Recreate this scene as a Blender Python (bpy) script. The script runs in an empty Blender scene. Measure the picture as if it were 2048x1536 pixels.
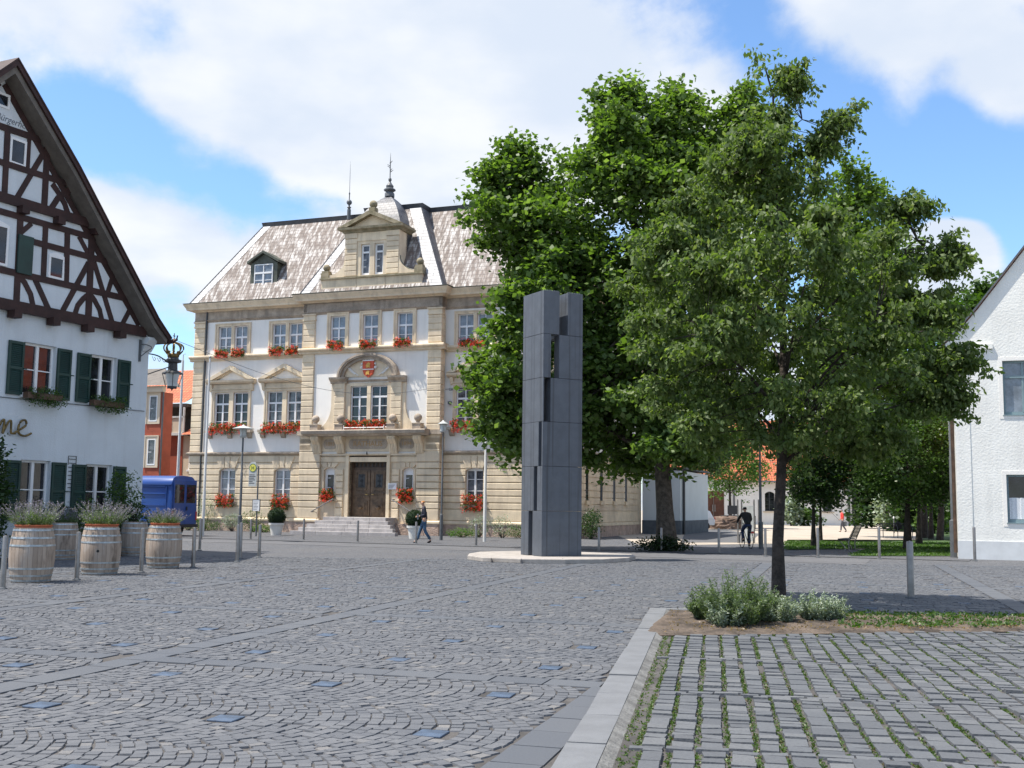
import bpy, bmesh, math, random
import numpy as np
from mathutils import Vector, Matrix, Euler
random.seed(7); rng = np.random.default_rng(7)
S = bpy.context.scene
COL = S.collection
R = math.radians

# ------------------------------------------------------------------ camera
FPX = 2222.0; PITCH = math.atan(244 / FPX); ROLL = .0125
f_ = Vector((0, math.cos(PITCH), math.sin(PITCH)))
r0 = Vector((1, 0, 0)); u0 = Vector((0, -math.sin(PITCH), math.cos(PITCH)))
rt = r0 * math.cos(ROLL) + u0 * math.sin(ROLL); up = u0 * math.cos(ROLL) - r0 * math.sin(ROLL)
CAM = Vector((0, 0, 1.6))
cd = bpy.data.cameras.new('camera'); cam = bpy.data.objects.new('camera', cd); COL.objects.link(cam)
cam.matrix_world = Matrix(((rt.x, up.x, -f_.x, 0), (rt.y, up.y, -f_.y, 0), (rt.z, up.z, -f_.z, 1.6), (0, 0, 0, 1)))
cd.sensor_width = 36; cd.lens = 36 * FPX / 2048; cd.clip_end = 3000; cd.clip_start = .1
S.camera = cam
# ------------------------------------------------------------------ light
L = Vector((1.129, .165, -2.44)).normalized()
sd = bpy.data.lights.new('sun', 'SUN'); so = bpy.data.objects.new('sun', sd); COL.objects.link(so)
sd.energy = 5.0; sd.angle = R(.5); sd.color = (1, .93, .83)
so.rotation_euler = L.to_track_quat('-Z', 'Y').to_euler()
S.view_settings.view_transform = 'Standard'; S.view_settings.look = 'None'; S.view_settings.exposure = .62; S.view_settings.gamma = 1
S.cycles.max_bounces = 6; S.cycles.transparent_max_bounces = 8
try:
    S.cycles.use_denoising = True
except Exception: pass

def link(nt, a, b): nt.links.new(a, b)
def nd(nt, t, **kw):
    n = nt.nodes.new(t)
    for k, v in kw.items():
        setattr(n, k, v)
    return n
def mth(nt, op, a, b=None, c=None, clamp=False):
    n = nt.nodes.new('ShaderNodeMath'); n.operation = op; n.use_clamp = clamp
    for i, v in enumerate((a, b, c)):
        if v is None: continue
        if isinstance(v, (int, float)): n.inputs[i].default_value = v
        else: link(nt, v, n.inputs[i])
    return n.outputs[0]
def vmt(nt, op, a, b=None):
    n = nt.nodes.new('ShaderNodeVectorMath'); n.operation = op
    for i, v in enumerate((a, b)):
        if v is None: continue
        if isinstance(v, (tuple, Vector)): n.inputs[i].default_value = v
        else: link(nt, v, n.inputs[i])
    return n
def mixc(nt, fac, a, b, mode='MIX'):
    n = nt.nodes.new('ShaderNodeMix'); n.data_type = 'RGBA'; n.blend_type = mode
    for i, v in ((0, fac), (6, a), (7, b)):
        if isinstance(v, (int, float)): n.inputs[i].default_value = v
        elif isinstance(v, tuple): n.inputs[i].default_value = v + (1,) if len(v) == 3 else v
        else: link(nt, v, n.inputs[i])
    return n.outputs[2]
def maprange(nt, v, a, b, c=0, d=1, smooth=True):
    n = nt.nodes.new('ShaderNodeMapRange'); n.interpolation_type = 'SMOOTHSTEP' if smooth else 'LINEAR'
    link(nt, v, n.inputs[0])
    for i, x in enumerate((a, b, c, d)): n.inputs[i + 1].default_value = x
    return n.outputs[0]

# ------------------------------------------------------------------ world: sky with clouds
W = bpy.data.worlds.new('World'); S.world = W; W.use_nodes = True
nt = W.node_tree; nt.nodes.clear()
sky = nd(nt, 'ShaderNodeTexSky'); sky.sky_type = 'NISHITA'; sky.sun_disc = False
sky.sun_elevation = math.asin(-L.z); sky.sun_rotation = math.atan2(-L.x, -L.y); sky.air_density = 1.0; sky.dust_density = .4; sky.ozone_density = 2.5
tc = nd(nt, 'ShaderNodeTexCoord')
dirv = vmt(nt, 'NORMALIZE', tc.outputs['Generated']).outputs[0]
sep = nd(nt, 'ShaderNodeSeparateXYZ'); link(nt, dirv, sep.inputs[0])
zz = mth(nt, 'ADD', mth(nt, 'MAXIMUM', sep.outputs[2], 0.0), .22)
cmb = nd(nt, 'ShaderNodeCombineXYZ')
link(nt, mth(nt, 'DIVIDE', sep.outputs[0], zz), cmb.inputs[0]); link(nt, mth(nt, 'DIVIDE', sep.outputs[1], zz), cmb.inputs[1]); cmb.inputs[2].default_value = 3.7
n1 = nd(nt, 'ShaderNodeTexNoise'); n1.inputs['Scale'].default_value = 2.2; n1.inputs['Detail'].default_value = 8; n1.inputs['Roughness'].default_value = .52; n1.inputs['Distortion'].default_value = .25
link(nt, cmb.outputs[0], n1.inputs['Vector'])
n2 = nd(nt, 'ShaderNodeTexNoise'); n2.inputs['Scale'].default_value = 7; n2.inputs['Detail'].default_value = 9; n2.inputs['Roughness'].default_value = .6
link(nt, dirv, n2.inputs['Vector'])
def pdir(px, py):
    d = f_ * FPX + rt * (px - 1024) + up * (768 - py); return d.normalized()
def blob(px, py, rad, amp):   # a cloud bank or a gap of open sky in the given direction of the sky
    dt = nd(nt, 'ShaderNodeVectorMath'); dt.operation = 'DISTANCE'; link(nt, dirv, dt.inputs[0]); dt.inputs[1].default_value = pdir(px, py)
    return maprange(nt, dt.outputs['Value'], 0.0, rad / FPX, amp, 0.0)
acc = None
for b in [(1900, 330, 420, -.62), (1620, 260, 230, -.3), (1500, 30, 130, -.22), (60, 180, 230, -.22), (290, 330, 190, -.42), (480, 385, 170, -.38), (110, 300, 170, -.3), (640, 420, 110, -.15),
          (350, 620, 130, -.25), (330, 60, 130, -.22), (210, 210, 150, -.3), (1700, 540, 200, -.2), (1330, 120, 180, -.05),
          (1905, 500, 120, 1.15), (1830, 520, 100, .7), (1790, 590, 100, .5), (1850, 60, 330, .55), (2040, 190, 150, .5), (1800, 240, 90, .2), (1300, 250, 250, .25), (800, 200, 520, .3), (150, 450, 230, .35), (400, 520, 200, .28), (560, 250, 220, .18), (700, 60, 300, .1),
          (0, 620, 200, .2)]:
    v = blob(*b); acc = v if acc is None else mth(nt, 'ADD', acc, v)
dd = nd(nt, 'ShaderNodeVectorMath'); dd.operation = 'DISTANCE'; link(nt, dirv, dd.inputs[0]); dd.inputs[1].default_value = pdir(950, 350)
acc = mth(nt, 'ADD', acc, maprange(nt, dd.outputs['Value'], .55, 1.1, 0, -.10))   # the sky opens up overhead and behind
dens = mth(nt, 'ADD', mth(nt, 'ADD', n1.outputs[0], acc), mth(nt, 'MULTIPLY', mth(nt, 'SUBTRACT', n2.outputs[0], .5), .7))
cov = maprange(nt, dens, .27, .54)
n3 = nd(nt, 'ShaderNodeTexNoise'); n3.inputs['Scale'].default_value = 3.0; n3.inputs['Detail'].default_value = 6
link(nt, vmt(nt, 'ADD', cmb.outputs[0], (5., 2., 1.)).outputs[0], n3.inputs['Vector'])
shade = maprange(nt, n3.outputs[0], .35, .65)
ccol = mixc(nt, shade, (6.6, 7.3, 8.4), (8.6, 8.8, 9.1))
skc = mixc(nt, 1.0, sky.outputs[0], (1.6, 1.88, 2.1), 'MULTIPLY')
outc = mixc(nt, mth(nt, 'MULTIPLY', cov, .96), skc, ccol)
bg = nd(nt, 'ShaderNodeBackground'); bg.inputs[1].default_value = .075; link(nt, outc, bg.inputs[0])
wo = nd(nt, 'ShaderNodeOutputWorld'); link(nt, bg.outputs[0], wo.inputs[0])

# ------------------------------------------------------------------ materials
M = {}
def mat(name, col, rough=.8, var=.12, vs=2.0, bump=0., bs=40., metal=0., spec=.5, col2=None, fine=0., alpha=None, sss=0):
    m = bpy.data.materials.new(name); m.use_nodes = True; nt = m.node_tree
    p = nt.nodes['Principled BSDF']; p.inputs['Roughness'].default_value = rough; p.inputs['Metallic'].default_value = metal
    p.inputs['Specular IOR Level'].default_value = spec
    tc = nd(nt, 'ShaderNodeTexCoord')
    n = nd(nt, 'ShaderNodeTexNoise'); n.inputs['Scale'].default_value = vs; n.inputs['Detail'].default_value = 8; n.inputs['Roughness'].default_value = .65
    link(nt, tc.outputs['Object'], n.inputs['Vector'])
    c2 = col2 or tuple(c * (1 - var * 1.6) for c in col); c1 = col if col2 else tuple(min(1, c * (1 + var)) for c in col)
    k = maprange(nt, n.outputs[0], .3, .7)
    c = mixc(nt, k, c2, c1)
    if fine:
        n2 = nd(nt, 'ShaderNodeTexNoise'); n2.inputs['Scale'].default_value = bs; n2.inputs['Detail'].default_value = 3; link(nt, tc.outputs['Object'], n2.inputs['Vector'])
        c = mixc(nt, mth(nt, 'MULTIPLY', maprange(nt, n2.outputs[0], .35, .7), fine), c, tuple(x * .45 for x in col))
    link(nt, c, p.inputs['Base Color'])
    if bump:
        b = nd(nt, 'ShaderNodeBump'); b.inputs['Strength'].default_value = min(1, bump); b.inputs['Distance'].default_value = .02 if bump < 1 else .04
        n3 = nd(nt, 'ShaderNodeTexNoise'); n3.inputs['Scale'].default_value = bs; n3.inputs['Detail'].default_value = 5; link(nt, tc.outputs['Object'], n3.inputs['Vector'])
        link(nt, n3.outputs[0], b.inputs['Height']); link(nt, b.outputs[0], p.inputs['Normal'])
    M[name] = m; return m
mat('white_plaster', (.84, .815, .765), .9, .03, .6, .25, 25)
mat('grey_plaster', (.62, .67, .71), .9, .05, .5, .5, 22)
mat('rough_plaster', (.80, .795, .75), .92, .05, .9, .6, 14)
mat('stone', (.75, .625, .445), .85, .10, 1.2, .3, 30, fine=.12)
mat('stone_dark', (.46, .385, .30), .85, .22, 1.6, .35, 25, fine=.3)
mat('stone_moss', (.34, .29, .20), .9, .3, 3, .4, 30, col2=(.17, .15, .09))
mat('plinth_stone', (.46, .34, .27), .9, .18, 3, 1.2, 12)
mat('step_stone', (.42, .40, .39), .85, .12, 3, .2, 40)
mat('white_paint', (.78, .79, .80), .45, .03, 2)
mat('grey_trim', (.62, .64, .65), .6, .05, 2)
mat('glass_dark', (.022, .024, .03), .04, .5, 1.3, spec=.6)
mat('glass_curtain', (.20, .23, .27), .12, .30, 1.7, spec=.8)
mat('glass_mix', (.16, .17, .19), .08, .4, 3.0, spec=.6, col2=(.02, .02, .03))
mat('zinc_dark', (.055, .06, .07), .45, .2, 2, metal=.2)
mat('copper_dark', (.075, .085, .065), .6, .3, 2)
mat('door_wood', (.085, .05, .032), .45, .3, 4, .2, 60)
mat('door_panel', (.13, .085, .05), .45, .3, 4, .2, 60)
mat('brass', (.4, .3, .12), .35, .1, 5, metal=.9)
mat('timber', (.038, .015, .013), .7, .25, 3, .3, 30)
mat('soffit', (.15, .135, .12), .85, .15, 3, .3, 20)
mat('shutter_green', (.012, .045, .038), .5, .15, 2)
mat('roof_red', (.42, .105, .045), .8, .3, 4, .2, 20)
mat('steel', (.27, .255, .245), .42, .12, 6, metal=.75)
mat('pole_white', (.62, .62, .60), .4, .06, 3)
mat('pole_dark', (.045, .05, .055), .5, .15, 3)
mat('pole_grey', (.10, .11, .12), .5, .15, 3)
mat('lamp_glass', (.55, .58, .58), .25, .1, 4)
mat('gold_iron', (.20, .14, .05), .5, .4, 12, metal=.5)
mat('gilt', (.75, .55, .2), .3, .1, 5, metal=.9)
mat('lime_rust_red', (.33, .075, .04), .85, .12, 1.2, .2, 20)
mat('beige_wall', (.60, .50, .38), .9, .05, 1)
mat('van_blue', (.010, .060, .26), .32, .06, 1.0, spec=.6)
mat('van_trim', (.02, .022, .03), .5, .1, 2)
mat('rubber', (.02, .02, .02), .8, .1, 2)
mat('red_light', (.5, .03, .02), .3, .1, 2)
mat('terracotta', (.50, .13, .055), .7, .12, 4)
mat('pot_white', (.72, .71, .67), .7, .05, 3)
mat('soil', (.11, .085, .066), .95, .45, 2.2, 1., 20, fine=.4)
mat('granite_dark', (.095, .108, .13), .50, .10, 2.5, .12, 160, fine=.25)
mat('slab_white', (.34, .315, .29), .85, .10, 3, .3, 40)
mat('kerb_granite', (.155, .163, .175), .8, .08, 3, .25, 120, fine=.15)
mat('kerb_haunch', (.17, .17, .165), .95, .25, 4, .8, 40, fine=.3)
mat('gravel_plaza', (.40, .35, .29), .95, .10, .5, .5, 15)
mat('asphalt_light', (.20, .205, .215), .95, .12, .8, .6, 18)
mat('rock', (.16, .11, .085), .9, .35, 2, 1., 8)
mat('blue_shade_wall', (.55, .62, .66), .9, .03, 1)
mat('slate_plinth', (.10, .12, .14), .9, .15, 2)
mat('skin', (.52, .30, .21), .6, .05, 5)
mat('hair_blond', (.50, .20, .045), .7, .3, 20)
mat('hair_dark', (.03, .025, .025), .6, .3, 20)
mat('cloth_navy', (.018, .022, .04), .85, .2, 8)
mat('denim', (.055, .11, .19), .85, .3, 8)
mat('cloth_black', (.010, .010, .012), .85, .2, 8)
mat('cloth_blue', (.025, .04, .10), .85, .2, 8)
mat('cloth_red', (.75, .06, .05), .8, .1, 8)
mat('cloth_pink', (.70, .45, .50), .8, .1, 8)
mat('cloth_grey', (.11, .11, .13), .8, .1, 8)
mat('shoe', (.03, .02, .02), .6, .1, 8)
mat('folder_grey', (.16, .18, .20), .5, .1, 5)
mat('sign_silver', (.46, .48, .47), .4, .05, 3)
mat('sign_yellow', (.70, .66, .12), .5, .05, 3)
mat('sign_green', (.03, .12, .04), .5, .05, 3)
mat('sign_ink', (.06, .06, .07), .6, .05, 3)
mat('brown_door', (.12, .045, .025), .6, .2, 3)
mat('blue_frame', (.03, .05, .18), .5, .1, 3)
mat('heraldry_red', (.62, .09, .035), .6, .15, 8)
mat('heraldry_gold', (.65, .38, .08), .5, .15, 8)
mat('heraldry_white', (.78, .78, .76), .6, .05, 8)
mat('letter_gold', (.42, .27, .12), .6, .1, 8)
mat('letter_grey', (.17, .19, .22), .8, .1, 8)
mat('blue_paver', (.058, .088, .138), .6, .25, 5, .1, 60)
mat('moss', (.05, .065, .025), .95, .4, 9, .6, 60, col2=(.085, .065, .045))
mat('window_frame_blue', (.16, .22, .33), .5, .1, 2)
mat('frame_green_grey', (.20, .28, .30), .5, .1, 2)
mat('lace', (.70, .72, .74), .9, .15, 30)
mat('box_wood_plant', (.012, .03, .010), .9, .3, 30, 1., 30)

def weather(name, isl, streak, dark):     # block to block tone and rain streaks running down
    nt = M[name].node_tree; p = nt.nodes['Principled BSDF']; c = p.inputs['Base Color'].links[0].from_socket
    if isl:
        g = nd(nt, 'ShaderNodeNewGeometry'); c = mixc(nt, 1.0, c, mixc(nt, g.outputs['Random Per Island'], (1 - isl, 1 - isl, 1 - isl * .8), (1 + isl * .4, 1 + isl * .4, 1 + isl * .4)), 'MULTIPLY')
    tc = nd(nt, 'ShaderNodeTexCoord'); mp = nd(nt, 'ShaderNodeMapping'); mp.inputs['Scale'].default_value = (3.2, 3.2, .28); link(nt, tc.outputs['Object'], mp.inputs[0])
    n = nd(nt, 'ShaderNodeTexNoise'); n.inputs['Scale'].default_value = 1; n.inputs['Detail'].default_value = 7; n.inputs['Roughness'].default_value = .62; link(nt, mp.outputs[0], n.inputs['Vector'])
    link(nt, mixc(nt, mth(nt, 'MULTIPLY', maprange(nt, n.outputs[0], .46, .72), streak), c, dark), p.inputs['Base Color'])
weather('stone', .14, .38, (.33, .27, .20)); weather('stone_dark', .14, .6, (.20, .17, .14)); weather('white_plaster', 0, .16, (.50, .48, .44)); weather('grey_plaster', 0, .22, (.42, .43, .44)); weather('rough_plaster', 0, .20, (.48, .49, .47)); weather('slab_white', .12, .4, (.22, .2, .18)); weather('step_stone', .15, .3, (.22, .21, .2)); weather('plinth_stone', .1, .5, (.2, .15, .13))
def leafmat(name, c1, c2, c3=None, trans=.35, rough=.45):
    m = bpy.data.materials.new(name); m.use_nodes = True; nt = m.node_tree; nt.nodes.clear()
    g = nd(nt, 'ShaderNodeNewGeometry')
    c = mixc(nt, g.outputs['Random Per Island'], c1, c2)
    if c3:
        c = mixc(nt, maprange(nt, g.outputs['Random Per Island'], .86, .93), c, c3)
    d = nd(nt, 'ShaderNodeBsdfPrincipled'); d.inputs['Roughness'].default_value = rough; d.inputs['Specular IOR Level'].default_value = .45; link(nt, c, d.inputs['Base Color'])
    t = nd(nt, 'ShaderNodeBsdfTranslucent'); link(nt, mixc(nt, 1, c, (1.5, 1.7, .5), 'MULTIPLY'), t.inputs[0])
    mx = nd(nt, 'ShaderNodeMixShader'); mx.inputs[0].default_value = trans; link(nt, d.outputs[0], mx.inputs[1]); link(nt, t.outputs[0], mx.inputs[2])
    o = nd(nt, 'ShaderNodeOutputMaterial'); link(nt, mx.outputs[0], o.inputs[0]); M[name] = m
leafmat('leaf_maple', (.060, .11, .024), (.125, .20, .048), (.18, .26, .09), .45, .48)
leafmat('leaf_linden', (.065, .108, .032), (.135, .19, .062), (.20, .25, .11), .42, .58)
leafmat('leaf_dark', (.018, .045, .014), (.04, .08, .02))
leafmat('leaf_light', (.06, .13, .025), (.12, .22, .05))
leafmat('leaf_shrub', (.03, .07, .015), (.08, .15, .03))
leafmat('leaf_grey', (.16, .21, .15), (.30, .36, .29), (.42, .47, .40), .2)
leafmat('leaf_lavender', (.07, .115, .05), (.15, .20, .11))
leafmat('bloom_lavender', (.13, .12, .19), (.22, .19, .28), None, .2)
leafmat('bloom_red', (.72, .035, .02), (.85, .10, .05), (.8, .08, .16), .25)
leafmat('leaf_box', (.008, .022, .008), (.022, .05, .012))
leafmat('leaf_grass', (.04, .09, .015), (.085, .16, .03))
leafmat('leaf_moss', (.04, .08, .018), (.09, .15, .035), (.12, .09, .05))
leafmat('leaf_dry', (.14, .09, .04), (.25, .17, .09))
mat('bark', (.085, .07, .055), .9, .35, 6, 1., 18)
mat('bark_dark', (.045, .036, .03), .9, .4, 6, 1., 18)

def islandmat(name, cols, rough=.7, bump=.3, bs=60, spots=0.):
    m = bpy.data.materials.new(name); m.use_nodes = True; nt = m.node_tree; p = nt.nodes['Principled BSDF']
    g = nd(nt, 'ShaderNodeNewGeometry'); r = nd(nt, 'ShaderNodeValToRGB'); link(nt, g.outputs['Random Per Island'], r.inputs[0])
    r.color_ramp.interpolation = 'CONSTANT' if False else 'LINEAR'
    els = r.color_ramp.elements
    while len(els) < len(cols): els.new(.5)
    for i, (pos, c) in enumerate(cols): els[i].position = pos; els[i].color = c + (1,)
    tc = nd(nt, 'ShaderNodeTexCoord'); n = nd(nt, 'ShaderNodeTexNoise'); n.inputs['Scale'].default_value = .35; n.inputs['Detail'].default_value = 7; link(nt, tc.outputs['Object'], n.inputs['Vector'])
    c = mixc(nt, mth(nt, 'MULTIPLY', maprange(nt, n.outputs[0], .35, .7), .35), r.outputs[0], (.125, .128, .135))
    n2 = nd(nt, 'ShaderNodeTexNoise'); n2.inputs['Scale'].default_value = bs; n2.inputs['Detail'].default_value = 4; link(nt, tc.outputs['Object'], n2.inputs['Vector'])
    c = mixc(nt, mth(nt, 'MULTIPLY', maprange(nt, n2.outputs[0], .4, .75), .35), c, (.06, .062, .07))
    link(nt, c, p.inputs['Base Color']); p.inputs['Roughness'].default_value = rough; p.inputs['Specular IOR Level'].default_value = .35
    b = nd(nt, 'ShaderNodeBump'); b.inputs['Strength'].default_value = bump; b.inputs['Distance'].default_value = .01; link(nt, n2.outputs[0], b.inputs['Height']); link(nt, b.outputs[0], p.inputs['Normal'])
    M[name] = m
islandmat('cobble', [(0, (.092, .099, .113)), (.5, (.109, .116, .129)), (.95, (.130, .136, .148)), (1., (.18, .175, .17))])
islandmat('setts', [(0, (.082, .089, .100)), (.6, (.106, .115, .127)), (1., (.135, .142, .150))], .72, .6, 40)
islandmat('band_slab', [(0, (.078, .088, .105)), (.5, (.090, .100, .117)), (1., (.104, .114, .130))], .65, .12)

def tile_mat(name, kind):
    m = bpy.data.materials.new(name); m.use_nodes = True; nt = m.node_tree; p = nt.nodes['Principled BSDF']
    uv = nd(nt, 'ShaderNodeUVMap'); br = nd(nt, 'ShaderNodeTexBrick'); link(nt, uv.outputs[0], br.inputs['Vector'])
    br.inputs['Scale'].default_value = 1; br.inputs['Mortar Smooth'].default_value = .1; br.inputs['Bias'].default_value = 0
    n = nd(nt, 'ShaderNodeTexNoise'); n.inputs['Detail'].default_value = 6; n.inputs['Roughness'].default_value = .6
    mp = nd(nt, 'ShaderNodeMapping'); link(nt, uv.outputs[0], mp.inputs[0])
    link(nt, mp.outputs[0], n.inputs['Vector'])
    if kind == 'slate':
        br.inputs['Brick Width'].default_value = .30; br.inputs['Row Height'].default_value = .28; br.inputs['Mortar Size'].default_value = .014
        br.inputs['Color1'].default_value = (.17, .13, .11, 1); br.inputs['Color2'].default_value = (.30, .27, .245, 1); br.inputs['Mortar'].default_value = (.10, .085, .08, 1)
        mp.inputs['Scale'].default_value = (2.0, .42, 1); n.inputs['Scale'].default_value = 2.6
        a = (.115, .085, .072); b = (.62, .60, .58)
        k = maprange(nt, n.outputs[0], .44, .62)
        c = mixc(nt, .68, br.outputs[0], mixc(nt, k, a, b))
        n5 = nd(nt, 'ShaderNodeTexNoise'); n5.inputs['Scale'].default_value = .45; link(nt, uv.outputs[0], n5.inputs['Vector'])
        c = mixc(nt, mth(nt, 'MULTIPLY', maprange(nt, n5.outputs[0], .45, .7), .5), c, (.20, .155, .13))
        c = mixc(nt, mth(nt, 'MULTIPLY', br.outputs['Fac'], .85), c, (.11, .09, .085))
        p.inputs['Roughness'].default_value = .7
    elif kind == 'hip':
        br.inputs['Brick Width'].default_value = 1.3; br.inputs['Row Height'].default_value = .22; br.inputs['Mortar Size'].default_value = .016; br.offset = .3
        br.inputs['Color1'].default_value = (.42, .42, .43, 1); br.inputs['Color2'].default_value = (.56, .56, .57, 1); br.inputs['Mortar'].default_value = (.2, .2, .2, 1)
        c = br.outputs[0]; p.inputs['Roughness'].default_value = .6
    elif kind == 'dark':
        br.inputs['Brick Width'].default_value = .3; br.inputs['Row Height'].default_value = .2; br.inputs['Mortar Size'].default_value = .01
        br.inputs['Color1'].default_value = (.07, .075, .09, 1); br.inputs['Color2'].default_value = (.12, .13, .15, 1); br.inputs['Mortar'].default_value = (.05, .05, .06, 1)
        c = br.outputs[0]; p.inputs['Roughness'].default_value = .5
    else:
        br.inputs['Brick Width'].default_value = .26; br.inputs['Row Height'].default_value = .34; br.inputs['Mortar Size'].default_value = .03; br.offset = 0
        br.inputs['Color1'].default_value = (.50, .12, .045, 1); br.inputs['Color2'].default_value = (.62, .19, .08, 1); br.inputs['Mortar'].default_value = (.20, .045, .02, 1)
        mp.inputs['Scale'].default_value = (1, 1, 1); n.inputs['Scale'].default_value = 1.5
        c = mixc(nt, mth(nt, 'MULTIPLY', maprange(nt, n.outputs[0], .4, .7), .5), br.outputs[0], (.36, .09, .05))
        p.inputs['Roughness'].default_value = .75
    b = nd(nt, 'ShaderNodeBump'); b.inputs['Strength'].default_value = .7; b.inputs['Distance'].default_value = .02; b.invert = True
    link(nt, br.outputs['Fac'], b.inputs['Height']); link(nt, b.outputs[0], p.inputs['Normal']); link(nt, c, p.inputs['Base Color'])
    M[name] = m
tile_mat('roof_slate', 'slate'); tile_mat('roof_hip', 'hip'); tile_mat('roof_dark', 'dark'); tile_mat('roof_tile', 'red')

# ------------------------------------------------------------------ helpers
class MB:
    def __init__(s): s.v = []; s.f = []; s.uv = {}
    def add(s, vs, fs):
        o = len(s.v); s.v += [tuple(v) for v in vs]; s.f += [tuple(i + o for i in f) for f in fs]; return s
    def quad(s, a, b, c, d, uv=None):
        s.add([a, b, c, d], [(0, 1, 2, 3)])
        if uv: s.uv[len(s.f) - 1] = uv
        return s
    def box(s, x0, x1, y0, y1, z0, z1, tx=0):
        if x0 > x1: x0, x1 = x1, x0
        if y0 > y1: y0, y1 = y1, y0
        return s.add([(x0, y0, z0), (x1, y0, z0), (x1, y1, z0), (x0, y1, z0), (x0, y0, z1), (x1, y0, z1), (x1, y1, z1), (x0, y1, z1)],
                     [(0, 3, 2, 1), (4, 5, 6, 7), (0, 1, 5, 4), (1, 2, 6, 5), (2, 3, 7, 6), (3, 0, 4, 7)])
    def cbox(s, x0, x1, y0, y1, z0, z1, c=.015):   # box whose front edges (y0 side) are chamfered
        return s.add([(x0, y1, z0), (x1, y1, z0), (x1, y1, z1), (x0, y1, z1), (x0, y0 + c, z0), (x1, y0 + c, z0), (x1, y0 + c, z1), (x0, y0 + c, z1),
                      (x0 + c, y0, z0 + c), (x1 - c, y0, z0 + c), (x1 - c, y0, z1 - c), (x0 + c, y0, z1 - c)],
                     [(0, 3, 2, 1), (0, 1, 5, 4), (1, 2, 6, 5), (2, 3, 7, 6), (3, 0, 4, 7), (4, 5, 9, 8), (5, 6, 10, 9), (6, 7, 11, 10), (7, 4, 8, 11), (8, 9, 10, 11)])
    def prism(s, pts, y0, y1):     # polygon in x,z (counter-clockwise seen from -y) extruded along y
        n = len(pts); vs = [(x, y0, z) for x, z in pts] + [(x, y1, z) for x, z in pts]
        return s.add(vs, [tuple(range(n)), tuple(range(2 * n - 1, n - 1, -1))] + [((i + 1) % n, i, i + n, (i + 1) % n + n) for i in range(n)])
    def xprism(s, pts, x0, x1):    # polygon in y,z extruded along x
        n = len(pts); vs = [(x0, y, z) for y, z in pts] + [(x1, y, z) for y, z in pts]
        return s.add(vs, [tuple(range(n)), tuple(range(2 * n - 1, n - 1, -1))] + [((i + 1) % n, i, i + n, (i + 1) % n + n) for i in range(n)])
    def zprism(s, pts, z0, z1):
        n = len(pts); vs = [(x, y, z0) for x, y in pts] + [(x, y, z1) for x, y in pts]
        return s.add(vs, [tuple(range(n - 1, -1, -1)), tuple(range(n, 2 * n))] + [(i, (i + 1) % n, (i + 1) % n + n, i + n) for i in range(n)])
    def lathe(s, prof, c=(0, 0, 0), n=16, cap=True):
        vs = []; fs = []
        for r, z in prof:
            vs += [(c[0] + r * math.cos(2 * math.pi * i / n), c[1] + r * math.sin(2 * math.pi * i / n), c[2] + z) for i in range(n)]
        for k in range(len(prof) - 1):
            for i in range(n): fs.append((k * n + i, k * n + (i + 1) % n, (k + 1) * n + (i + 1) % n, (k + 1) * n + i))
        if cap: fs.append(tuple(range(n - 1, -1, -1))); fs.append(tuple(range((len(prof) - 1) * n, len(prof) * n)))
        return s.add(vs, fs)
    def sphere(s, c, r, n=12, m=8, sz=1):
        return s.lathe([(max(1e-4, r * math.sin(math.pi * k / m)), -r * sz * math.cos(math.pi * k / m)) for k in range(m + 1)], c, n)
    def tube(s, pts, rad, n=6):
        pts = [Vector(p) for p in pts]; rad = rad if hasattr(rad, '__len__') else [rad] * len(pts); vs = []; fs = []
        for i, p in enumerate(pts):
            d = (pts[min(i + 1, len(pts) - 1)] - pts[max(i - 1, 0)]).normalized()
            a = d.cross(Vector((0, 0, 1)) if abs(d.z) < .9 else Vector((1, 0, 0))).normalized(); b = d.cross(a)
            vs += [p + (a * math.cos(2 * math.pi * k / n) + b * math.sin(2 * math.pi * k / n)) * rad[i] for k in range(n)]
        for i in range(len(pts) - 1):
            for k in range(n): fs.append((i * n + k, i * n + (k + 1) % n, (i + 1) * n + (k + 1) % n, (i + 1) * n + k))
        fs.append(tuple(range(n))); fs.append(tuple(range(len(pts) * n - 1, (len(pts) - 1) * n - 1, -1)))
        return s.add(vs, fs)
    def build(s, name, m, parent=None, smooth=False, bevel=0, loc=None):
        me = bpy.data.meshes.new(name); me.from_pydata(s.v, [], s.f)
        if s.uv:
            ul = me.uv_layers.new(name='UVMap')
            for fi, uvs in s.uv.items():
                pl = me.polygons[fi]
                for k, li in enumerate(pl.loop_indices): ul.data[li].uv = uvs[k]
        me.materials.append(M[m]); me.update()
        bm = bmesh.new(); bm.from_mesh(me); bmesh.ops.recalc_face_normals(bm, faces=bm.faces); bm.to_mesh(me); bm.free()
        if smooth:
            me.polygons.foreach_set('use_smooth', [True] * len(me.polygons))
        o = bpy.data.objects.new(name, me); COL.objects.link(o)
        if smooth:
            try: me.set_sharp_from_angle(angle=R(40))
            except Exception: pass
        if bevel:
            b = o.modifiers.new('bevel', 'BEVEL'); b.width = bevel; b.segments = 2; b.limit_method = 'ANGLE'
        if parent: o.parent = parent
        if loc: o.location = loc
        return o
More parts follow.
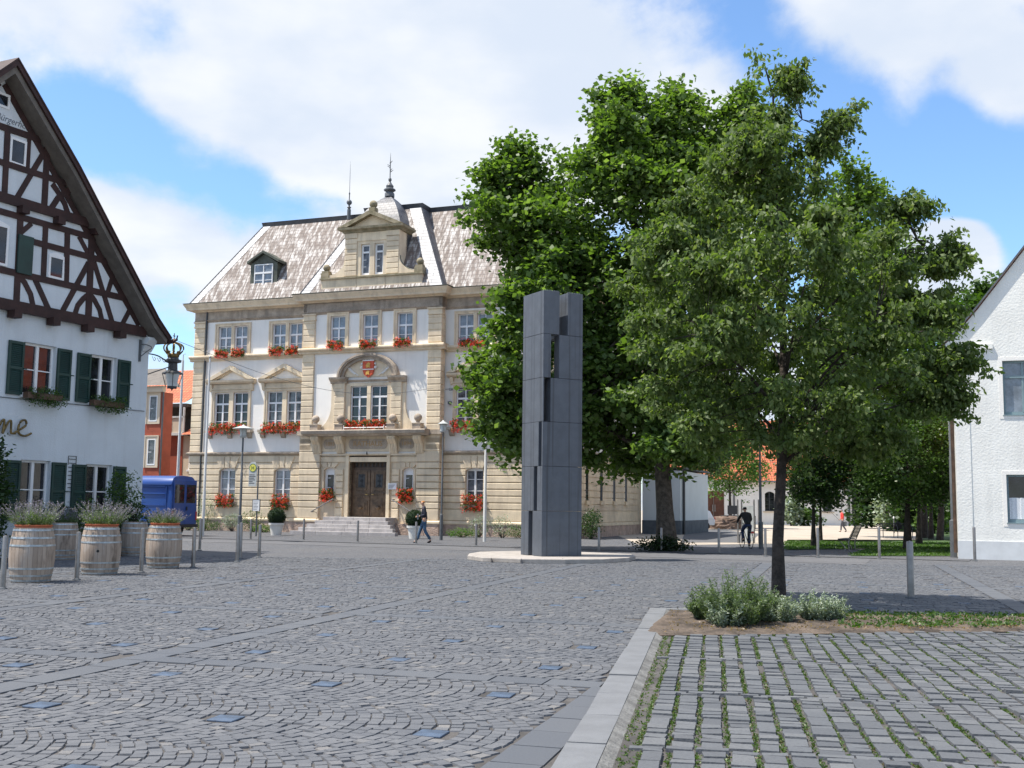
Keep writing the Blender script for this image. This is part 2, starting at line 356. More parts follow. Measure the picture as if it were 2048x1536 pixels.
def builds(mb, name, m, parent=None, **kw):      # one object for every separate piece
    par = list(range(len(mb.v)))
    def fd(i):
        while par[i] != i: par[i] = par[par[i]]; i = par[i]
        return i
    for f in mb.f:
        for i in f[1:]: par[fd(i)] = fd(f[0])
    comp = {}
    for fi, f in enumerate(mb.f): comp.setdefault(fd(f[0]), []).append(fi)
    gr = []
    for fis in comp.values():
        P = np.array([mb.v[i] for fi in fis for i in mb.f[fi]]); lo_, hi_ = P.min(0) - .03, P.max(0) + .03; cur = [lo_, hi_, list(fis)]; ch = True
        while ch:
            ch = False
            for g in gr:
                if (g[0] <= cur[1]).all() and (g[1] >= cur[0]).all(): cur = [np.minimum(g[0], cur[0]), np.maximum(g[1], cur[1]), g[2] + cur[2]]; gr = [h for h in gr if h is not g]; ch = True; break
        gr.append(cur)
    out = []
    for g in gr:
        n = MB(); mp = {}
        for fi in g[2]:
            f = []
            for i in mb.f[fi]:
                if i not in mp: mp[i] = len(n.v); n.v.append(mb.v[i])
                f.append(mp[i])
            n.f.append(tuple(f))
            if fi in mb.uv: n.uv[len(n.f) - 1] = mb.uv[fi]
        out.append(n.build(name, m, parent, **kw))
    return out
def tag(o, label=None, cat=None, group=None, kind=None):
    if label: o['label'] = label
    if cat: o['category'] = cat
    if group: o['group'] = group
    if kind: o['kind'] = kind
    return o
def thing(name, label, cat, loc=(0, 0, 0), rz=0, group=None):
    o = bpy.data.objects.new(name, None); COL.objects.link(o); o.location = loc; o.rotation_euler = (0, 0, rz); o.empty_display_size = .2
    return tag(o, label, cat, group)
def dup(root, loc, rz=None, label=None, group=None, scale=None):
    r = root.copy(); COL.objects.link(r); r.location = loc
    if rz is not None: r.rotation_euler = (0, 0, rz)
    if scale: r.scale = scale
    if label: r['label'] = label
    if group: r['group'] = group
    for ch in list(root.children):
        c = ch.copy(); COL.objects.link(c); c.parent = r
        for g in ch.children:
            d = g.copy(); COL.objects.link(d); d.parent = c
    return r
def meshnp(name, verts, faces, m, parent=None, smooth=False):   # faces: (N,k) array
    me = bpy.data.meshes.new(name); verts = np.asarray(verts, np.float32); faces = np.asarray(faces, np.int32); k = faces.shape[1]
    me.vertices.add(len(verts)); me.vertices.foreach_set('co', verts.ravel())
    me.loops.add(faces.size); me.loops.foreach_set('vertex_index', faces.ravel())
    me.polygons.add(len(faces)); me.polygons.foreach_set('loop_start', np.arange(0, faces.size, k, dtype=np.int32))
    try: me.polygons.foreach_set('loop_total', np.full(len(faces), k, np.int32))
    except Exception: pass
    me.update(calc_edges=True); me.validate(); me.materials.append(M[m])
    if smooth is not None: me.polygons.foreach_set('use_smooth', [smooth] * len(faces))
    o = bpy.data.objects.new(name, me); COL.objects.link(o)
    if parent: o.parent = parent
    return o
def ray(px, py): return f_ * FPX + rt * (px - 1024) + up * (768 - py)
def G(px, py, z=0.):      # where the photograph's sight line meets the ground (or height z)
    d = ray(px, py); return CAM + d * ((z - 1.6) / d.z)
def GB_(px, py, back):    # a standing thing's centre, its radius behind the foot seen in the photograph
    g = G(px, py); d = Vector((g.x, g.y, 0)).normalized(); return g + d * back
def AT(px, py, Y):        # the point of that sight line at distance Y
    d = ray(px, py); return CAM + d * (Y / d.y)
O = G(878, 1072.3); TH = R(69.5)
U = Vector((math.sin(TH), -math.cos(TH), 0)); N = Vector((math.cos(TH), math.sin(TH), 0)); RZ = R(-20.5)
def H(s, t, z=0): return O + U * s + N * t + Vector((0, 0, z))
def leafverts(pos, axis, side, L_, wd, fold):
    n = len(pos); nrm = np.cross(axis, side)
    v = np.empty((n, 4, 3)); mid = pos + axis * (L_ * .5)[:, None]
    v[:, 0] = pos; v[:, 1] = mid + side * (wd)[:, None] + nrm * fold; v[:, 2] = pos + axis * L_[:, None]; v[:, 3] = mid - side * wd[:, None] + nrm * fold
    return v.reshape(-1, 3), np.arange(n * 4).reshape(-1, 4)
def unit(a): return a / np.maximum(1e-6, np.linalg.norm(a, axis=1))[:, None]
def foliage(name, cen, per, spread, size, m, parent=None, droop=.3, flat=.7, wr=.32, kind=None, outward=None):
    cen = np.asarray(cen, float); p = np.repeat(cen, per, axis=0); n = len(p)
    p = p + rng.normal(size=(n, 3)) * np.array([spread, spread, spread * flat])
    ax = rng.normal(size=(n, 3)); ax[:, 2] = ax[:, 2] * .5 - droop
    if outward is not None: ax += unit(p - np.asarray(outward)) * .9
    ax = unit(ax); sd_ = unit(np.cross(ax, rng.normal(size=(n, 3)) * [.5, .5, 1.]))
    L_ = size * rng.uniform(.65, 1.25, n)
    v, f = leafverts(p, ax, sd_, L_, L_ * wr, size * .08)
    o = meshnp(name, v, f, m, parent, None)
    if kind: o['kind'] = kind
    return o

def wallh(mb, x0, x1, z0, z1, holes, y, depth=.25):
    xs = sorted({x0, x1} | {h[0] for h in holes} | {h[1] for h in holes}); zs = sorted({z0, z1} | {h[2] for h in holes} | {h[3] for h in holes})
    xs = [x for x in xs if x0 <= x <= x1]; zs = [z for z in zs if z0 <= z <= z1]
    for i in range(len(xs) - 1):
        for j in range(len(zs) - 1):
            cx = (xs[i] + xs[i + 1]) / 2; cz = (zs[j] + zs[j + 1]) / 2
            if any(h[0] < cx < h[1] and h[2] < cz < h[3] for h in holes): continue
            mb.quad((xs[i], y, zs[j]), (xs[i + 1], y, zs[j]), (xs[i + 1], y, zs[j + 1]), (xs[i], y, zs[j + 1]))
    for a, b, c, d in holes:
        mb.quad((a, y, c), (a, y, d), (a, y + depth, d), (a, y + depth, c)); mb.quad((b, y, c), (b, y + depth, c), (b, y + depth, d), (b, y, d))
        mb.quad((a, y, d), (b, y, d), (b, y + depth, d), (a, y + depth, d)); mb.quad((a, y, c), (a, y + depth, c), (b, y + depth, c), (b, y, c))
    return mb
def courses(mb, x0, x1, zs, holes, yf, yb):      # rusticated bands with chamfered edges, broken at the openings
    for z0, z1 in zs:
        cut = sorted([(h[0], h[1]) for h in holes if h[2] < z1 - .02 and h[3] > z0 + .02]); a = x0
        for c, d in cut:
            if c > a + .02: mb.cbox(a, c, yf, yb, z0, z1, .03)
            a = max(a, d)
        if x1 > a + .02: mb.cbox(a, x1, yf, yb, z0, z1, .03)
def sash(x0, x1, z0, z1, y, rows=(.36,), arch=0, trans=.0, bars=2, th=.055):
    """white casement frame: outer frame, centre post, transom and glazing bars"""
    m = MB(); w = th
    m.box(x0, x0 + w, y, y + .07, z0, z1); m.box(x1 - w, x1, y, y + .07, z0, z1)
    m.box(x0 + w, x1 - w, y, y + .07, z0, z0 + w * 1.3); m.box(x0 + w, x1 - w, y, y + .07, z1 - w * (1 + arch * 2), z1)
    zt = z0 + (z1 - z0) * trans if trans else z1 - w
    if trans: m.box(x0 + w, x1 - w, y - .02, y + .07, zt - .05, zt + .05)
    xc = (x0 + x1) / 2
    if bars >= 2:
        m.box(xc - .05, xc + .05, y - .012, y + .06, z0 + w * 1.3, zt - (.05 if trans else 0))
        if trans: m.box(xc - .022, xc + .022, y, y + .05, zt + .05, z1 - w)
    for r_ in rows:
        zr = z0 + (z1 - z0) * r_; m.box(x0 + w, xc - (.05 if bars >= 2 else 0), y + .008, y + .05, zr - .016, zr + .016)
        if bars >= 2: m.box(xc + .05, x1 - w, y + .008, y + .05, zr - .016, zr + .016)
    return m
def pane(parent, x0, x1, z0, z1, y, m='glass_dark'):
    a = random.uniform(-.012, .012); b = random.uniform(-.012, .012)
    return MB().add([(x0, y + a, z0), (x1, y - a, z0), (x1, y - a + b, z1), (x0, y + a + b, z1)], [(0, 1, 2, 3)]).build('pane', m, parent)

# ================================================================== TOWN HALL
TOWN = thing('town_hall', 'cream and white town hall with mansard slate roof, stone quoins and dark double door', 'town hall', O, RZ)
XL, XR = -16.13, 7.43; YW = .55; DEEP = 13.6
ZC = [(3.84 - .35 * (k + 1) + .018, 3.84 - .35 * k - .018) for k in range(7)]; ZC = [(.80, 1.378)] + ZC[::-1] + [(3.852, 4.25)]
# window lists (x0,x1,z0,z1)
G0 = [(-14.02, -12.95, 1.68, 3.56), (-10.40, -9.36, 1.68, 3.56), (1.20, 2.19, 1.68, 3.56), (4.75, 5.75, 1.68, 3.56)]
F1 = [(-13.44, .0), (-9.91, .0), (1.70, 0), (5.25, 0)]; F1o = []
for c, _ in F1: F1o += [(c - 1.13, c - .14, 5.74, 7.86), (c + .14, c + 1.13, 5.74, 7.86)]
T2 = [-13.5, -9.88, 1.2 + .4, 5.2]; T2o = []
for c in T2: T2o += [(c - .98, c - .1, 10.12, 11.72), (c + .1, c + .98, 10.12, 11.72)]
T2c = [(-6.81, -5.89, 10.2, 11.88), (-4.80, -3.88, 10.2, 11.88), (-2.73, -1.81, 10.2, 11.88)]
F1c = [(-5.43, -4.43, 5.70, 7.96), (-4.21, -3.21, 5.70, 7.96)]
SID = [(-6.98, -6.32, 1.9, 3.56), (-2.25, -1.60, 1.9, 3.56)]; DOOR = (-5.43, -3.15, .91, 4.20)
up_ = MB()
wallh(up_, XL + .1, -8.4, 4.4, 12.2, F1o[:4] + T2o[:4], YW + .08, .22); wallh(up_, -.15, XR - .1, 4.4, 12.2, F1o[4:] + T2o[4:], YW + .08, .22)
wallh(up_, -8.4, -.15, 4.2, 12.2, T2c + F1c, .1, .22)
up_.quad((-8.4, .1, 4.2), (-8.4, YW + .1, 4.2), (-8.4, YW + .1, 12.2), (-8.4, .1, 12.2)); up_.quad((-.15, .1, 4.2), (-.15, YW + .1, 4.2), (-.15, YW + .1, 12.2), (-.15, .1, 12.2))
for x in (XL + .1, XR - .1): up_.quad((x, YW + .08, 4.2), (x, DEEP, 4.2), (x, DEEP, 12.2), (x, YW + .08, 12.2))
up_.quad((XL + .1, DEEP, 0), (XR - .1, DEEP, 0), (XR - .1, DEEP, 12.2), (XL + .1, DEEP, 12.2))
up_.build('upper_wall', 'white_plaster', TOWN)
lo = MB()
wallh(lo, XL + .06, -8.45, 0, 4.3, G0[:2], YW + .08, .2); wallh(lo, -.1, XR - .06, 0, 4.3, G0[2:], YW + .08, .2)
wallh(lo, -8.45, -.1, 0, 4.2, SID + [DOOR], .16, .35)
courses(lo, XL, -8.35, ZC, G0[:2], YW, YW + .12); courses(lo, -.15, XR, ZC, G0[2:], YW, YW + .12)
courses(lo, -8.5, -7.2, ZC[:-1] + [(3.852, 4.40), (4.424, 5.2)], [], 0, .8); courses(lo, -1.4, -.07, ZC[:-1] + [(3.852, 4.40), (4.424, 5.2)], [], 0, .8)
courses(lo, -6.22, -5.78, ZC[:-2], [], .08, .2); courses(lo, -2.85, -2.42, ZC[:-2], [], .08, .2)
lo.box(-7.2, -1.4, .10, .3, 3.86, 4.12)
SIDEN = [(y, y + .5) for y in (1.6, 4.3, 6.9, 9.5)]
for k, (z0, z1) in enumerate(ZC):      # side wall facing the lane, its bands broken by tall narrow windows
    a = YW
    for y0, y1 in SIDEN + [(12.9, 12.9)]:
        y0c = y0 if 1.9 < z1 and z0 < 4 else y0
        if 1.9 < z1: lo.box(XR - .08, XR, a, y0, z0, z1); a = y1
    if 1.9 >= z1: lo.box(XR - .08, XR, YW, 12.9, z0, z1)
    lo.box(XL, XL + .08, YW + .13, 12.9, z0, z1)
lo.quad((XR - .06, YW, 0), (XR - .06, DEEP, 0), (XR - .06, DEEP, 4.3), (XR - .06, YW, 4.3)); lo.quad((XL + .06, YW, 0), (XL + .06, DEEP, 0), (XL + .06, DEEP, 4.3), (XL + .06, YW, 4.3))
lo.build('ground_floor_wall', 'stone', TOWN)
w = MB()
for y0, y1 in SIDEN: w.box(XR - .05, XR - .02, y0, y1, 1.95, 4.05)
builds(w, 'side_window', 'glass_dark', TOWN)
w = MB()
for y0, y1 in SIDEN: w.box(XR, XR + .1, y0 - .12, y1 + .12, 1.72, 1.92)
builds(w, 'side_sill', 'stone', TOWN)
# plinth
w = MB()
for a, b, y in ((XL - .06, -8.45, YW - .06), (-.1, XR + .06, YW - .06), (-8.56, -6.2, -.07), (-2.5, -.01, -.07)): w.box(a, b, y, y + .3, 0, .60)
w.box(XR - .2, XR + .06, YW, 13, 0, .6); w.box(XL - .06, XL + .2, YW, 13, 0, .6)
builds(w, 'plinth', 'plinth_stone', TOWN)
w = MB()
for a, b, y in ((XL - .1, -8.5, YW - .1), (-.05, XR + .1, YW - .1), (-8.6, -7.1, -.11), (-1.5, .03, -.11)):
    w.xprism([(y + .04, .6), (y, .64), (y, .72), (y + .09, .79), (y + .4, .79), (y + .4, .6)], a, b)
w.box(XR - .2, XR + .08, YW + .01, 13, .6, .77)
builds(w, 'plinth_moulding', 'stone', TOWN)
# arched stones over ground windows
def voussoirs(mb, x0, x1, zt, yf, yb, top=4.25, rise=.16):
    n = 10; c = (x0 + x1) / 2; hw = (x1 - x0) / 2
    for i in range(n):
        a = x0 + (x1 - x0) * i / n; b = x0 + (x1 - x0) * (i + 1) / n
        za = zt - rise * ((a - c) / hw) ** 2; zb = zt - rise * ((b - c) / hw) ** 2
        mb.prism([(a, za), (b, zb), (b, zt + .02), (a, zt + .02)], yf, yb)
    xs = [x0 - .28, x0 + hw * .62, x1 - hw * .62, x1 + .28]; xb = [x0 - .02, x0 + hw * .68, x1 - hw * .68, x1 + .02]
    for i in range(3):
        g = .022; mb.prism([(xb[i] + g, zt - .0), (xb[i + 1] - g, zt - .0), (xs[i + 1] - g + (.06 if i < 2 else 0) * 0, top - .02), (xs[i] + g, top - .02)], yf - .035, yb)
v = MB()
for a, b, c, d in G0: voussoirs(v, a, b, d, YW - .01, YW + .15, 4.2)
builds(v, 'window_arch', 'stone', TOWN)
v = MB()
for a, b, c, d in SID:
    voussoirs(v, a, b, d, .12, .3, 3.84, .14)
    for x in (a - .12, b): v.box(x, x + .12, .11, .2, 1.9, 3.5)
builds(v, 'window_arch', 'stone', TOWN)
# string courses, frieze, cornice
def band(mb, prof, segs):
    for a, b, y in segs: mb.xprism([(y + p[0], p[1]) for p in prof], a, b)
s1 = MB(); pr = [(0, 4.27), (-.10, 4.31), (-.14, 4.36), (-.14, 4.42), (.12, 4.47), (.12, 4.27)]
band(s1, pr, ((XL - .14, -8.5, YW), (-.07, XR + .14, YW))); s1.box(XR - .1, XR + .14, YW, 13.4, 4.3, 4.44); s1.box(XL - .14, XL + .1, YW, 13.4, 4.3, 4.44)
builds(s1, 'string_course', 'stone_dark', TOWN)
s2 = MB(); pr = [(0, 9.72), (-.05, 9.76), (-.05, 9.84), (-.15, 9.88), (-.2, 9.93), (-.2, 9.99), (-.16, 10.04), (.2, 10.07), (.2, 9.72)]
band(s2, pr, ((XL - .2, -8.52, YW), (-.05, XR + .2, YW))); band(s2, [(p, z + .08) for p, z in pr], ((-8.7, .13, 0),))
s2.box(-8.7, -8.5, .1, YW, 9.8, 10.12); s2.box(-.07, .13, .1, YW, 9.8, 10.12); s2.box(XR, XR + .2, YW, 13.5, 9.76, 10.03); s2.box(XL - .2, XL, YW, 13.5, 9.76, 10.03)
builds(s2, 'string_course', 'stone', TOWN)
fr = MB()
for a, b, y in ((XL, -8.45, YW), (-.12, XR, YW), (-8.5, -.07, 0)):
    fr.xprism([(y + .0, 12.08), (y - .05, 12.12), (y + .02, 12.16), (y + .02, 12.62), (y + .3, 12.62), (y + .3, 12.0), (y + .08, 12.0)], a, b)
fr.box(XR - .1, XR, YW, 13.4, 12.05, 12.62); fr.box(XL, XL + .1, YW, 13.4, 12.05, 12.62); fr.box(-8.5, -8.3, .02, .8, 12.05, 12.62); fr.box(-.27, -.07, .02, .8, 12.05, 12.62)
builds(fr, 'frieze', 'stone_dark', TOWN)
co = MB(); pr = [(.02, 12.60), (-.10, 12.62), (-.12, 12.66), (-.36, 12.70), (-.38, 12.80), (-.50, 13.00), (-.52, 13.05), (.4, 13.07), (.4, 12.6)]
def ring(mb, prof, x0, x1, y0, y1):   # mitred moulding round three sides
    n = len(prof); c = []
    for p, z in prof: c.append([(x0 + p, y1, z), (x0 + p, y0 + p, z), (x1 - p, y0 + p, z), (x1 - p, y1, z)])
    vs = [q for k in c for q in k]; fs = []
    for i in range(n):
        j = (i + 1) % n
        for k in range(3): fs.append((i * 4 + k, i * 4 + k + 1, j * 4 + k + 1, j * 4 + k))
    mb.add(vs, fs + [tuple(i * 4 for i in range(n)), tuple(i * 4 + 3 for i in range(n - 1, -1, -1))])
ring(co, [(p, z) for p, z in pr], XL, XR, YW, 13.6); ring(co, [(p, z + .04) for p, z in pr], -8.5, -.07, 0, 1.1)
co.build('cornice', 'stone', TOWN)
fl = MB()
fl.xprism([(YW - .53, 13.075), (YW - .53, 13.10), (YW + .2, 13.13), (YW + .2, 13.075)], XL - .53, -9.03); fl.xprism([(YW - .53, 13.075), (YW - .53, 13.10), (YW + .2, 13.13), (YW + .2, 13.075)], .46, XR + .53)
fl.xprism([(-.53, 13.118), (-.53, 13.145), (.2, 13.175), (.2, 13.118)], -9.03, .46)
builds(fl, 'gutter', 'copper_dark', TOWN)
# quoins
QZ = [(4.47 + .335 * k + .014, 4.47 + .335 * (k + 1) - .014) for k in range(15)]
QZ = [(4.47 + .3465 * k + .016, 4.47 + .3465 * (k + 1) - .016) for k in range(15)]
Q2 = [(10.10 + .335 * k + .016, 10.10 + .335 * (k + 1) - .016) for k in range(4)] + [(11.45, 11.60)]
for x0, x1, y in ((XL, -15.4, YW), (-8.5, -7.75, 0), (-.87, -.07, 0), (6.65, XR, YW)):
    q = MB()
    for z0, z1 in QZ + [(a + (.07 if y == 0 else 0), b + (.07 if y == 0 else 0)) for a, b in Q2]: q.cbox(x0, x1, y, y + .5, z0, z1, .03)
    q.box(x0 + .03, x1 - .03, y + .035, y + .45, 4.4, 12.1)
    q.box(x0 - .03, x1 + .03, y - .04, y + .4, 11.68, 11.78); q.box(x0 - .05, x1 + .05, y - .06, y + .3, 11.98, 12.06); q.box(x0, x1, y, y + .4, 11.78, 11.98)
    q.build('quoin', 'stone', TOWN)
# windows ----------------------------------------------------------------
def surround(parent, x0, x1, z0, z1, y, holes, top=.14, out=.06, name='surround', m='stone', ear=0):
    mb = MB(); wallh(mb, x0, x1, z0, z1, holes, y - out, out + .02)
    mb.quad((x0, y - out, z0), (x0, y - out, z1), (x0, y, z1), (x0, y, z0)); mb.quad((x1, y - out, z0), (x1, y, z0), (x1, y, z1), (x1, y - out, z1))
    mb.quad((x0, y - out, z1), (x1, y - out, z1), (x1, y, z1), (x0, y, z1))
    w_ = .05   # raised outer bead
    mb.box(x0 - .02, x0 + w_, y - out - .03, y - .001, z0, z1 + .02); mb.box(x1 - w_, x1 + .02, y - out - .03, y - .001, z0, z1 + .02); mb.box(x0 + w_, x1 - w_, y - out - .03, y - .001, z1 - w_, z1 + .02)
    return mb.build(name, m, parent)
def double_window(c, z0, z1, hw, mul, y, rows, trans, gl, sx, top, kind):
    holes = [(c - hw, c - mul, z0, z1), (c + mul, c + hw, z0, z1)]
    w = surround(TOWN, c - hw - sx, c + hw + sx, z0 - .02, z1 + top, y, holes, name='window')
    for a, b, e, d in holes:
        sash(a, b, e, d, y + .1, rows, trans=trans).build('frame', 'white_paint', w); pane(w, a, b, e, d, y + .145, gl)
    return w
for i, c in enumerate(T2): double_window(c, 10.08, 11.72, .98, .1, YW + .08, (.30,), .60, 'glass_curtain', .2, .16, 't')
for i, (c, _) in enumerate(F1):
    w = double_window(c, 5.70, 7.86, 1.13, .14, YW + .08, (.24, .48), .70, 'glass_dark' if i == 0 else 'glass_mix', .16, .1, 'f')
    p = MB(); yy = YW + .08
    p.box(c - 1.28, c + 1.28, yy - .05, yy - .001, 7.98, 8.32); p.box(c - 1.33, c + 1.33, yy - .11, yy - .002, 8.04, 8.10)
    for sx in (-1.47, 1.29): p.xprism([(yy - .001, 7.92), (yy - .08, 7.98), (yy - .13, 8.12), (yy - .20, 8.34), (yy - .001, 8.34)], c + sx, c + sx + .18)
    p.xprism([(yy - .001, 8.34), (yy - .2, 8.37), (yy - .3, 8.46), (yy - .32, 8.56), (yy - .001, 8.58)], c - 1.62, c + 1.62)
    p.build('pediment_base', 'stone', TOWN)
    p = MB()
    for sg in (-1, 1):
        a, b = (c + sg * 1.64, c)
        pts = [(a, 8.585), (b, 9.40), (b, 9.16), (a - sg * .42, 8.585)]
        if sg > 0: pts = pts[::-1]
        p.prism(pts, yy - .30, yy - .001)
        pts = [(a - sg * .36, 8.586), (b, 9.2), (b, 9.08), (a - sg * .6, 8.586)]
        if sg > 0: pts = pts[::-1]
        p.prism(pts, yy - .16, yy - .002)
    p.build('pediment', 'stone', TOWN)
    p = MB(); p.box(c - 1.54, c + 1.54, yy - .34, yy - .001, 5.55, 5.69)
    for sx in (-1.46, -.12, 1.2): p.xprism([(yy - .001, 5.22), (yy - .12, 5.28), (yy - .24, 5.549), (yy - .001, 5.549)], c + sx, c + sx + .26)
    p.build('window_sill', 'stone_dark', TOWN)
for (a, b, c, d) in T2c:
    w = surround(TOWN, a - .19, b + .19, c - .1, d + .18, .1, [(a, b, c, d)], name='window')
    sash(a, b, c, d, .2, (.30,), trans=.6).build('frame', 'white_paint', w); pane(w, a, b, c, d, .245, 'glass_curtain')
for i, (a, b, c, d) in enumerate(G0):
    f = sash(a, b, c, d, YW + .17, (.36, .68), arch=1, bars=2).build('window', 'white_paint', TOWN); pane(f, a, b, c, d, YW + .225, 'glass_curtain' if i < 2 else 'glass_mix')
    MB().cbox(a - .16, b + .16, YW - .12, YW + .2, 1.50, 1.66).build('window_sill', 'stone_dark', TOWN)
for i, (a, b, c, d) in enumerate(SID):
    f = sash(a, b, c, d, .30, (.35, .66), arch=1, bars=1, th=.13).build('window', 'white_paint', TOWN); pane(f, a, b, c, d, .345, 'glass_dark')
    MB().cbox(a - .2, b + .2, .02, .2, 1.72, 1.88).build('window_sill', 'stone', TOWN)
# aedicule of the first floor
c = -4.35; ae = MB()
ae_h = [(a, b, z, d) for a, b, z, d in F1c]
wallh(ae, -5.75, -2.95, 5.58, 8.12, ae_h, .03, .1)
ae.quad((-5.75, .03, 8.12), (-2.95, .03, 8.12), (-2.95, .1, 8.12), (-5.75, .1, 8.12))
for x0, x1 in ((-6.38, -5.74), (-2.96, -2.32)):
    courses(ae, x0, x1, [(5.6 + .37 * k + .012, 5.6 + .37 * (k + 1) - .012) for k in range(6)] + [(7.832, 8.14)], [], -.08, .1)
    ae.box(x0 + .012, x1 - .012, -.06, .1, 5.6, 8.14)
ae.build('window_surround', 'stone', TOWN)
for a, b, z, d in F1c:
    f = sash(a, b, z, d, .16, (.27, .52), trans=.74).build('window', 'white_paint', TOWN); pane(f, a, b, z, d, .205, 'glass_dark')
im = MB()
for x0, x1 in ((-6.62, -5.62), (-3.08, -2.08)):
    im.xprism([(.1, 8.10), (-.10, 8.12), (-.12, 8.2), (-.3, 8.34), (-.32, 8.44), (.1, 8.46)], x0, x1)
im.xprism([(.1, 8.20), (-.0, 8.21), (-.05, 8.30), (.1, 8.31)], -5.62, -3.08)
builds(im, 'impost', 'stone_dark', TOWN)
def arc(rx, rz, z0, n, xc=c, a0=math.pi, a1=0): return [(xc + rx * math.cos(a0 + (a1 - a0) * i / n), z0 + rz * math.sin(a0 + (a1 - a0) * i / n)) for i in range(n + 1)]
ar = MB()
for ro, ri, zo, zi, y in ((1.83, 1.62, 1.27, 1.08, -.24), (1.66, 1.46, 1.10, .93, -.12), (1.78, 1.70, 1.22, 1.16, -.28)):
    A = arc(ro, zo, 8.46, 28); B = arc(ri, zi, 8.46, 28)
    for i in range(28): ar.prism([B[i], B[i + 1], A[i + 1], A[i]][::1], y, .1)
ar.build('arch', 'stone_dark', TOWN)
ty = MB(); A = arc(1.5, .98, 8.46, 28); ty.add([(x, .04, z) for x, z in A], [tuple(range(29))]); ty.build('tympanum', 'stone', TOWN)
# shield
def shield(x, z, w, h, y0, y1):
    pts = [(x - w, z + h), (x - w, z - h * .1), (x - w * .8, z - h * .6), (x, z - h), (x + w * .8, z - h * .6), (x + w, z - h * .1), (x + w, z + h)]
    return MB().prism(pts, y0, y1)
sm = shield(c, 8.86, .33, .46, -.06, .04)
SHO = sm.build('coat_of_arms', 'heraldry_red', TOWN)
g = MB(); 
for dx, dz, s_ in ((0, .20, 1.), (-.02, -.2, .85)):    # a rampant figure in each field
    g.prism([(c + dx - .12 * s_, 8.86 + dz - .14 * s_), (c + dx + .02, 8.86 + dz - .10 * s_), (c + dx + .13 * s_, 8.86 + dz - .15 * s_), (c + dx + .09 * s_, 8.86 + dz + .02), (c + dx + .14 * s_, 8.86 + dz + .1 * s_), (c + dx + .02, 8.86 + dz + .16 * s_), (c + dx - .08 * s_, 8.86 + dz + .1 * s_), (c + dx - .14 * s_, 8.86 + dz)], -.085, -.06)
g.build('charge', 'heraldry_gold', SHO)
g = MB(); g.box(c - .35, c + .35, -.082, -.06, 8.82, 8.87); g.box(c - .35, c + .35, -.07, .02, 9.30, 9.36)
for k in range(5): g.prism([(c - .3 + .15 * k - .05, 9.361), (c - .3 + .15 * k + .05, 9.361), (c - .3 + .15 * k, 9.361 + (.22 if k == 2 else .1))], -.07, .0)
for sg in (-1, 1): g.sphere((c + sg * .42, -.02, 8.95), .085, 8, 6); g.sphere((c + sg * .40, -.02, 9.15), .06, 8, 6)
g.build('crest', 'heraldry_white', SHO)
lw = MB()
for sg in (-1, 1):
    st_ = Vector((c + sg * .62, .0, 8.52)); d = Vector((sg * .62, 0, .52))
    lw.tube([st_, st_ + d * .5 + Vector((0, 0, -.03)), st_ + d], [.025, .02, .01], 5)
    for k in range(6):
        p = st_ + d * (.2 + .14 * k)
        for q in (-1, 1):
            e = Vector((sg * .22 * (1 if q > 0 else .25), -.02, .22 if q < 0 else .0)) ; a = p; b = p + e * .5 + Vector((0, 0, .03)) ; 
            lw.add([a, p + e * .5 + Vector((0, -.01, .05)), p + e, p + e * .5 + Vector((0, -.01, -.03))], [(0, 1, 2, 3)])
lw.build('laurel_branch', 'heraldry_white', SHO)
# curved scroll walls beside the aedicule
for sg in (-1, 1):
    q = MB(); x0 = c + sg * 2.02; pts = [(x0, 5.56), (x0, 7.0)]
    E_ = [(x0 + sg * (.22 + 1.05 * (1 - math.cos(a)) ** 1.0), 6.95 - 1.36 * math.sin(a)) for a in [math.pi / 2 * i / 8 for i in range(9)]]
    pts = [(x0, 5.56)] + [(x0, 8.1), (x0 + sg * .22, 8.1)] + E_
    if sg < 0: pts = pts
    q.prism(pts, -.0, .1); q.build('scroll', 'stone', TOWN)
# balcony slab with corbels and stone balls
sl = MB(); sl.xprism([(.1, 5.22), (-.5, 5.24), (-.55, 5.30), (-.68, 5.34), (-.72, 5.50), (-.68, 5.55), (.2, 5.57), (.2, 5.22)], -8.0, -.62); sl.box(-8.62, -8.0, -.1, .3, 5.3, 5.54); sl.box(-.62, .05, -.1, .3, 5.3, 5.54)
SL = sl.build('balcony_slab', 'stone_dark', TOWN)
for x in (-7.34, -5.9, -2.72, -1.2):
    MB().xprism([(.1, 4.30), (-.05, 4.32), (-.12, 4.55), (-.2, 4.8), (-.42, 5.02), (-.45, 5.22), (.1, 5.22)], x - .23, x + .23).build('corbel', 'stone', TOWN)
    q = MB()
    for k in (-.15, -.05, .05, .15): q.xprism([(-.08, 4.34), (-.15, 4.55), (-.23, 4.8), (-.45, 5.04), (-.47, 5.16), (-.3, 5.16), (-.1, 4.8), (.0, 4.34)], x + k - .028, x + k + .028)
    q.build('corbel_ribs', 'stone', TOWN)
for x in (-7.4, -5.87, -2.74, -1.25):
    b = MB(); b.box(x - .24, x + .24, -.42, .0, 5.56, 5.84); b.box(x - .27, x + .27, -.45, .02, 5.84, 5.88); b.lathe([(.14, 5.88), (.1, 5.95), (.1, 6.0)], (x, -.2, 0), 12); b.sphere((x, -.2, 6.18), .215, 16, 10)
    b.build('ball_finial', 'stone_dark', TOWN, smooth=True)
q = MB(); q.tube([(-5.5, -.5, 5.66), (-3.1, -.5, 5.66)], .03, 6)
for x in (-5.5, -4.3, -3.1): q.box(x - .02, x + .02, -.52, -.48, 5.56, 5.8)
q.build('planter_rail', 'pole_white', TOWN)
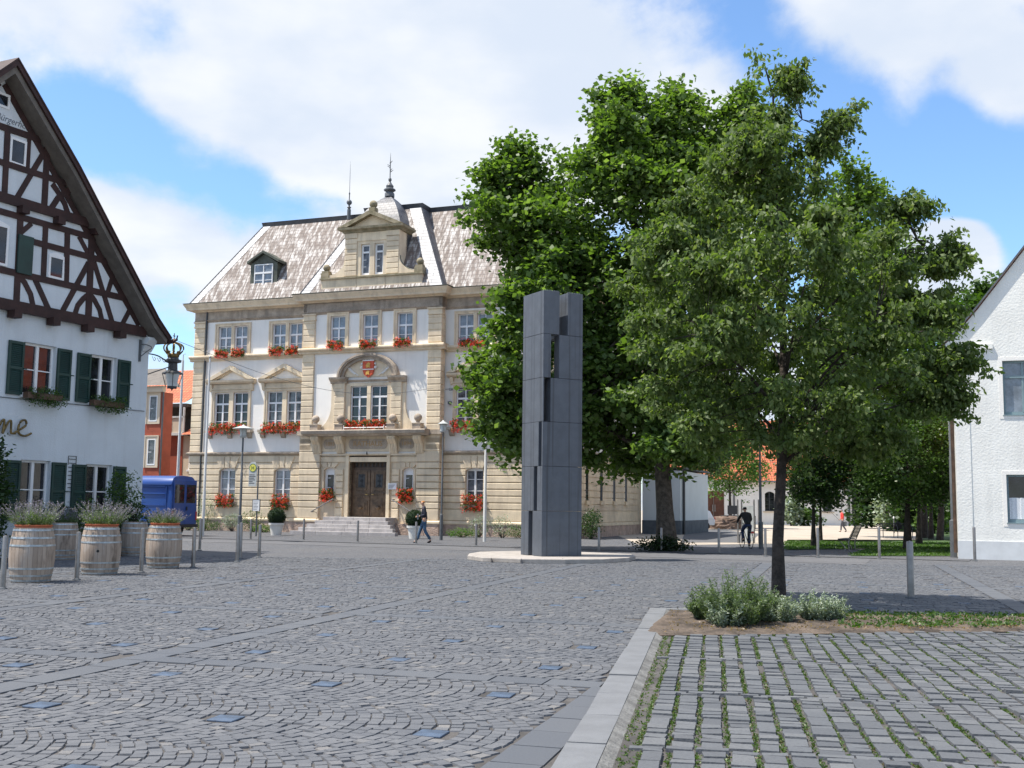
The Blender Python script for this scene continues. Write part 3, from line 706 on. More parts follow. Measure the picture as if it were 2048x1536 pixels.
# entablature above the door with lettering
q = MB(); q.box(-7.2, -1.4, .04, .2, 4.42, 5.22); q.box(-7.2, -1.4, -.02, .2, 4.24, 4.30)
for a, b in ((-5.62, -5.43), (-3.15, -2.96)): q.box(a, b, .04, .3, .91, 4.24)
q.box(-5.43, -3.15, .04, .3, 4.2, 4.24)
q.build('entablature', 'stone', TOWN)
def plaque(x0, x1, z0, z1, y):
    r_ = (z1 - z0) / 2; pts = []
    for k in range(7): a = -math.pi / 2 + math.pi * k / 6; pts.append((x1 - r_ * .6 + r_ * .6 * math.cos(a), (z0 + z1) / 2 + r_ * math.sin(a)))
    for k in range(7): a = math.pi / 2 + math.pi * k / 6; pts.append((x0 + r_ * .6 + r_ * .6 * math.cos(a), (z0 + z1) / 2 + r_ * math.sin(a)))
    return MB().prism(pts, y - .02, y).build('plaque', 'stone_dark', TOWN)
def text(body, m, size, loc, rot, parent=None, name='lettering', depth=.01, shear=0, sx=1., align='CENTER'):
    cu = bpy.data.curves.new(name, 'FONT'); cu.body = body; cu.size = size; cu.extrude = depth; cu.align_x = align; cu.align_y = 'CENTER'; cu.shear = shear; cu.resolution_u = 3
    t_ = bpy.data.objects.new(name + '_tmp', cu); COL.objects.link(t_); bpy.context.view_layer.update()
    me = bpy.data.meshes.new_from_object(t_.evaluated_get(bpy.context.evaluated_depsgraph_get())); bpy.data.objects.remove(t_); bpy.data.curves.remove(cu)
    o = bpy.data.objects.new(name, me); COL.objects.link(o); me.materials.clear(); me.materials.append(M[m]); o.location = loc; o.rotation_euler = rot; o.scale = (sx, 1, 1)
    if parent: o.parent = parent
    return o
FW = (R(90), 0, 0)
plaque(-5.45, -3.13, 4.55, 5.08, .035); plaque(-7.0, -6.2, 4.55, 5.08, .035); plaque(-2.42, -1.55, 4.55, 5.08, .035)
text('RATHAUS', 'letter_gold', .40, (-4.29, .008, 4.815), FW, TOWN); text('1893', 'letter_gold', .30, (-6.6, .008, 4.815), FW, TOWN); text('1894', 'letter_gold', .30, (-1.99, .008, 4.815), FW, TOWN)
MB().tube([(-4.3, -.05, 4.40), (-4.3, -.06, 4.28), (-4.3, .0, 4.22)], [.02, .035, .02], 6).build('hook', 'pole_dark', TOWN)
# door
DR = MB(); DR.box(-5.43, -3.15, .5, .56, .91, 4.2); DR.box(-5.43, -3.15, .44, .5, 3.42, 3.56); DR.box(-5.43, -5.33, .42, .5, .91, 4.2); DR.box(-3.25, -3.15, .42, .5, .91, 4.2)
DR.quad((-5.43, .16, .91), (-5.43, .16, 4.2), (-5.43, .56, 4.2), (-5.43, .56, .91)); D_ = DR.build('door_case', 'door_wood', TOWN)
q = MB()
for k in range(9): q.tube([(-5.2 + .24 * k, .44, 3.6), (-5.08 + .24 * k, .44, 3.85), (-5.2 + .24 * k, .44, 4.1)], .018, 5); q.tube([(-5.08 + .24 * k, .43, 3.6), (-5.2 + .24 * k, .43, 3.85), (-5.08 + .24 * k, .43, 4.1)], .018, 5)
q.build('transom_grille', 'pole_dark', TOWN)
for x0, x1 in ((-5.33, -4.31), (-4.27, -3.25)):
    d = MB(); d.box(x0, x1, .43, .49, .93, 3.42); d.box(x0 + .05, x1 - .05, .40, .43, 1.95, 2.03)
    xc = (x0 + x1) / 2
    for w_, y_ in ((.38, .405), (.31, .39), (.24, .37)): d.box(xc - w_, xc + w_, y_, .43, 1.42 - w_ * 1.0, 1.42 + w_ * 1.0)
    for z_ in (2.12, 2.34): d.box(xc - .3, xc + .3, .38, .43, z_, z_ + .1)
    d.box(x0 + .06, x1 - .06, .4, .43, .95, 1.0); d.box(xc - .34, xc - .28, .395, .43, 2.5, 3.3); d.box(xc + .28, xc + .34, .395, .43, 2.5, 3.3); d.box(xc - .34, xc + .34, .395, .43, 3.3, 3.36)
    dd = d.build('door_leaf', 'door_panel', TOWN)
    g = MB(); g.box(xc - .2, xc + .2, .42, .428, 2.5, 3.2); 
    for k in range(5): g.tube([(xc - .16 + .08 * k, .41, 2.5), (xc + .1 - .05 * k, .405, 2.85), (xc - .16 + .08 * k, .41, 3.2)], .013, 5)
    g.build('door_grille', 'pole_dark', dd)
    g = MB(); g.sphere((xc, .36, 1.42), .11, 12, 8); g.lathe([(.15, -.02), (.15, .02)], (xc, .36, 1.42), 14); g.build('door_boss', 'door_panel', dd, smooth=True)
    g = MB(); hx = x1 - .1 if x0 < -5 else x0 + .1; g.tube([(hx, .42, 2.12), (hx, .36, 2.12), (hx + (-.14 if x0 < -5 else .14), .35, 2.12)], .018, 6); g.build('door_handle', 'brass', dd)
MB().box(-3.02, -2.52, -.0, .03, 2.40, 2.72).build('notice_plate', 'white_paint', TOWN)
q = MB(); 
for k in range(4): q.box(-2.97, -2.6 - .05 * k, -.006, -.001, 2.62 - .055 * k, 2.64 - .055 * k)
q.build('notice_text', 'sign_ink', TOWN)
# stairs
q = MB()
for k in range(5):
    hw = 1.85 + .3 * k; yf = -1.2 - .32 * k; zt = .91 - .182 * k
    n = 4
    for j in range(n):
        a = c - hw + 2 * hw * j / n; b = c - hw + 2 * hw * (j + 1) / n
        q.box(a + .004, b - .004, yf, (.16 if k == 0 else -1.2 - .32 * (k - 1)) , 0, zt)
q.build('stair', 'step_stone', TOWN, bevel=.012)
for sg in (-1, 1):
    q = MB(); a = Vector((c + sg * 1.75, -.35, 1.86)); b = Vector((c + sg * 2.9, -1.75, 1.12)) if False else Vector((c + sg * 3.05, -.4, 1.16))
    q.tube([a + Vector((0, .35, -.0)), a, b, b + Vector((0, .3, 0))], .03, 8)
    q.tube([a + Vector((sg * .1, 0, -.06)), a + Vector((sg * .1, .45, -.12))], .016, 6); q.tube([b + Vector((-sg * .1, 0, .02)), b + Vector((-sg * .1, .45, -.04))], .016, 6)
    q.build('handrail', 'steel', TOWN, smooth=True)
# downpipe at the left corner pilaster and a small wall camera
q = MB(); q.tube([(-15.3, YW + .02, 12.6), (-15.3, YW, 12.3), (-15.3, YW - .02, .3)], .055, 8); q.build('downpipe', 'pole_dark', TOWN, smooth=True)
q = MB(); q.tube([(-.0, YW - .1, 7.7), (.42, YW - .25, 7.7)], .02, 6); q.box(.3, .46, YW - .33, YW - .18, 7.62, 7.74); q.box(.16, .3, YW - .12, YW + .07, 6.9, 7.06); q.build('wall_bracket', 'pole_grey', TOWN)
# roof -------------------------------------------------------------------
def slope(mb, a, b, c_, d, du=None):      # a,b eave (left,right) c_,d top (right,left): uv in metres along the slope
    a, b, c_, d = map(Vector, (a, b, c_, d)); e = (b - a).normalized(); up2 = (d - a) - e * (d - a).dot(e); upn = up2.normalized()
    f = lambda p: ((p - a).dot(e), (p - a).dot(upn))
    mb.quad(a, b, c_, d, [f(a), f(b), f(c_), f(d)])
EZ, TZ, ST = 13.12, 18.3, 2.95
rf = MB(); x0, x1, y0, y1 = XL - .3, XR + .3, YW - .18, 13.5
slope(rf, (x0, y0, EZ), (x1, y0, EZ), (x1 - ST, y0 + ST, TZ), (x0 + ST, y0 + ST, TZ)); slope(rf, (x0, y1, EZ), (x0, y0, EZ), (x0 + ST, y0 + ST, TZ), (x0 + ST, y1 - ST, TZ))
slope(rf, (x1, y0, EZ), (x1, y1, EZ), (x1 - ST, y1 - ST, TZ), (x1 - ST, y0 + ST, TZ)); slope(rf, (x1, y1, EZ), (x0, y1, EZ), (x0 + ST, y1 - ST, TZ), (x1 - ST, y1 - ST, TZ))
rf.build('roof', 'roof_slate', TOWN)
cr = MB(); cx0, cx1, cy0 = -8.66, .06, -.22; ez = 13.16; st = 2.6
slope(cr, (cx0, cy0, ez), (cx1, cy0, ez), (cx1 - st, cy0 + st, TZ + .04), (cx0 + st, cy0 + st, TZ + .04))
slope(cr, (cx0, cy0 + 3.6, ez), (cx0, cy0, ez), (cx0 + st, cy0 + st, TZ + .04), (cx0 + st, cy0 + 3.6, TZ + .04))
CR = cr.build('centre_roof', 'roof_slate', TOWN)
q = MB(); slope(q, (cx1, cy0, ez), (cx1, cy0 + 3.6, ez), (cx1 - st, cy0 + 3.6, TZ + .04), (cx1 - st, cy0 + st, TZ + .04)); q.build('centre_roof_shaded_side', 'roof_dark', TOWN)  # slope turned from the sun: its shade is put into the darker slate colour
hp = MB()      # pale hip slates lying on the arrises, and dark flashing on the ridges
def hipstrip(mb, a, b, dx, off):
    a, b = Vector(a) + Vector(off), Vector(b) + Vector(off); e = Vector((dx, 0, 0)); slope(mb, a, a + e, b + e, b)
hipstrip(hp, (x0, y0, EZ), (x0 + ST, y0 + ST, TZ), .55, (0, -.012, .012)); hipstrip(hp, (cx1 - .75, cy0, ez), (cx1 - st - .75, cy0 + st, TZ + .04), .75, (0, -.012, .012)); hipstrip(hp, (cx0, cy0, ez), (cx0 + st, cy0 + st, TZ + .04), .6, (0, -.012, .012))
builds(hp, 'hip_slates', 'roof_hip', TOWN)
q = MB()
for a, b in (((x0, y0, EZ), (x0 + ST, y0 + ST, TZ)), ((cx0, cy0, ez), (cx0 + st, cy0 + st, TZ)), ((cx1, cy0, ez), (cx1 - st, cy0 + st, TZ)), ((x1, y0, EZ), (x1 - ST, y0 + ST, TZ))): q.tube([a, b], .05, 6)
ring(q, [(.1, TZ - .22), (-.02, TZ - .2), (-.10, TZ + .12), (-.12, TZ + .16), (.5, TZ + .24)], x0 + ST, x1 - ST, y0 + ST, y1 - ST)
ring(q, [(.1, TZ - .18), (-.02, TZ - .16), (-.10, TZ + .17), (-.12, TZ + .21), (.5, TZ + .29)], cx0 + st, cx1 - st, cy0 + st, y0 + ST + .6)
q.add([(x0 + ST, y0 + ST, TZ + .2), (x1 - ST, y0 + ST, TZ + .2), (x1 - ST, y1 - ST, TZ + .2), (x0 + ST, y1 - ST, TZ + .2), (x0 + ST + 3, 7, TZ + .55), (x1 - ST - 3, 7, TZ + .55)], [(0, 1, 5, 4), (1, 2, 5), (2, 3, 4, 5), (3, 0, 4)])
builds(q, 'roof_crest', 'zinc_dark', TOWN)
# small dormer
dz = MB(); a, b, y = -12.72, -11.0, 1.05; dz.box(a, b, y, y + 2.0, 13.62, 15.4)
DM = dz.build('dormer', 'copper_dark', TOWN); ca = (a + b) / 2
dr = MB()
for sg in (-1, 1): 
    e = ca + sg * 1.06
    P4 = [(e, 15.38), (ca, 15.98), (ca, 16.12), (e, 15.52)]
    if sg < 0: P4 = P4[::-1]
    dr.prism(P4, y - .22, y + 2.4)
dr.prism([(a, 15.4), (b, 15.4), (ca, 15.95)], y - .02, y + 2.2); dr.box(a - .04, a + .2, y - .04, y, 13.62, 15.4); dr.box(b - .2, b + .04, y - .04, y, 13.62, 15.4); dr.box(a - .04, b + .04, y - .05, y, 13.55, 13.9)
dr.build('dormer_roof', 'copper_dark', DM)
f = sash(ca - .62, ca + .62, 13.98, 15.34, y - .08, (.3,), trans=.62).build('window', 'white_paint', DM); pane(f, ca - .6, ca + .6, 13.98, 15.34, y - .03, 'glass_curtain')
# stone gable
yg = -.10; gb = MB(); gb.box(-7.40, -1.24, yg, yg + .8, 13.16, 13.90)
gh = [(-5.0, -4.45, 14.05, 15.78), (-4.17, -3.62, 14.05, 15.78)]
wallh(gb, -5.98, -2.66, 14.0, 16.42, gh, yg + .06, .2)
for x in (-5.98, -2.66): gb.quad((x, yg + .06, 14), (x, yg + 1.0, 14), (x, yg + 1.0, 16.42), (x, yg + .06, 16.42))
for x0_, x1_ in ((-5.98, -5.22), (-3.42, -2.66)):
    courses(gb, x0_, x1_, [(14.02 + .30 * k + .006, 14.02 + .30 * (k + 1) - .006) for k in range(7)], [], yg, yg + .1)
gb.box(-6.0, -5.2, yg - .02, yg + .1, 16.14, 16.42); gb.box(-3.44, -2.64, yg - .02, yg + .1, 16.14, 16.42); gb.box(-5.22, -3.42, yg + .02, yg + .1, 15.95, 16.42)
for x in (-5.22, -3.46): gb.box(x - .02, x + .02, yg - .02, yg + .1, 13.18, 13.9)
GB = gb.build('stone_gable', 'stone', TOWN)
for sg in (-1, 1):
    cc = -4.32; pts = [(cc + sg * 1.66, 14.0)] + [(cc + sg * 1.66, 15.0)] + [(cc + sg * (1.66 + 1.0 * (1 - math.cos(t_))), 15.0 - .85 * math.sin(t_)) for t_ in [math.pi / 2 * i / 8 for i in range(1, 9)]] + [(cc + sg * 2.75, 14.15), (cc + sg * 2.75, 14.0)]
    MB().prism(pts, yg + .02, yg + .4).build('scroll', 'stone', GB)
    MB().xprism([], 0, 0) if False else None
    b = MB(); x = cc + sg * 2.86; b.box(x - .25, x + .25, yg - .02, yg + .42, 14.0, 14.3); b.box(x - .21, x + .21, yg + .02, yg + .38, 14.3, 14.42); b.sphere((x, yg + .2, 14.62), .205, 14, 9)
    b.build('ball_finial', 'stone_moss', GB, smooth=True)
    q = MB(); xs_ = cc + sg * 1.6
    q.tube([(cc + sg * (1.66 + 1.0 * (1 - math.cos(t_))), yg + .2, 15.03 - .85 * math.sin(t_)) for t_ in [math.pi / 2 * i / 8 for i in range(9)]], .03, 5); q.build('scroll_flashing', 'copper_dark', GB)
q = MB(); q.box(-7.46, -1.18, yg - .1, yg + .6, 13.90, 13.99)
ring(q, [(.1, 16.40), (-.1, 16.44), (-.14, 16.52), (-.32, 16.58), (-.34, 16.70), (.3, 16.72)], -5.98, -2.66, yg + .04, yg + 1.4)
for sg in (-1, 1):
    P4 = [(-4.32 + sg * 1.98, 16.73), (-4.32, 17.60), (-4.32, 17.36), (-4.32 + sg * 1.45, 16.73)]
    if sg > 0: P4 = P4[::-1]
    q.prism(P4, yg - .28, yg + 1.3)
q.build('gable_moulding', 'stone_moss', GB)
MB().prism([(-5.8, 16.72), (-2.84, 16.72), (-4.32, 17.4)], yg + .04, yg + 1.2).build('pediment_field', 'stone', GB)
b = MB(); b.box(-4.5, -4.14, yg - .1, yg + .3, 17.5, 17.78); b.sphere((-4.32, yg + .1, 17.98), .225, 14, 9); b.build('ball_finial', 'stone_moss', GB, smooth=True)
for a, b_, z0, z1 in gh:
    f = sash(a, b_, z0, z1, yg + .18, (.28, .5), trans=.74, bars=1, th=.1).build('window', 'white_paint', GB); pane(f, a, b_, z0, z1, yg + .225, 'glass_mix')
# body of the gable running back into the roof and the little slate dome above it
q = MB(); slope(q, (-2.66, yg + .9, 13.2), (-2.66, 3.4, 13.2), (-2.66, 3.4, 16.6), (-2.66, yg + .9, 16.6)); slope(q, (-5.98, 3.4, 13.2), (-5.98, yg + .9, 13.2), (-5.98, yg + .9, 16.6), (-5.98, 3.4, 16.6)); builds(q, 'gable_cheek', 'zinc_dark', GB)
dm = MB(); cxm, cym = -4.32, 1.9; n = 8
def sq(h_, z): return [(cxm - h_, cym - h_, z), (cxm + h_, cym - h_, z), (cxm + h_, cym + h_, z), (cxm - h_, cym + h_, z)]
prf = [(1.5, 16.6), (1.42, 17.0), (1.2, 17.5), (.94, 18.0), (.66, 18.4), (.38, 18.7), (.18, 18.88)]
acc_l = 0
for (ha, za), (hb, zb) in zip(prf, prf[1:]):
    A, B = sq(ha, za), sq(hb, zb); dl = math.hypot(ha - hb, zb - za)
    for k in range(4):
        j = (k + 1) % 4; dm.quad(A[k], A[j], B[j], B[k], [(0 - ha, acc_l), (ha, acc_l), (hb, acc_l + dl), (-hb, acc_l + dl)])
    acc_l += dl
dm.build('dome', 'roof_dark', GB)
q = MB(); q.lathe([(.28, 18.9), (.28, 19.1), (.2, 19.2), (.34, 19.28), (.34, 19.34), (.2, 19.42), (.22, 19.55), (.12, 19.68), (.05, 19.8), (.1, 19.88), (.03, 19.95), (.025, 20.9), (.004, 21.5)], (cxm, cym, 0), 10)
q.sphere((cxm, cym, 19.93), .1, 8, 6)
for k in range(7):    # weather vane leaves
    a = k * .9; q.tube([(cxm, cym, 20.35 + .09 * k), (cxm + .2 * math.cos(a), cym, 20.47 + .09 * k)], [.03, .012], 5)
q.build('dome_finial', 'pole_grey', GB, smooth=True)
q = MB(); q.lathe([(.11, 18.4), (.11, 19.0), (.06, 19.05), (.13, 19.12), (.05, 19.2), (.05, 19.3), (.05, 19.55), (.03, 19.6), (.03, 19.9), (.05, 19.95), (.015, 20.05), (.012, 21.2), (.003, 21.9)], (-7.45, 2.9, -.3), 10); q.sphere((-7.45, 2.9, 19.13), .16, 12, 8)
q.build('roof_finial', 'pole_grey', TOWN, smooth=True)

# ================================================================== TIMBERED HOUSE (left)
HC = G(278, 1104); HR = R(65)
HO = thing('timbered_house', 'white plastered gable house with dark red timber framing and green shutters', 'house', HC, HR)
wl = MB(); WW = [(-4.91, -3.75, 4.55, 6.07), (-2.43, -1.35, 4.55, 6.04), (-9.2, -8.1, 4.55, 6.05)]; WL = [(-4.79, -3.72, 1.05, 2.73), (-2.39, -1.32, 1.05, 2.70), (-9.2, -8.1, 1.05, 2.7)]
wallh(wl, -12.6, 0, 0, 6.9, WW + WL, 0, .22)
for x in (0, -12.6): wl.quad((x, 0, 0), (x, 14, 0), (x, 14, 7), (x, 0, 7))
wl.quad((-12.6, 14, 0), (0, 14, 0), (0, 14, 7), (-12.6, 14, 7)); wl.add([(-12.6, 14, 7), (0, 14, 7), (-6.3, 14, 13.7)], [(0, 1, 2)])
wl.xprism([(-.06, 6.4), (-.3, 6.75), (-.3, 6.85), (.3, 6.85), (.3, 6.4)], -.35, .05)
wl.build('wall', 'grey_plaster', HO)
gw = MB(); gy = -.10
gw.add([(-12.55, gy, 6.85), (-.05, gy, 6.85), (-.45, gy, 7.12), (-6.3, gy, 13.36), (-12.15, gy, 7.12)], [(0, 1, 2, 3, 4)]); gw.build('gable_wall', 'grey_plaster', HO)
BE = [('h',-6.3,11.93,-4.59,11.97,.16),('h',-6.3,10.93,-3.62,10.96,.15),('h',-6.3,9.95,-2.75,9.97,.23),('h',-6.3,9.55,-2.4,9.57,.15),('h',-4.95,8.95,-1.86,8.96,.15),('h',-6.3,7.93,-.75,7.95,.16),('h',-6.3,6.99,-.02,7.0,.26),('v',-6.02,11.96,-5.98,9.85,.15),('v',-5.27,11.92,-5.26,11.0,.1),('v',-4.62,11.94,-4.6,10.09,.17),('v',-5.40,9.48,-5.36,7.03,.17),('v',-4.51,9.48,-4.48,7.93,.15),('v',-3.70,9.48,-3.64,8.0,.16),('v',-2.76,9.69,-2.72,6.98,.2),('d',-4.7,11.69,-5.54,10.1,.14),('c',-4.34,10.79,-3.66,9.96,.15),('c',-3.65,10.83,-4.34,10.08,.15),('d',-5.34,9.13,-5.02,9.45,.12),('d',-3.24,9.47,-2.82,9.0,.13),('d',-2.84,8.74,-3.7,7.16,.15),('d',-2.61,8.83,-1.76,7.14,.15),('d',-1.77,8.71,-2.0,8.0,.14),('d',-4.77,7.89,-4.22,7.10,.15),('c',-5.24,7.83,-4.78,7.1,.14),('c',-2.84,7.74,-3.25,7.1,.14),('c',-2.63,7.77,-2.17,7.1,.14),('d',-1.05,7.6,-1.33,7.11,.14),('d',-.62,7.2,-6.2,13.14,.16)]
tm = MB()
for mi in (0, 1):
    for t_, xa, za, xb, zb, th in BE:
        if t_ == 'h':
            xb = min(xb, -6.3 + (2.35 + (11.05 - zb) / 1.129 if zb < 11.05 else (13.36 - zb) / .983) - .0)
        if mi: xa, xb = -12.6 - xa, -12.6 - xb
        a = Vector((xa, 0, za)); b = Vector((xb, 0, zb)); th = th * 1.14; d = (b - a).normalized(); n = Vector((-d.z, 0, d.x)) * th * .52
        out = {'h': .035, 'v': .03, 'd': .024, 'c': .026}[t_] + (.06 if th > .2 and t_ == 'h' else 0)
        P = [a, b]
        if t_ == 'c':     # curved brace
            m_ = (a + b) / 2 + Vector((-d.z, 0, d.x)) * (.10 if (xb > xa) ^ mi else -.10); P = [a, a * .55 + m_ * .45 + (a - b) * .02, m_ * .8 + b * .2, b]
        for p0, p1 in zip(P, P[1:]):
            dd = (p1 - p0).normalized(); nn = Vector((-dd.z, 0, dd.x)) * th * .52; q0 = p0 - dd * .02; q1 = p1 + dd * .02
            tm.prism([((q0 - nn).x, (q0 - nn).z), ((q1 - nn).x, (q1 - nn).z), ((q1 + nn).x, (q1 + nn).z), ((q0 + nn).x, (q0 + nn).z)], gy - out - random.uniform(0, .004), gy + .02)
    for x, z in ((-5.41, 9.75), (-4.12, 9.75), (-2.73, 9.75), (-5.46, 6.76), (-4.09, 6.76), (-2.79, 6.76), (-1.48, 6.76)):
        if mi: x = -12.6 - x
        tm.box(x - .13, x + .13, gy - .24, gy + .05, z - .11, z + .1)
tm.build('timber_frame', 'timber', HO)
def casement(parent, a, b, c, d, y, m='glass_dark', openleft=False):
    f = sash(a, b, c, d, y, (.5,), bars=2, th=.07).build('window', 'white_paint', parent); pane(f, a, b, c, d, y + .05, m); return f
for a, b, c_, d in WW + WL: casement(HO, a, b, c_, d, .12)
for a, b, c_, d in WW: MB().box(a - .08, b + .08, -.10, .1, c_ - .07, c_).build('window_sill', 'grey_trim', HO)
def shutter(x0, x1, z0, z1):
    m = MB(); y0 = -.07; m.box(x0, x0 + .07, y0, -.02, z0, z1); m.box(x1 - .07, x1, y0, -.02, z0, z1)
    for z in (z0, z1 - .08, (z0 + z1) / 2 - .04): m.box(x0 + .07, x1 - .07, y0, -.02, z, z + .08)
    k = int((z1 - z0) / .055)
    for i in range(k):
        z = z0 + .04 + (z1 - z0 - .08) * i / k; m.add([(x0 + .07, y0 + .008, z), (x1 - .07, y0 + .008, z), (x1 - .07, -.03, z + .05), (x0 + .07, -.03, z + .05)], [(0, 1, 2, 3)])
    m.box(x0 + .07, x1 - .07, -.03, -.02, z0 + .05, z1 - .05); m.box(x1 - .02, x1 + .09, y0 - .03, y0, (z0 + z1) / 2 - .015, (z0 + z1) / 2 + .015)
    m.build('shutter', 'shutter_green', HO)
for a, b, c_, d in WW + WL: shutter(a - .55, a - .02, c_ - .02, d - .03); shutter(b + .02, b + .54, c_ - .02, d - .03)
for a, b, c_, d, ar_ in ((-5.90, -5.34, 11.0, 11.76, 0), (-4.32, -3.74, 8.03, 8.72, 1), (-6.85, -5.75, 8.05, 9.2, 1), (-6.60, -6.0, 12.48, 12.9, 0)):
    w_ = .07; q = MB(); q.box(a, a + w_, gy - .03, gy + .06, c_, d); q.box(b - w_, b, gy - .03, gy + .06, c_, d); q.box(a + w_, b - w_, gy - .03, gy + .06, c_, c_ + w_)
    q.box(a + w_, b - w_, gy - .03, gy + .06, d - w_, d)
    if ar_:
        for i in range(8):
            xa = a + (b - a) * i / 8; xb = a + (b - a) * (i + 1) / 8; f = lambda x: d + .1 * (1 - ((x - (a + b) / 2) / ((b - a) / 2)) ** 2)
            q.prism([(xa, d), (xb, d), (xb, f(xb)), (xa, f(xa))], gy - .03, gy + .06)
    if b - a > .8: q.box((a + b) / 2 - .03, (a + b) / 2 + .03, gy - .03, gy + .05, c_ + w_, d - w_)
    f = q.build('window', 'white_paint', HO); MB().quad((a, gy - .008, c_), (b, gy - .008, c_), (b, gy - .008, d), (a, gy - .008, d)).build('pane', 'glass_dark', f)
m_ = MB(); m_.box(-5.5 + .04, -4.95, gy - .09, gy - .04, 7.95, 9.05); m_.build('shutter', 'shutter_green', HO)
# roof with deep verge
rh = MB()
for sg in (-1, 1):
    cx = -6.3; P5 = [(cx, 13.66), (cx + sg * 2.35, 11.30), (cx + sg * 5.9, 7.32), (cx + sg * 6.46, 6.82), (cx + sg * 6.42, 6.68), (cx + sg * 5.85, 7.10), (cx + sg * 2.35, 11.05), (cx, 13.36)]
    if sg > 0: P5 = P5[::-1]
    rh.prism(P5, -.62, 14.5)
rh.build('roof', 'soffit', HO)
q = MB()
for sg in (-1, 1):
    P5 = [(cx, 13.78), (cx + sg * 2.4, 11.38), (cx + sg * 5.95, 7.40), (cx + sg * 6.54, 6.86), (cx + sg * 6.50, 6.76), (cx + sg * 5.9, 7.26), (cx + sg * 2.36, 11.22), (cx, 13.58)]
    if sg > 0: P5 = P5[::-1]
    q.prism(P5, -.70, -.625)
    P6 = [(cx, 13.81), (cx + sg * 2.4, 11.41), (cx + sg * 5.95, 7.43), (cx + sg * 6.57, 6.88), (cx + sg * 6.55, 6.84), (cx + sg * 5.95, 7.37), (cx + sg * 2.4, 11.35), (cx, 13.75)]
    if sg > 0: P6 = P6[::-1]
    q.prism(P6, -.72, 14.5)
q.build('bargeboard', 'timber', HO)
q = MB(); q.tube([(.26, -.78, 6.76), (.26, 14, 6.76)], .075, 8); q.tube([(.26, -.76, 6.76), (.32, -.86, 6.82), (.30, -.9, 6.95)], [.055, .045, .03], 6); q.build('eaves_gutter', 'timber', HO, smooth=True)
text('zum Bürgerhof', 'letter_grey', .27, (-6.15, gy - .006, 12.20), FW, HO, depth=.004, shear=.35)
def script(parent, pts, r, m, name='letter'): 
    return MB().tube([Vector(p) for p in pts], r, 6).build(name, m, parent, smooth=True)
# raised handwritten letters of the inn name
def cub(P, n=7):
    out = []
    for i in range(len(P) - 1):
        p0 = Vector(P[max(i - 1, 0)]); p1 = Vector(P[i]); p2 = Vector(P[i + 1]); p3 = Vector(P[min(i + 2, len(P) - 1)])
        for k in range(n):
            t = k / n; out.append(.5 * ((2 * p1) + (p2 - p0) * t + (2 * p0 - 5 * p1 + 4 * p2 - p3) * t * t + (3 * p1 - p0 - 3 * p2 + p3) * t ** 3))
    return out + [Vector(P[-1])]
bx, bz = -5.95, 3.42
ltr = {'m': [(0, .05), (.08, .25), (.13, .30), (.12, .12), (.10, .0), (.2, .24), (.27, .30), (.27, .14), (.25, .0), (.36, .24), (.43, .29), (.44, .12), (.45, .02), (.55, .02)],
       'e': [(.0, .02), (.12, .10), (.28, .22), (.26, .33), (.16, .30), (.10, .14), (.14, .01), (.28, -.02), (.42, .05)], 'o': [(0, .05), (.03, .22), (.14, .30), (.22, .2), (.18, .05), (.08, .0), (.04, .12), (.12, .27), (.28, .26)]}
for ch, ox, sc in (('o', -.25, 1.1), ('m', .05, 1.25), ('e', .78, 1.25)):
    script(HO, cub([(bx + ox + x * sc * 1.15, -.10, bz + z * sc) for x, z in ltr[ch]], 4), .032, 'gold_iron')
# thin iron trellis and wall ornament
q = MB()
for k in range(9): q.box(-3.08 + .02 * (k % 2), -2.80, -.03, -.02, 1.85 + .12 * k, 1.87 + .12 * k)
for x in (-3.1, -2.8): q.box(x, x + .015, -.03, -.02, 2.65, 2.9)
q.box(-3.1, -2.785, -.03, -.02, 2.9, 2.915); q.build('trellis', 'pole_dark', HO)
q = MB(); q.tube(cub([(-.42, -.05, 6.2), (-.42, -.3, 6.35), (-.3, -.4, 6.5), (-.35, -.2, 6.6), (-.42, -.05, 6.6)]), .015, 5); q.box(-.45, -.41, -.08, -.0, 6.05, 6.75); q.tube([(-5.8, -.03, 4.42), (-.1, -.03, 4.48)], .012, 5); q.build('wall_iron', 'pole_grey', HO)

# lantern with a crown on a bracket from the house corner
LN = thing('crown_lantern', 'iron lantern topped by a crown, hung on a bracket from the timbered house corner', 'lantern', HC, HR)
lx, ly = 1.25, -.35     # hangs beyond the corner
LP = HC + Vector((0, 0, 0)); 
lp = AT(345, 748, HC.y + .9); loc = Matrix.Rotation(-HR, 3, 'Z') @ (lp - HC); lx, ly, lz = loc
q = MB(); q.tube(cub([(.0, .0, lz + .55), (lx * .4, ly * .4, lz + .52), (lx * .9, ly * .9, lz + .32), (lx, ly, lz + .3)]), .022, 6); q.tube([(0, 0, lz - .12), (lx, ly, lz + .28)], .018, 6)
for k in range(4): t_ = .15 + .2 * k; q.tube(cub([(lx * t_, ly * t_, lz + .5 - .1 * t_), (lx * (t_ + .08), ly * (t_ + .08), lz + .35), (lx * (t_ + .14), ly * (t_ + .14), lz + .42), (lx * (t_ + .08), ly * (t_ + .08), lz + .46)]), .009, 4)
q.build('bracket', 'pole_dark', LN)
def ring4(h, z): return [(lx - h, ly - h, z), (lx + h, ly - h, z), (lx + h, ly + h, z), (lx - h, ly + h, z)]
q = MB(); q.lathe([(.26, .0), (.25, .03), (.12, .10), (.11, .28), (.2, .3), (.21, .36), (.15, .38), (.13, .42)], (lx, ly, lz), 8)
for k in range(4):
    a = math.pi / 4 + k * math.pi / 2; q.tube([(lx + .245 * math.cos(a), ly + .245 * math.sin(a), lz), (lx + .155 * math.cos(a), ly + .155 * math.sin(a), lz - .33)], .013, 4)
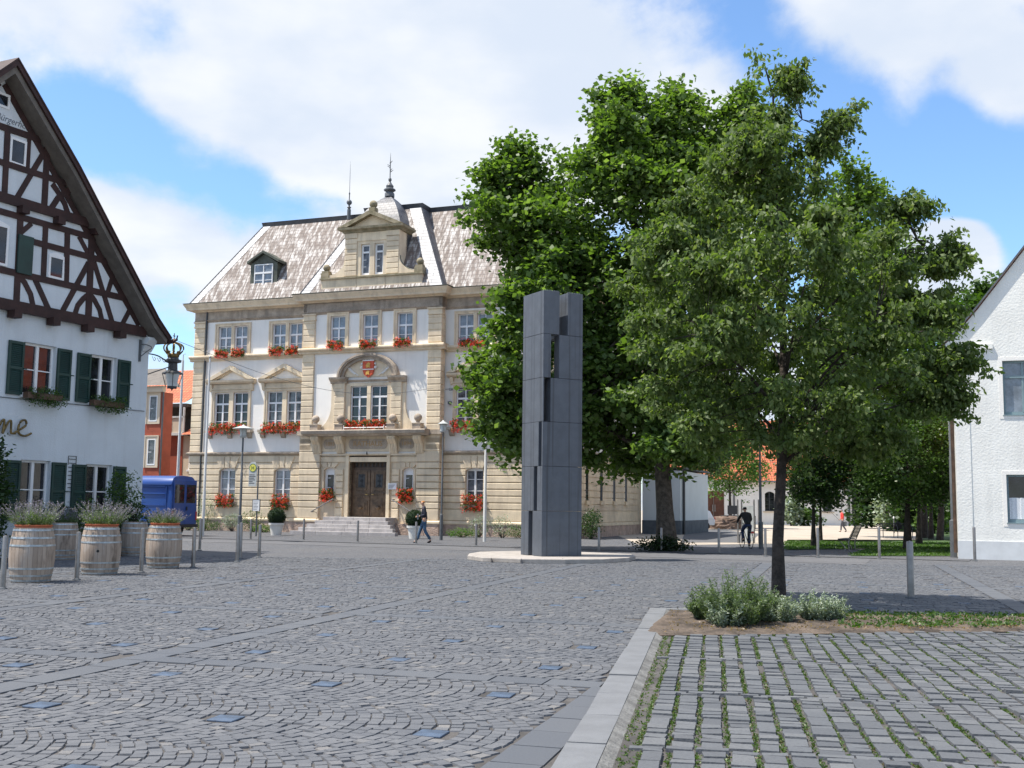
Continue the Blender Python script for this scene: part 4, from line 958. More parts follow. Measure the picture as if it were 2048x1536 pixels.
q.lathe([(.16, -.37), (.17, -.33), (.16, -.32)], (lx, ly, lz), 4); q.lathe([(.005, -.44), (.02, -.40), (.05, -.37)], (lx, ly, lz), 6)
q.build('lantern_frame', 'pole_dark', LN)
q = MB(); q.lathe([(.15, -.33), (.235, .0)], (lx, ly, lz), 4); q.build('lantern_glass', 'lamp_glass', LN)
q = MB(); q.lathe([(.13, .42), (.15, .45), (.15, .5), (.13, .52)], (lx, ly, lz), 12)
for k in range(8):
    a = k * math.pi / 4; ca_, sa_ = math.cos(a), math.sin(a)
    q.tube(cub([(lx + .14 * ca_, ly + .14 * sa_, lz + .5), (lx + .24 * ca_, ly + .24 * sa_, lz + .64), (lx + .2 * ca_, ly + .2 * sa_, lz + .76), (lx + .02 * ca_, ly + .02 * sa_, lz + .82)], 4), [.02] * 12 + [.015], 5)
    q.sphere((lx + .15 * ca_, ly + .15 * sa_, lz + .56), .03, 6, 5)
q.sphere((lx, ly, lz + .87), .05, 8, 6); q.box(lx - .008, lx + .008, ly - .008, ly + .008, lz + .9, lz + 1.05); q.box(lx - .04, lx + .04, ly - .008, ly + .008, lz + .97, lz + .99)
q.build('crown', 'gold_iron', LN, smooth=True)

for o in LN.children:
    if not o.name.startswith('bracket'): o.scale = (1.3,) * 3; o.location = Vector((lx, ly, lz)) * -.3
# ================================================================== WHITE HOUSE (right)
WH = thing('white_house', 'white roughcast gable house at the right edge with plain blue-grey windows', 'house', G(1918, 1118), RZ)
wh = MB(); WR = [(1.56, 2.80, 4.88, 6.73), (1.56, 2.80, 1.25, 2.86), (7.0, 8.2, 4.88, 6.73), (7.0, 8.2, 1.25, 2.86)]
wallh(wh, 0, 12.4, 0, 7.0, WR, 0, .22)
for x in (0, 12.4): wh.quad((x, 0, 0), (x, 12, 0), (x, 12, 7.3), (x, 0, 7.3))
wh.quad((0, 12, 0), (12.4, 12, 0), (12.4, 12, 7), (0, 12, 7))
rp = [(-.30, 7.32), (.12, 7.70), (.85, 8.55), (2.35, 10.50), (6.2, 15.5)]
pts = [(0, 7.0), (12.4, 7.0)] + [(12.4 - x, z) for x, z in rp] + [(x, z) for x, z in rp[::-1][1:]]
wh.add([(x, 0.0, z) for x, z in pts], [tuple(range(len(pts)))])
wh.build('wall', 'rough_plaster', WH)
q = MB(); q.box(-.02, 12.42, -.03, .1, 0, .62); q.build('plinth', 'grey_trim', WH)
q = MB(); q.box(-.0, .48, -.02, .04, .62, 7.0); q.box(-.3, 1.28, -.09, .02, 7.16, 7.32); q.box(-.3, .0, -.05, .6, 7.0, 7.32); q.build('corner_pilaster', 'rough_plaster', WH)
q = MB()
for sg in (1, -1):
    A = [(x - .04, z + .03) for x, z in rp]; B = [(x - .03, z + .10) for x, z in rp]
    poly = A + B[::-1]
    if sg < 0: poly = [(12.4 - x, z) for x, z in poly][::-1]
    q.prism(poly, .03, 12.3)
q.build('roof', 'roof_red', WH)
q = MB(); A = [(x - .05, z + .02) for x, z in rp]; B = [(x - .04, z + .11) for x, z in rp]; q.prism(A + B[::-1], -.12, .029); q.build('verge', 'pole_grey', WH)
q = MB(); q.tube([(-.38, -.05, 7.2), (-.38, 12, 7.2)], .09, 8); q.tube([(-.38, .3, 7.2), (-.35, .32, 6.9), (-.08, .4, 6.3), (-.08, .4, .2)], .06, 8); q.box(-.5, -.1, .1, .5, 6.5, 7.25); q.build('gutter', 'door_wood', WH, smooth=True)
for i, (a, b, c_, d) in enumerate(WR):
    q = MB(); w_ = .13
    q.box(a - w_, a, -.012, .02, c_ - w_, d + w_); q.box(b, b + w_, -.012, .02, c_ - w_, d + w_); q.box(a, b, -.012, .02, d, d + w_); q.box(a, b, -.012, .02, c_ - w_, c_)
    s_ = q.build('window_surround', 'white_plaster', WH)
    q = MB(); t_ = .07; y = .13
    q.box(a, a + t_, y, y + .06, c_, d); q.box(b - t_, b, y, y + .06, c_, d); q.box(a + t_, b - t_, y, y + .06, c_, c_ + t_ + .04); q.box(a + t_, b - t_, y, y + .06, d - t_, d)
    if i % 2 == 0: q.box(a + t_, b - t_, y - .02, y + .06, c_ + (d - c_) * .68, c_ + (d - c_) * .68 + .09)
    q.box((a + b) / 2 - .03, (a + b) / 2 + .03, y, y + .06, c_ + t_, d - t_)
    f = q.build('window', 'frame_green_grey', WH)
    q = MB(); q.quad((a, .0, c_), (a, .21, c_), (a, .21, d), (a, .0, d)); q.build('reveal', 'window_frame_blue', WH, loc=(.003, 0, 0)); q = MB(); q.box(a - .03, b + .03, -.04, .12, c_ - .03, c_ + .005); q.build('window_sill', 'frame_green_grey', WH)
    pane(f, a, b, c_, d, y + .045, 'glass_curtain' if i % 2 == 0 else 'glass_dark')
    # net curtain hanging inside the lower half
    q = MB(); n = 24; z1_ = c_ + (d - c_) * (.52 if i % 2 else .98)
    vs = []
    for k in range(n + 1): x = a + .08 + (b - a - .16) * k / n; yy = y + .035 + .006 * math.sin(k * 2.1); vs += [(x, yy, c_ + .12), (x, yy, z1_)]
    if i % 2: q.add(vs, [(2 * k, 2 * k + 2, 2 * k + 3, 2 * k + 1) for k in range(n)]); q.build('curtain', 'lace', f)
# ================================================================== buildings at the left rear
RB = thing('red_house', 'rust red plastered house with pale window surrounds in the side street behind the blue van', 'house', AT(315, 1050, 66) * 1, RZ)
RB.location.z = 0
q = MB(); q.box(-12, 0, 0, .9, 0, 8.1); q.build('wall', 'lime_rust_red', RB)
q = MB(); q.box(-12, .15, -.25, .0, 8.1, 8.45); q.build('eaves', 'beige_wall', RB)
q = MB(); slope(q, (-12, -.5, 8.46), (.4, -.5, 8.46), (-2.0, 2.6, 9.9), (-12, 2.6, 9.9)); slope(q, (.4, -.5, 8.46), (.4, 1.2, 8.46), (-2.0, 2.6, 9.9), (-2.0, 2.6, 9.9)); q.build('roof', 'soffit', RB)
for z in (6.35, 3.75):
    w = surround(RB, -1.15, -.18, z - .15, z + 1.75, 0, [(-.95, -.38, z, z + 1.55)], out=.05, name='window', m='beige_wall')
    sash(-.95, -.38, z, z + 1.55, -.06, (.5,), bars=1).build('frame', 'white_paint', w); MB().quad((-.95, -.02, z), (-.38, -.02, z), (-.38, -.02, z + 1.55), (-.95, -.02, z + 1.55)).build('pane', 'glass_mix', w)
q = MB(); q.tube([(.06, -.08, 8.2), (.06, -.08, 0)], .05, 6); q.build('downpipe', 'pole_grey', RB)
TB = thing('tiled_house', 'house with bright orange-red tiled roof and a small roofed balcony', 'house', AT(388, 1050, 74), RZ); TB.location.z = 0
q = MB(); q.box(-1.15, 3, 0, 9, 0, 6.0); q.build('wall', 'beige_wall', TB)
MB().box(-6, -1.15, -.04, 9, 0, 6.0).build('side_wall', 'lime_rust_red', TB)
q = MB(); slope(q, (-8, -.4, 8.2), (-.85, -.4, 8.2), (1.0, 3.4, 10.9), (-8, 3.4, 10.9)); slope(q, (-.85, -.4, 8.2), (.9, -.4, 9.3), (1.0, 3.4, 10.9), (1.0, 3.4, 10.9)); slope(q, (-1.0, -.5, 6.05), (3, -.5, 6.05), (3, 1.6, 7.6), (.2, 1.6, 7.6)); q.build('roof', 'roof_tile', TB)
q = MB(); q.box(-6, 2.5, 1.6, 9, 6.0, 8.2); q.xprism([(.2, 6.1), (2, 6.1), (2, 9.4), (.2, 8.3)], -.75, 2.5); q.box(-6, -.8, -.3, 1.6, 7.95, 8.15); q.build('dark_cladding', 'soffit', TB)
q = MB(); q.box(-6, -1.0, -.3, -.25, 6.2, 7.2); q.build('balcony_screen', 'beige_wall', TB)
q = MB(); q.box(-6, -.9, -.35, .1, 6.02, 6.2); q.box(-6, -.9, -.36, -.24, 7.2, 7.3); q.box(-1.0, -.9, -.36, -.24, 6.2, 7.9); q.box(-2.1, -2.02, -.4, -.36, 5.6, 7.3); q.build('balcony_frame', 'pole_white', TB)
f = sash(-.62, -.1, 3.75, 5.0, -.03, (.5,), bars=1).build('window', 'white_paint', TB); pane(f, -.6, -.12, 3.8, 4.95, -.01, 'glass_dark'); MB().box(-.72, .0, -.14, 0, 3.62, 3.74).build('window_sill', 'white_paint', TB)
# ================================================================== lane buildings at the right rear
AN = thing('blue_white_annex', 'low pale blue wall block with dark plinth beside the town hall', 'outbuilding', H(XR + .12, 13.2), RZ)
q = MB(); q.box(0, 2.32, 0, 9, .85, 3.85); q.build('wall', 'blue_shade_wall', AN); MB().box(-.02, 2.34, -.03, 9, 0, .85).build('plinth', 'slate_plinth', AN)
q = MB(); q.box(2.1, 2.5, -.06, .0, 3.86, 3.98); q.box(-.1, 2.45, -.1, 9.1, 3.98, 4.06); q.build('coping', 'slate_plinth', AN)
q = MB(); q.tube([(2.42, .6, 3.9), (2.42, .6, 0)], .08, 8); q.build('downpipe', 'pole_dark', AN)
BG = thing('white_hall', 'long low white hall with orange tiled roof and arched windows across the gravel plaza', 'hall', (0, 115, 0), R(0)); 
def bx_(px): return AT(px, 1020, 115).x
def bz_(px, py): return AT(px, py, 115).z
xa, xb = bx_(1345), bx_(1704)
WG = []
for px0, px1, top, bot in ((1530, 1550, 983, 1022), (1646, 1664, 985, 1023), (1590, 1610, 984, 1022)):
    WG.append((bx_(px0), bx_(px1), bz_(px0, bot), bz_(px0, top)))
dx0, dx1 = bx_(1407), bx_(1449)
q = MB(); wallh(q, xa, xb, 0, 4.6, WG + [(dx0, dx1, 0, 3.4)], 0, .4)
q.quad((xb, 0, 0), (xb, 12, 0), (xb, 12, 4.6), (xb, 0, 4.6)); q.quad((xa, 0, 0), (xa, 12, 0), (xa, 12, 4.6), (xa, 0, 4.6)); q.build('wall', 'white_plaster', BG)
q = MB(); slope(q, (xa - .5, -.7, 4.5), (xb + .6, -.7, 4.5), (xb - 1.5, 6, 11.2), (xa - .5, 6, 11.2)); slope(q, (xb + .6, -.7, 4.5), (xb + .6, 12.7, 4.5), (xb - 1.5, 6, 11.2), (xb - 1.5, 6, 11.2)); q.build('roof', 'roof_tile', BG)
q = MB(); q.tube([(xa - .5, -.78, 4.42), (xb + .6, -.78, 4.42)], .09, 6)
for px in (1389, 1468, 1698): q.tube([(bx_(px), -.1, 4.4), (bx_(px), -.1, 0)], .09, 6)
q.build('gutter', 'pole_grey', BG)
for a, b, c_, d in WG:
    f = sash(a, b, c_, d, .2, (.33, .66), bars=2, th=.07).build('window', 'pole_dark', BG); pane(f, a, b, c_, d, .26, 'glass_dark')
    q = MB()
    for i in range(6):
        x1_ = a + (b - a) * i / 6; x2_ = a + (b - a) * (i + 1) / 6; f2 = lambda x: d - .22 * ((x - (a + b) / 2) / ((b - a) / 2)) ** 2
        q.prism([(x1_, f2(x1_)), (x2_, f2(x2_)), (x2_, d + .01), (x1_, d + .01)], -.01, .15)
    q.build('window_arch', 'white_plaster', BG); MB().box(a - .2, b + .2, -.12, .2, c_ - .14, c_).build('window_sill', 'beige_wall', BG)
MB().box(dx0, dx1, .25, .35, 0, 3.4).build('door', 'brown_door', BG)
q = MB(); xm = (dx0 + dx1) / 2
for s_ in (-.12, .12): q.tube([(xm + s_, .1, 1.3), (xm + s_, .1, 2.0)], .045, 6)
q.box(xm - .02, xm + .02, .2, .25, 0, 3.4); q.build('door_handle', 'steel', BG)
MB().box(dx0 - .45, dx0, -.05, .3, 0, 3.4).build('door_jamb', 'blue_frame', BG)
q = MB(); q.box(bx_(1389), bx_(1397), -.05, -.01, bz_(1393, 1009), bz_(1393, 1004)); q.build('name_plate', 'pole_dark', BG)
q = MB(); a, b = bx_(1372), bx_(1408); q.add([(a, -3, 4.35), (b + 1.2, -3, 3.5), (b + 1.2, 0, 3.6), (a, 0, 4.5), (a, -3, 4.2), (b + 1.2, -3, 3.38), (b + 1.2, 0, 3.5), (a, 0, 4.35)], [(0, 1, 2, 3), (4, 7, 6, 5), (0, 4, 5, 1), (1, 5, 6, 2)]); q.build('glass_canopy', 'blue_shade_wall', BG)
for px in (1712, 1721):
    q = MB(); q.lathe([(.2, 0), (.2, 4.6)], (bx_(px), -1.5, 0), 10); q.build('porch_column', 'white_paint', BG)
q = MB(); slope(q, (bx_(1706), -2.4, 4.5), (bx_(1745), -2.4, 4.5), (bx_(1740), 3, 6.3), (bx_(1706), 3, 6.3)); q.build('porch_roof', 'roof_tile', BG)
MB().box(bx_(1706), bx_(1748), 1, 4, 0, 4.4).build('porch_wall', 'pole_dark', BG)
q = MB(); slope(q, (-.04, 9, 4.0), (-.04, 3.0, 4.0), (-.04, 3.0, 6.0), (-.04, 9, 6.0)); q.build('side_tiles', 'roof_tile', WH)

# ================================================================== GROUND
def sheet(name, pts, z, m, kind='structure'):
    o = MB().add([(p[0], p[1], z) for p in pts], [tuple(range(len(pts)))]).build(name, m); o['kind'] = kind; return o
def vorocobble():
    m = bpy.data.materials.new('cobble_far'); m.use_nodes = True; nt = m.node_tree; p = nt.nodes['Principled BSDF']; p.inputs['Roughness'].default_value = .75; p.inputs['Specular IOR Level'].default_value = .3
    tc = nd(nt, 'ShaderNodeTexCoord'); v = nd(nt, 'ShaderNodeTexVoronoi'); v.inputs['Scale'].default_value = 9; link(nt, tc.outputs['Object'], v.inputs['Vector'])
    n = nd(nt, 'ShaderNodeTexNoise'); n.inputs['Scale'].default_value = .25; n.inputs['Detail'].default_value = 8; n.inputs['Roughness'].default_value = .6; link(nt, tc.outputs['Object'], n.inputs['Vector'])
    e = nd(nt, 'ShaderNodeTexVoronoi'); e.feature = 'DISTANCE_TO_EDGE'; e.inputs['Scale'].default_value = 9; link(nt, tc.outputs['Object'], e.inputs['Vector'])
    sepc = nd(nt, 'ShaderNodeSeparateColor'); link(nt, v.outputs['Color'], sepc.inputs[0])
    c = mixc(nt, sepc.outputs[0], (.086, .092, .106), (.128, .133, .145)); c = mixc(nt, mth(nt, 'MULTIPLY', maprange(nt, n.outputs[0], .4, .65), .45), c, (.14, .14, .143))
    c = mixc(nt, maprange(nt, e.outputs['Distance'], .0, .07, .75, 0), c, (.06, .056, .054)); link(nt, c, p.inputs['Base Color'])
    b = nd(nt, 'ShaderNodeBump'); b.inputs['Strength'].default_value = .6; b.inputs['Distance'].default_value = .02; link(nt, maprange(nt, e.outputs['Distance'], 0, .12), b.inputs['Height']); link(nt, b.outputs[0], p.inputs['Normal']); M['cobble_far'] = m
vorocobble()
mat('bed_sand', (.085, .08, .077), .95, .3, 2, .5, 60, fine=.4)
mat('lawn_ground', (.045, .09, .02), .95, .3, 2, .6, 30)
mat('asphalt', (.115, .117, .125), .95, .10, .6, .5, 30, fine=.2)
sheet('ground', [(-400, -60), (400, -60), (400, 700), (-400, 700)], -.05, 'gravel_plaza')
sheet('square', [(-30, -5), (30, -5), (30, 34), (-30, 34)], -.0125, 'bed_sand')
sheet('far_square', [(-60, 33.6), (50, 33.6), (50, 41.5), (9, 47), (-2, 52.5), (-30, 75), (-60, 90)], -.004, 'cobble_far')
sheet('pavement', [tuple(H(s, t)[:2]) for s, t in ((-30, -9.5), (25, -13.8), (26, -3), (8, 14), (-17, 14), (-30, 3))], .012, 'cobble_far')
sheet('road', [tuple(H(s, t)[:2]) for s, t in ((-40, -13.6), (2, -15.2), (22, -18.2), (22, -14.4), (2, -12.6), (-40, -10.4))], .002, 'asphalt')
sheet('plaza', [tuple(G(px, py)[:2]) for px, py in ((1283, 1092), (1570, 1088), (1575, 1080), (1905, 1080))] + [(70, 118), (10, 118), (6, 62)], .02, 'gravel_plaza')
sheet('lane', [tuple(G(px, py)[:2]) for px, py in ((1362, 1086), (1500, 1086), (1520, 1068), (1440, 1060), (1372, 1060))], .026, 'asphalt')
ANG = R(16.2); dq = np.array([math.sin(ANG), math.cos(ANG)]); cq = np.array([math.cos(ANG), -math.sin(ANG)])
def W2(c_, e_): return np.outer(c_, cq) + np.outer(e_, dq)
KL0, KL1 = np.array(G(1106, 1536)[:2]), np.array(G(1300, 1218)[:2]); kd = (KL1 - KL0) / np.linalg.norm(KL1 - KL0); kn = np.array([kd[1], -kd[0]])
def kside(P): return (P - KL0) @ kn
def stones(name, cen, ang, sx, sy, m, inset=.004, dep=.013, zj=.002, parent=None, z=0.):
    n = len(cen); ca, sa = np.cos(ang), np.sin(ang)
    out = np.empty((n, 8, 3)); zt = z + rng.normal(0, zj, n)
    tl = rng.normal(0, zj * .35, (n, 4))
    for k, (ux, uy) in enumerate(((-1, -1), (1, -1), (1, 1), (-1, 1))):
        jx = rng.normal(0, .0035, n); jy = rng.normal(0, .0035, n)
        for q_, ins, zz in ((k, 0, None), (k + 4, inset, 1)):
            lx_ = ux * (sx / 2 - ins) + jx; ly_ = uy * (sy / 2 - ins) + jy
            out[:, q_, 0] = cen[:, 0] + lx_ * ca - ly_ * sa; out[:, q_, 1] = cen[:, 1] + lx_ * sa + ly_ * ca; out[:, q_, 2] = zt + tl[:, k] if zz else z - dep
    f = np.array([[4, 5, 6, 7], [0, 1, 5, 4], [1, 2, 6, 5], [2, 3, 7, 6], [3, 0, 4, 7]])
    F_ = (np.arange(n) * 8)[:, None, None] + f[None]; 
    o = meshnp(name, out.reshape(-1, 3), F_.reshape(-1, 4), m, parent); return o
BW = 5.15 / 3; B0 = 10.15; C0 = -1.95; CS = 4.93
pc, pe, pa, psx, psy = [], [], [], [], []
phm = R(48); Rr = BW / 2 / math.sin(phm); ns = 18
for j in range(-4, 17):
    ec = B0 + BW * (j + .5)
    for k in range(-190, 130):
        ck = k * .106 + (.05 if j % 2 else 0)
        ph = (np.arange(ns) + .5) / ns * 2 * phm - phm + rng.normal(0, .009, ns) + rng.uniform(-.05, .05)
        pc.append(ck + Rr * np.cos(ph) - Rr * .8 + rng.normal(0, .006, ns)); pe.append(ec + Rr * np.sin(ph)); pa.append(ph)
        psx.append(.106 * np.cos(ph) - .0055 + rng.normal(0, .004, ns)); psy.append(np.full(ns, Rr * 2 * phm / ns - .0075) + rng.normal(0, .006, ns))
pc, pe, pa, psx, psy = map(np.concatenate, (pc, pe, pa, psx, psy))
P2 = W2(pc, pe)
bm_c = np.abs((pc - C0 + CS / 2) % CS - CS / 2); bm_e = np.abs((pe - B0 + 5.15 / 2) % 5.15 - 5.15 / 2)
blc = ((pc - C0) % CS); ble = ((pe - B0) % 5.15)
keep = (P2[:, 1] < 33.7) & (P2[:, 1] > 4.6) & (np.abs(P2[:, 0]) < .49 * P2[:, 1] + 3.2) & (bm_c > .215) & (bm_e > .215)
inpark = (kside(P2) > .0) & (P2[:, 1] < 18.35 - .1 * (P2[:, 0] - 2)); keep &= ~inpark
for i in range(3):
    for jj in range(3):
        keep &= ~((np.abs(blc - (CS - (.82 + 1.63 * i))) < .15) & (np.abs(ble - (.88 + 1.72 * jj)) < .15))
stones('cobbles', P2[keep], pa[keep] - ANG, psx[keep], psy[keep], 'cobble')['kind'] = 'structure'
# slab bands
sc, se, sa_, sl_ = [], [], [], []
for m_i in range(-3, 4):
    for e_ in np.arange(3, 36, .52): sc.append(C0 + CS * m_i); se.append(e_); sa_.append(0); sl_.append(1)
for n_i in range(-1, 6):
    for c_ in np.arange(-20, 18, .52):
        if abs((c_ - C0 + CS / 2) % CS - CS / 2) > .36: sc.append(c_); se.append(B0 + 5.15 * n_i); sa_.append(math.pi / 2); sl_.append(1)
sc, se, sa_ = map(np.array, (sc, se, sa_)); P3 = W2(sc, se)
kp = (P3[:, 1] < 33.7) & (P3[:, 1] > 4) & (np.abs(P3[:, 0]) < .49 * P3[:, 1] + 3.2) & ~((kside(P3) > .06) & (P3[:, 1] < 18.35 - .1 * (P3[:, 0] - 2)))
stones('paving_bands', P3[kp], sa_[kp] - ANG, np.full(kp.sum(), .345), np.full(kp.sum(), .508), 'band_slab', .003, .024, .001)['kind'] = 'structure'
BP = None; nb = 0
for m_i in range(-3, 2):
    for n_i in range(-2, 4):
        for i in range(3):
            for jj in range(3):
                c_ = C0 + CS * m_i + CS - (.82 + 1.63 * i); e_ = B0 + 5.15 * n_i + .88 + 1.72 * jj; p = W2([c_], [e_])[0]
                if p[1] < 5.5 or p[1] > 26 or abs(p[0]) > .47 * p[1] or (kside(p[None])[0] > -.2 and p[1] < 18.5): continue
                if BP is None:
                    q = MB(); q.box(-.105, .105, -.105, .105, -.016, .002); BP = tag(q.build('blue_paver', 'blue_paver', bevel=.006), None, None, 'blue glass paving blocks', 'structure')
                    o = BP
                else: o = BP.copy(); COL.objects.link(o)
                o.location = (p[0], p[1], 0); o.rotation_euler = (0, 0, -ANG + random.uniform(-.05, .05)); nb += 1
# kerb of pale granite slabs
KW = .27
def kerbrun(P0, d, n_, L_, w_, name):
    nn = np.array([d[1], -d[0]]); cen = np.array([P0 + d * (i + .5) * L_ + nn * w_ / 2 for i in range(n_)]); a = math.atan2(d[1], d[0])
    stones(name, cen, np.full(n_, a), np.full(n_, L_ - .008), np.full(n_, w_), 'kerb_granite', .004, .05, .003, z=.025)['kind'] = 'structure'
kst = KL0 - kd * 3.5; kl = np.linalg.norm(KL1 - kst); kerbrun(kst, kd, 14, kl / 14, KW, 'kerb')
e2 = np.array([8.9, 17.45]) - KL1; kerbrun(KL1 - kd * .0, e2 / np.linalg.norm(e2), 7, np.linalg.norm(e2) / 7, .24, 'kerb')
# haunch strip and parking setts with mossy joints
a0 = KL0 - kd * 3.5 + kn * KW; a1 = KL1 - kd * .24 + kn * KW; bq = .10
q = MB(); q.add([(*a0, .022), (*a1, .022), (*(a1 + kn * bq), -.02), (*(a0 + kn * bq), -.02)], [(0, 3, 2, 1)]); tag(q.build('kerb_haunch', 'kerb_haunch'), kind='structure')
SN = [np.array(G(1330, 1271)[:2]), np.array(G(2048, 1263)[:2])]; sdv = (SN[1] - SN[0]) / np.linalg.norm(SN[1] - SN[0]); 
far_edge = [KL1 + np.array([.3, -.2]), np.array([9.2, 17.25])]
sheet('parking_bed', [tuple(a0 + kn * bq), (8.5, 2), (11, 16.5), tuple(far_edge[0]), tuple(a1 + kn * bq)], -.03, 'moss')
A2 = R(10.5); pdv = np.array([math.sin(A2), math.cos(A2)]); pcv = np.array([math.cos(A2), -math.sin(A2)])
gx, gy_, gw_, gl = [], [], [], []; jx_, jy_ = [], []
for sgm in range(-1, 8):
    ya, yb = .75 + 2.3 * sgm, .75 + 2.3 * (sgm + 1); x = -1.5 + random.uniform(-.05, .05)
    while x < 9.5:
        wcol = random.uniform(.140, .175); gap = max(.012, .034 - .003 * max(0, x)) * random.uniform(.8, 1.2); y = ya + .11 + random.uniform(0, .012); k = random.uniform(-.010, .010)
        while y < yb - .02:
            ly = random.uniform(.10, .205) if random.random() < .85 else random.uniform(.22, .32)
            if y + ly > yb - .06: ly = yb - y
            gx.append(x + wcol / 2 + random.uniform(-.005, .005) + k * (y - ya)); gy_.append(y + ly / 2); gw_.append(wcol - random.uniform(.0, .014)); gl.append(ly - random.uniform(.014, .026)); y += ly
        jx_.append((x - gap / 2, ya + .12, yb - .01, gap)); x += wcol + gap
    x = -1.5
    while x < 9.5: ly = random.uniform(.16, .26); gx.append(x + ly / 2); gy_.append(ya + .05); gw_.append(ly - .012); gl.append(.088); x += ly
gx, gy_, gw_, gl = map(np.array, (gx, gy_, gw_, gl)); P4 = np.outer(gx, pcv) + np.outer(gy_, pdv)
def inpk(P, mrg=0.): return (kside(P) > KW + bq + .06 + mrg) & ((P - SN[0]) @ np.array([-sdv[1], sdv[0]]) < -.05) & (P[:, 0] < .49 * P[:, 1] + 1) & (P[:, 1] > 4.6)
kp = inpk(P4, .04); stones('parking_setts', P4[kp], -A2 + rng.normal(0, .025, kp.sum()), gw_[kp], gl[kp], 'setts', .005, .055, .005, z=.012)['kind'] = 'structure'
mj = []
for jx0, ya, yb, gap in jx_:
    yy = np.arange(ya, yb, .011); pch = np.sin(yy * 2.3 + jx0 * 7) + np.sin(yy * 5.1 + jx0 * 3.3) * .6 + np.sin(yy * .9 + jx0) * .6 + (.9 - .22 * jx0)
    yy = yy[(pch * .8 + .1 > rng.uniform(-.9, 1.1, len(yy))) & (rng.random(len(yy)) < .75)]; mj.append(np.stack([np.full(len(yy), jx0) + rng.normal(0, gap * .24, len(yy)), yy + rng.normal(0, .006, len(yy))], 1))
mj = np.concatenate(mj); P5 = np.outer(mj[:, 0], pcv) + np.outer(mj[:, 1], pdv); P5 = P5[inpk(P5, -.06)]
edge = []
for t_ in np.arange(0, 11.5, .008): edge.append(a0 + kd * t_ + kn * (bq + abs(random.gauss(0, .03)) + .0))
edge = np.array(edge); edge = edge[rng.random(len(edge)) < .3]
P5 = np.concatenate([P5, edge]); cen = np.column_stack([P5, np.full(len(P5), -.012) + rng.normal(0, .005, len(P5))])
foliage('joint_moss', cen, 4, .007, .022, 'leaf_moss', None, droop=-.5, flat=.3, kind='stuff')
# planting strip: uneven soil with litter
def soilpoly(name, A, B, C_, D_, nu, nv, hh, m):
    A, B, C_, D_ = map(np.array, (A, B, C_, D_)); vs = []
    for j in range(nv + 1):
        for i in range(nu + 1):
            u, v = i / nu, j / nv; p = (A * (1 - u) + B * u) * (1 - v) + (D_ * (1 - u) + C_ * u) * v
            z = hh * math.sin(math.pi * v) ** .6 * (.6 + .5 * random.random()) if 0 < v < 1 and 0 < i < nu else 0
            vs.append((p[0], p[1], z + .001))
    fs = [(j * (nu + 1) + i, j * (nu + 1) + i + 1, (j + 1) * (nu + 1) + i + 1, (j + 1) * (nu + 1) + i) for j in range(nv) for i in range(nu)]
    o = MB().add(vs, fs).build(name, m, smooth=True); o['kind'] = 'structure'; return o
soilpoly('soil_strip', SN[0] - sdv * .35, SN[1] + sdv * 2.5, far_edge[1], far_edge[0] - np.array([.02, -.0]), 70, 24, .07, 'soil')
lit = []
for _ in range(1500):
    u, v = random.random(), random.uniform(.02, .9); a = SN[0] * (1 - u) + (SN[1] + sdv * 2) * u; b = far_edge[0] * (1 - u) + far_edge[1] * u; p = a * (1 - v) + b * v; lit.append((p[0], p[1], .05))
foliage('leaf_litter', lit, 2, .04, .035, 'leaf_dry', None, droop=.0, flat=.2, kind='stuff')
gt = []
for _ in range(900):
    u, v = random.uniform(.35, 1), random.uniform(.1, .95); a = SN[0] * (1 - u) + (SN[1] + sdv * 2) * u; b = far_edge[0] * (1 - u) + far_edge[1] * u; p = a * (1 - v) + b * v; gt.append((p[0], p[1], .05))
foliage('weeds', gt, 5, .03, .05, 'leaf_shrub', None, droop=-.7, flat=.2, kind='stuff')
# lawns of the little park
def lawn(name, pts, dens, seedarea):
    sheet(name, pts, .035, 'lawn_ground')
L1 = [tuple(G(px, py)[:2]) for px, py in ((1572, 1101), (1738, 1098), (1700, 1113), (1912, 1113.5), (1912, 1082), (1572, 1084))]
sheet('lawn', L1, .035, 'lawn_ground')
L2 = [tuple(G(px, py)[:2]) for px, py in ((1845, 1081), (1912, 1081), (1912, 1058), (1858, 1056))]; sheet('lawn', L2, .036, 'lawn_ground')
L3 = [tuple(G(px, py)[:2]) for px, py in ((1560, 1049), (1640, 1049), (1640, 1045), (1560, 1045))]; sheet('lawn', L3, .036, 'lawn_ground')
def ptin(x, y, poly):
    c_ = False; n = len(poly)
    for i in range(n):
        x1, y1 = poly[i]; x2, y2 = poly[(i + 1) % n]
        if (y1 > y) != (y2 > y) and x < (x2 - x1) * (y - y1) / (y2 - y1) + x1: c_ = not c_
    return c_
gp = []
while len(gp) < 7000:
    x, y = random.uniform(9, 24), random.uniform(37, 56)
    if ptin(x, y, L1): gp.append((x, y, .035))
foliage('grass', gp, 3, .05, .075, 'leaf_grass', None, droop=-.9, flat=.1, kind='stuff')

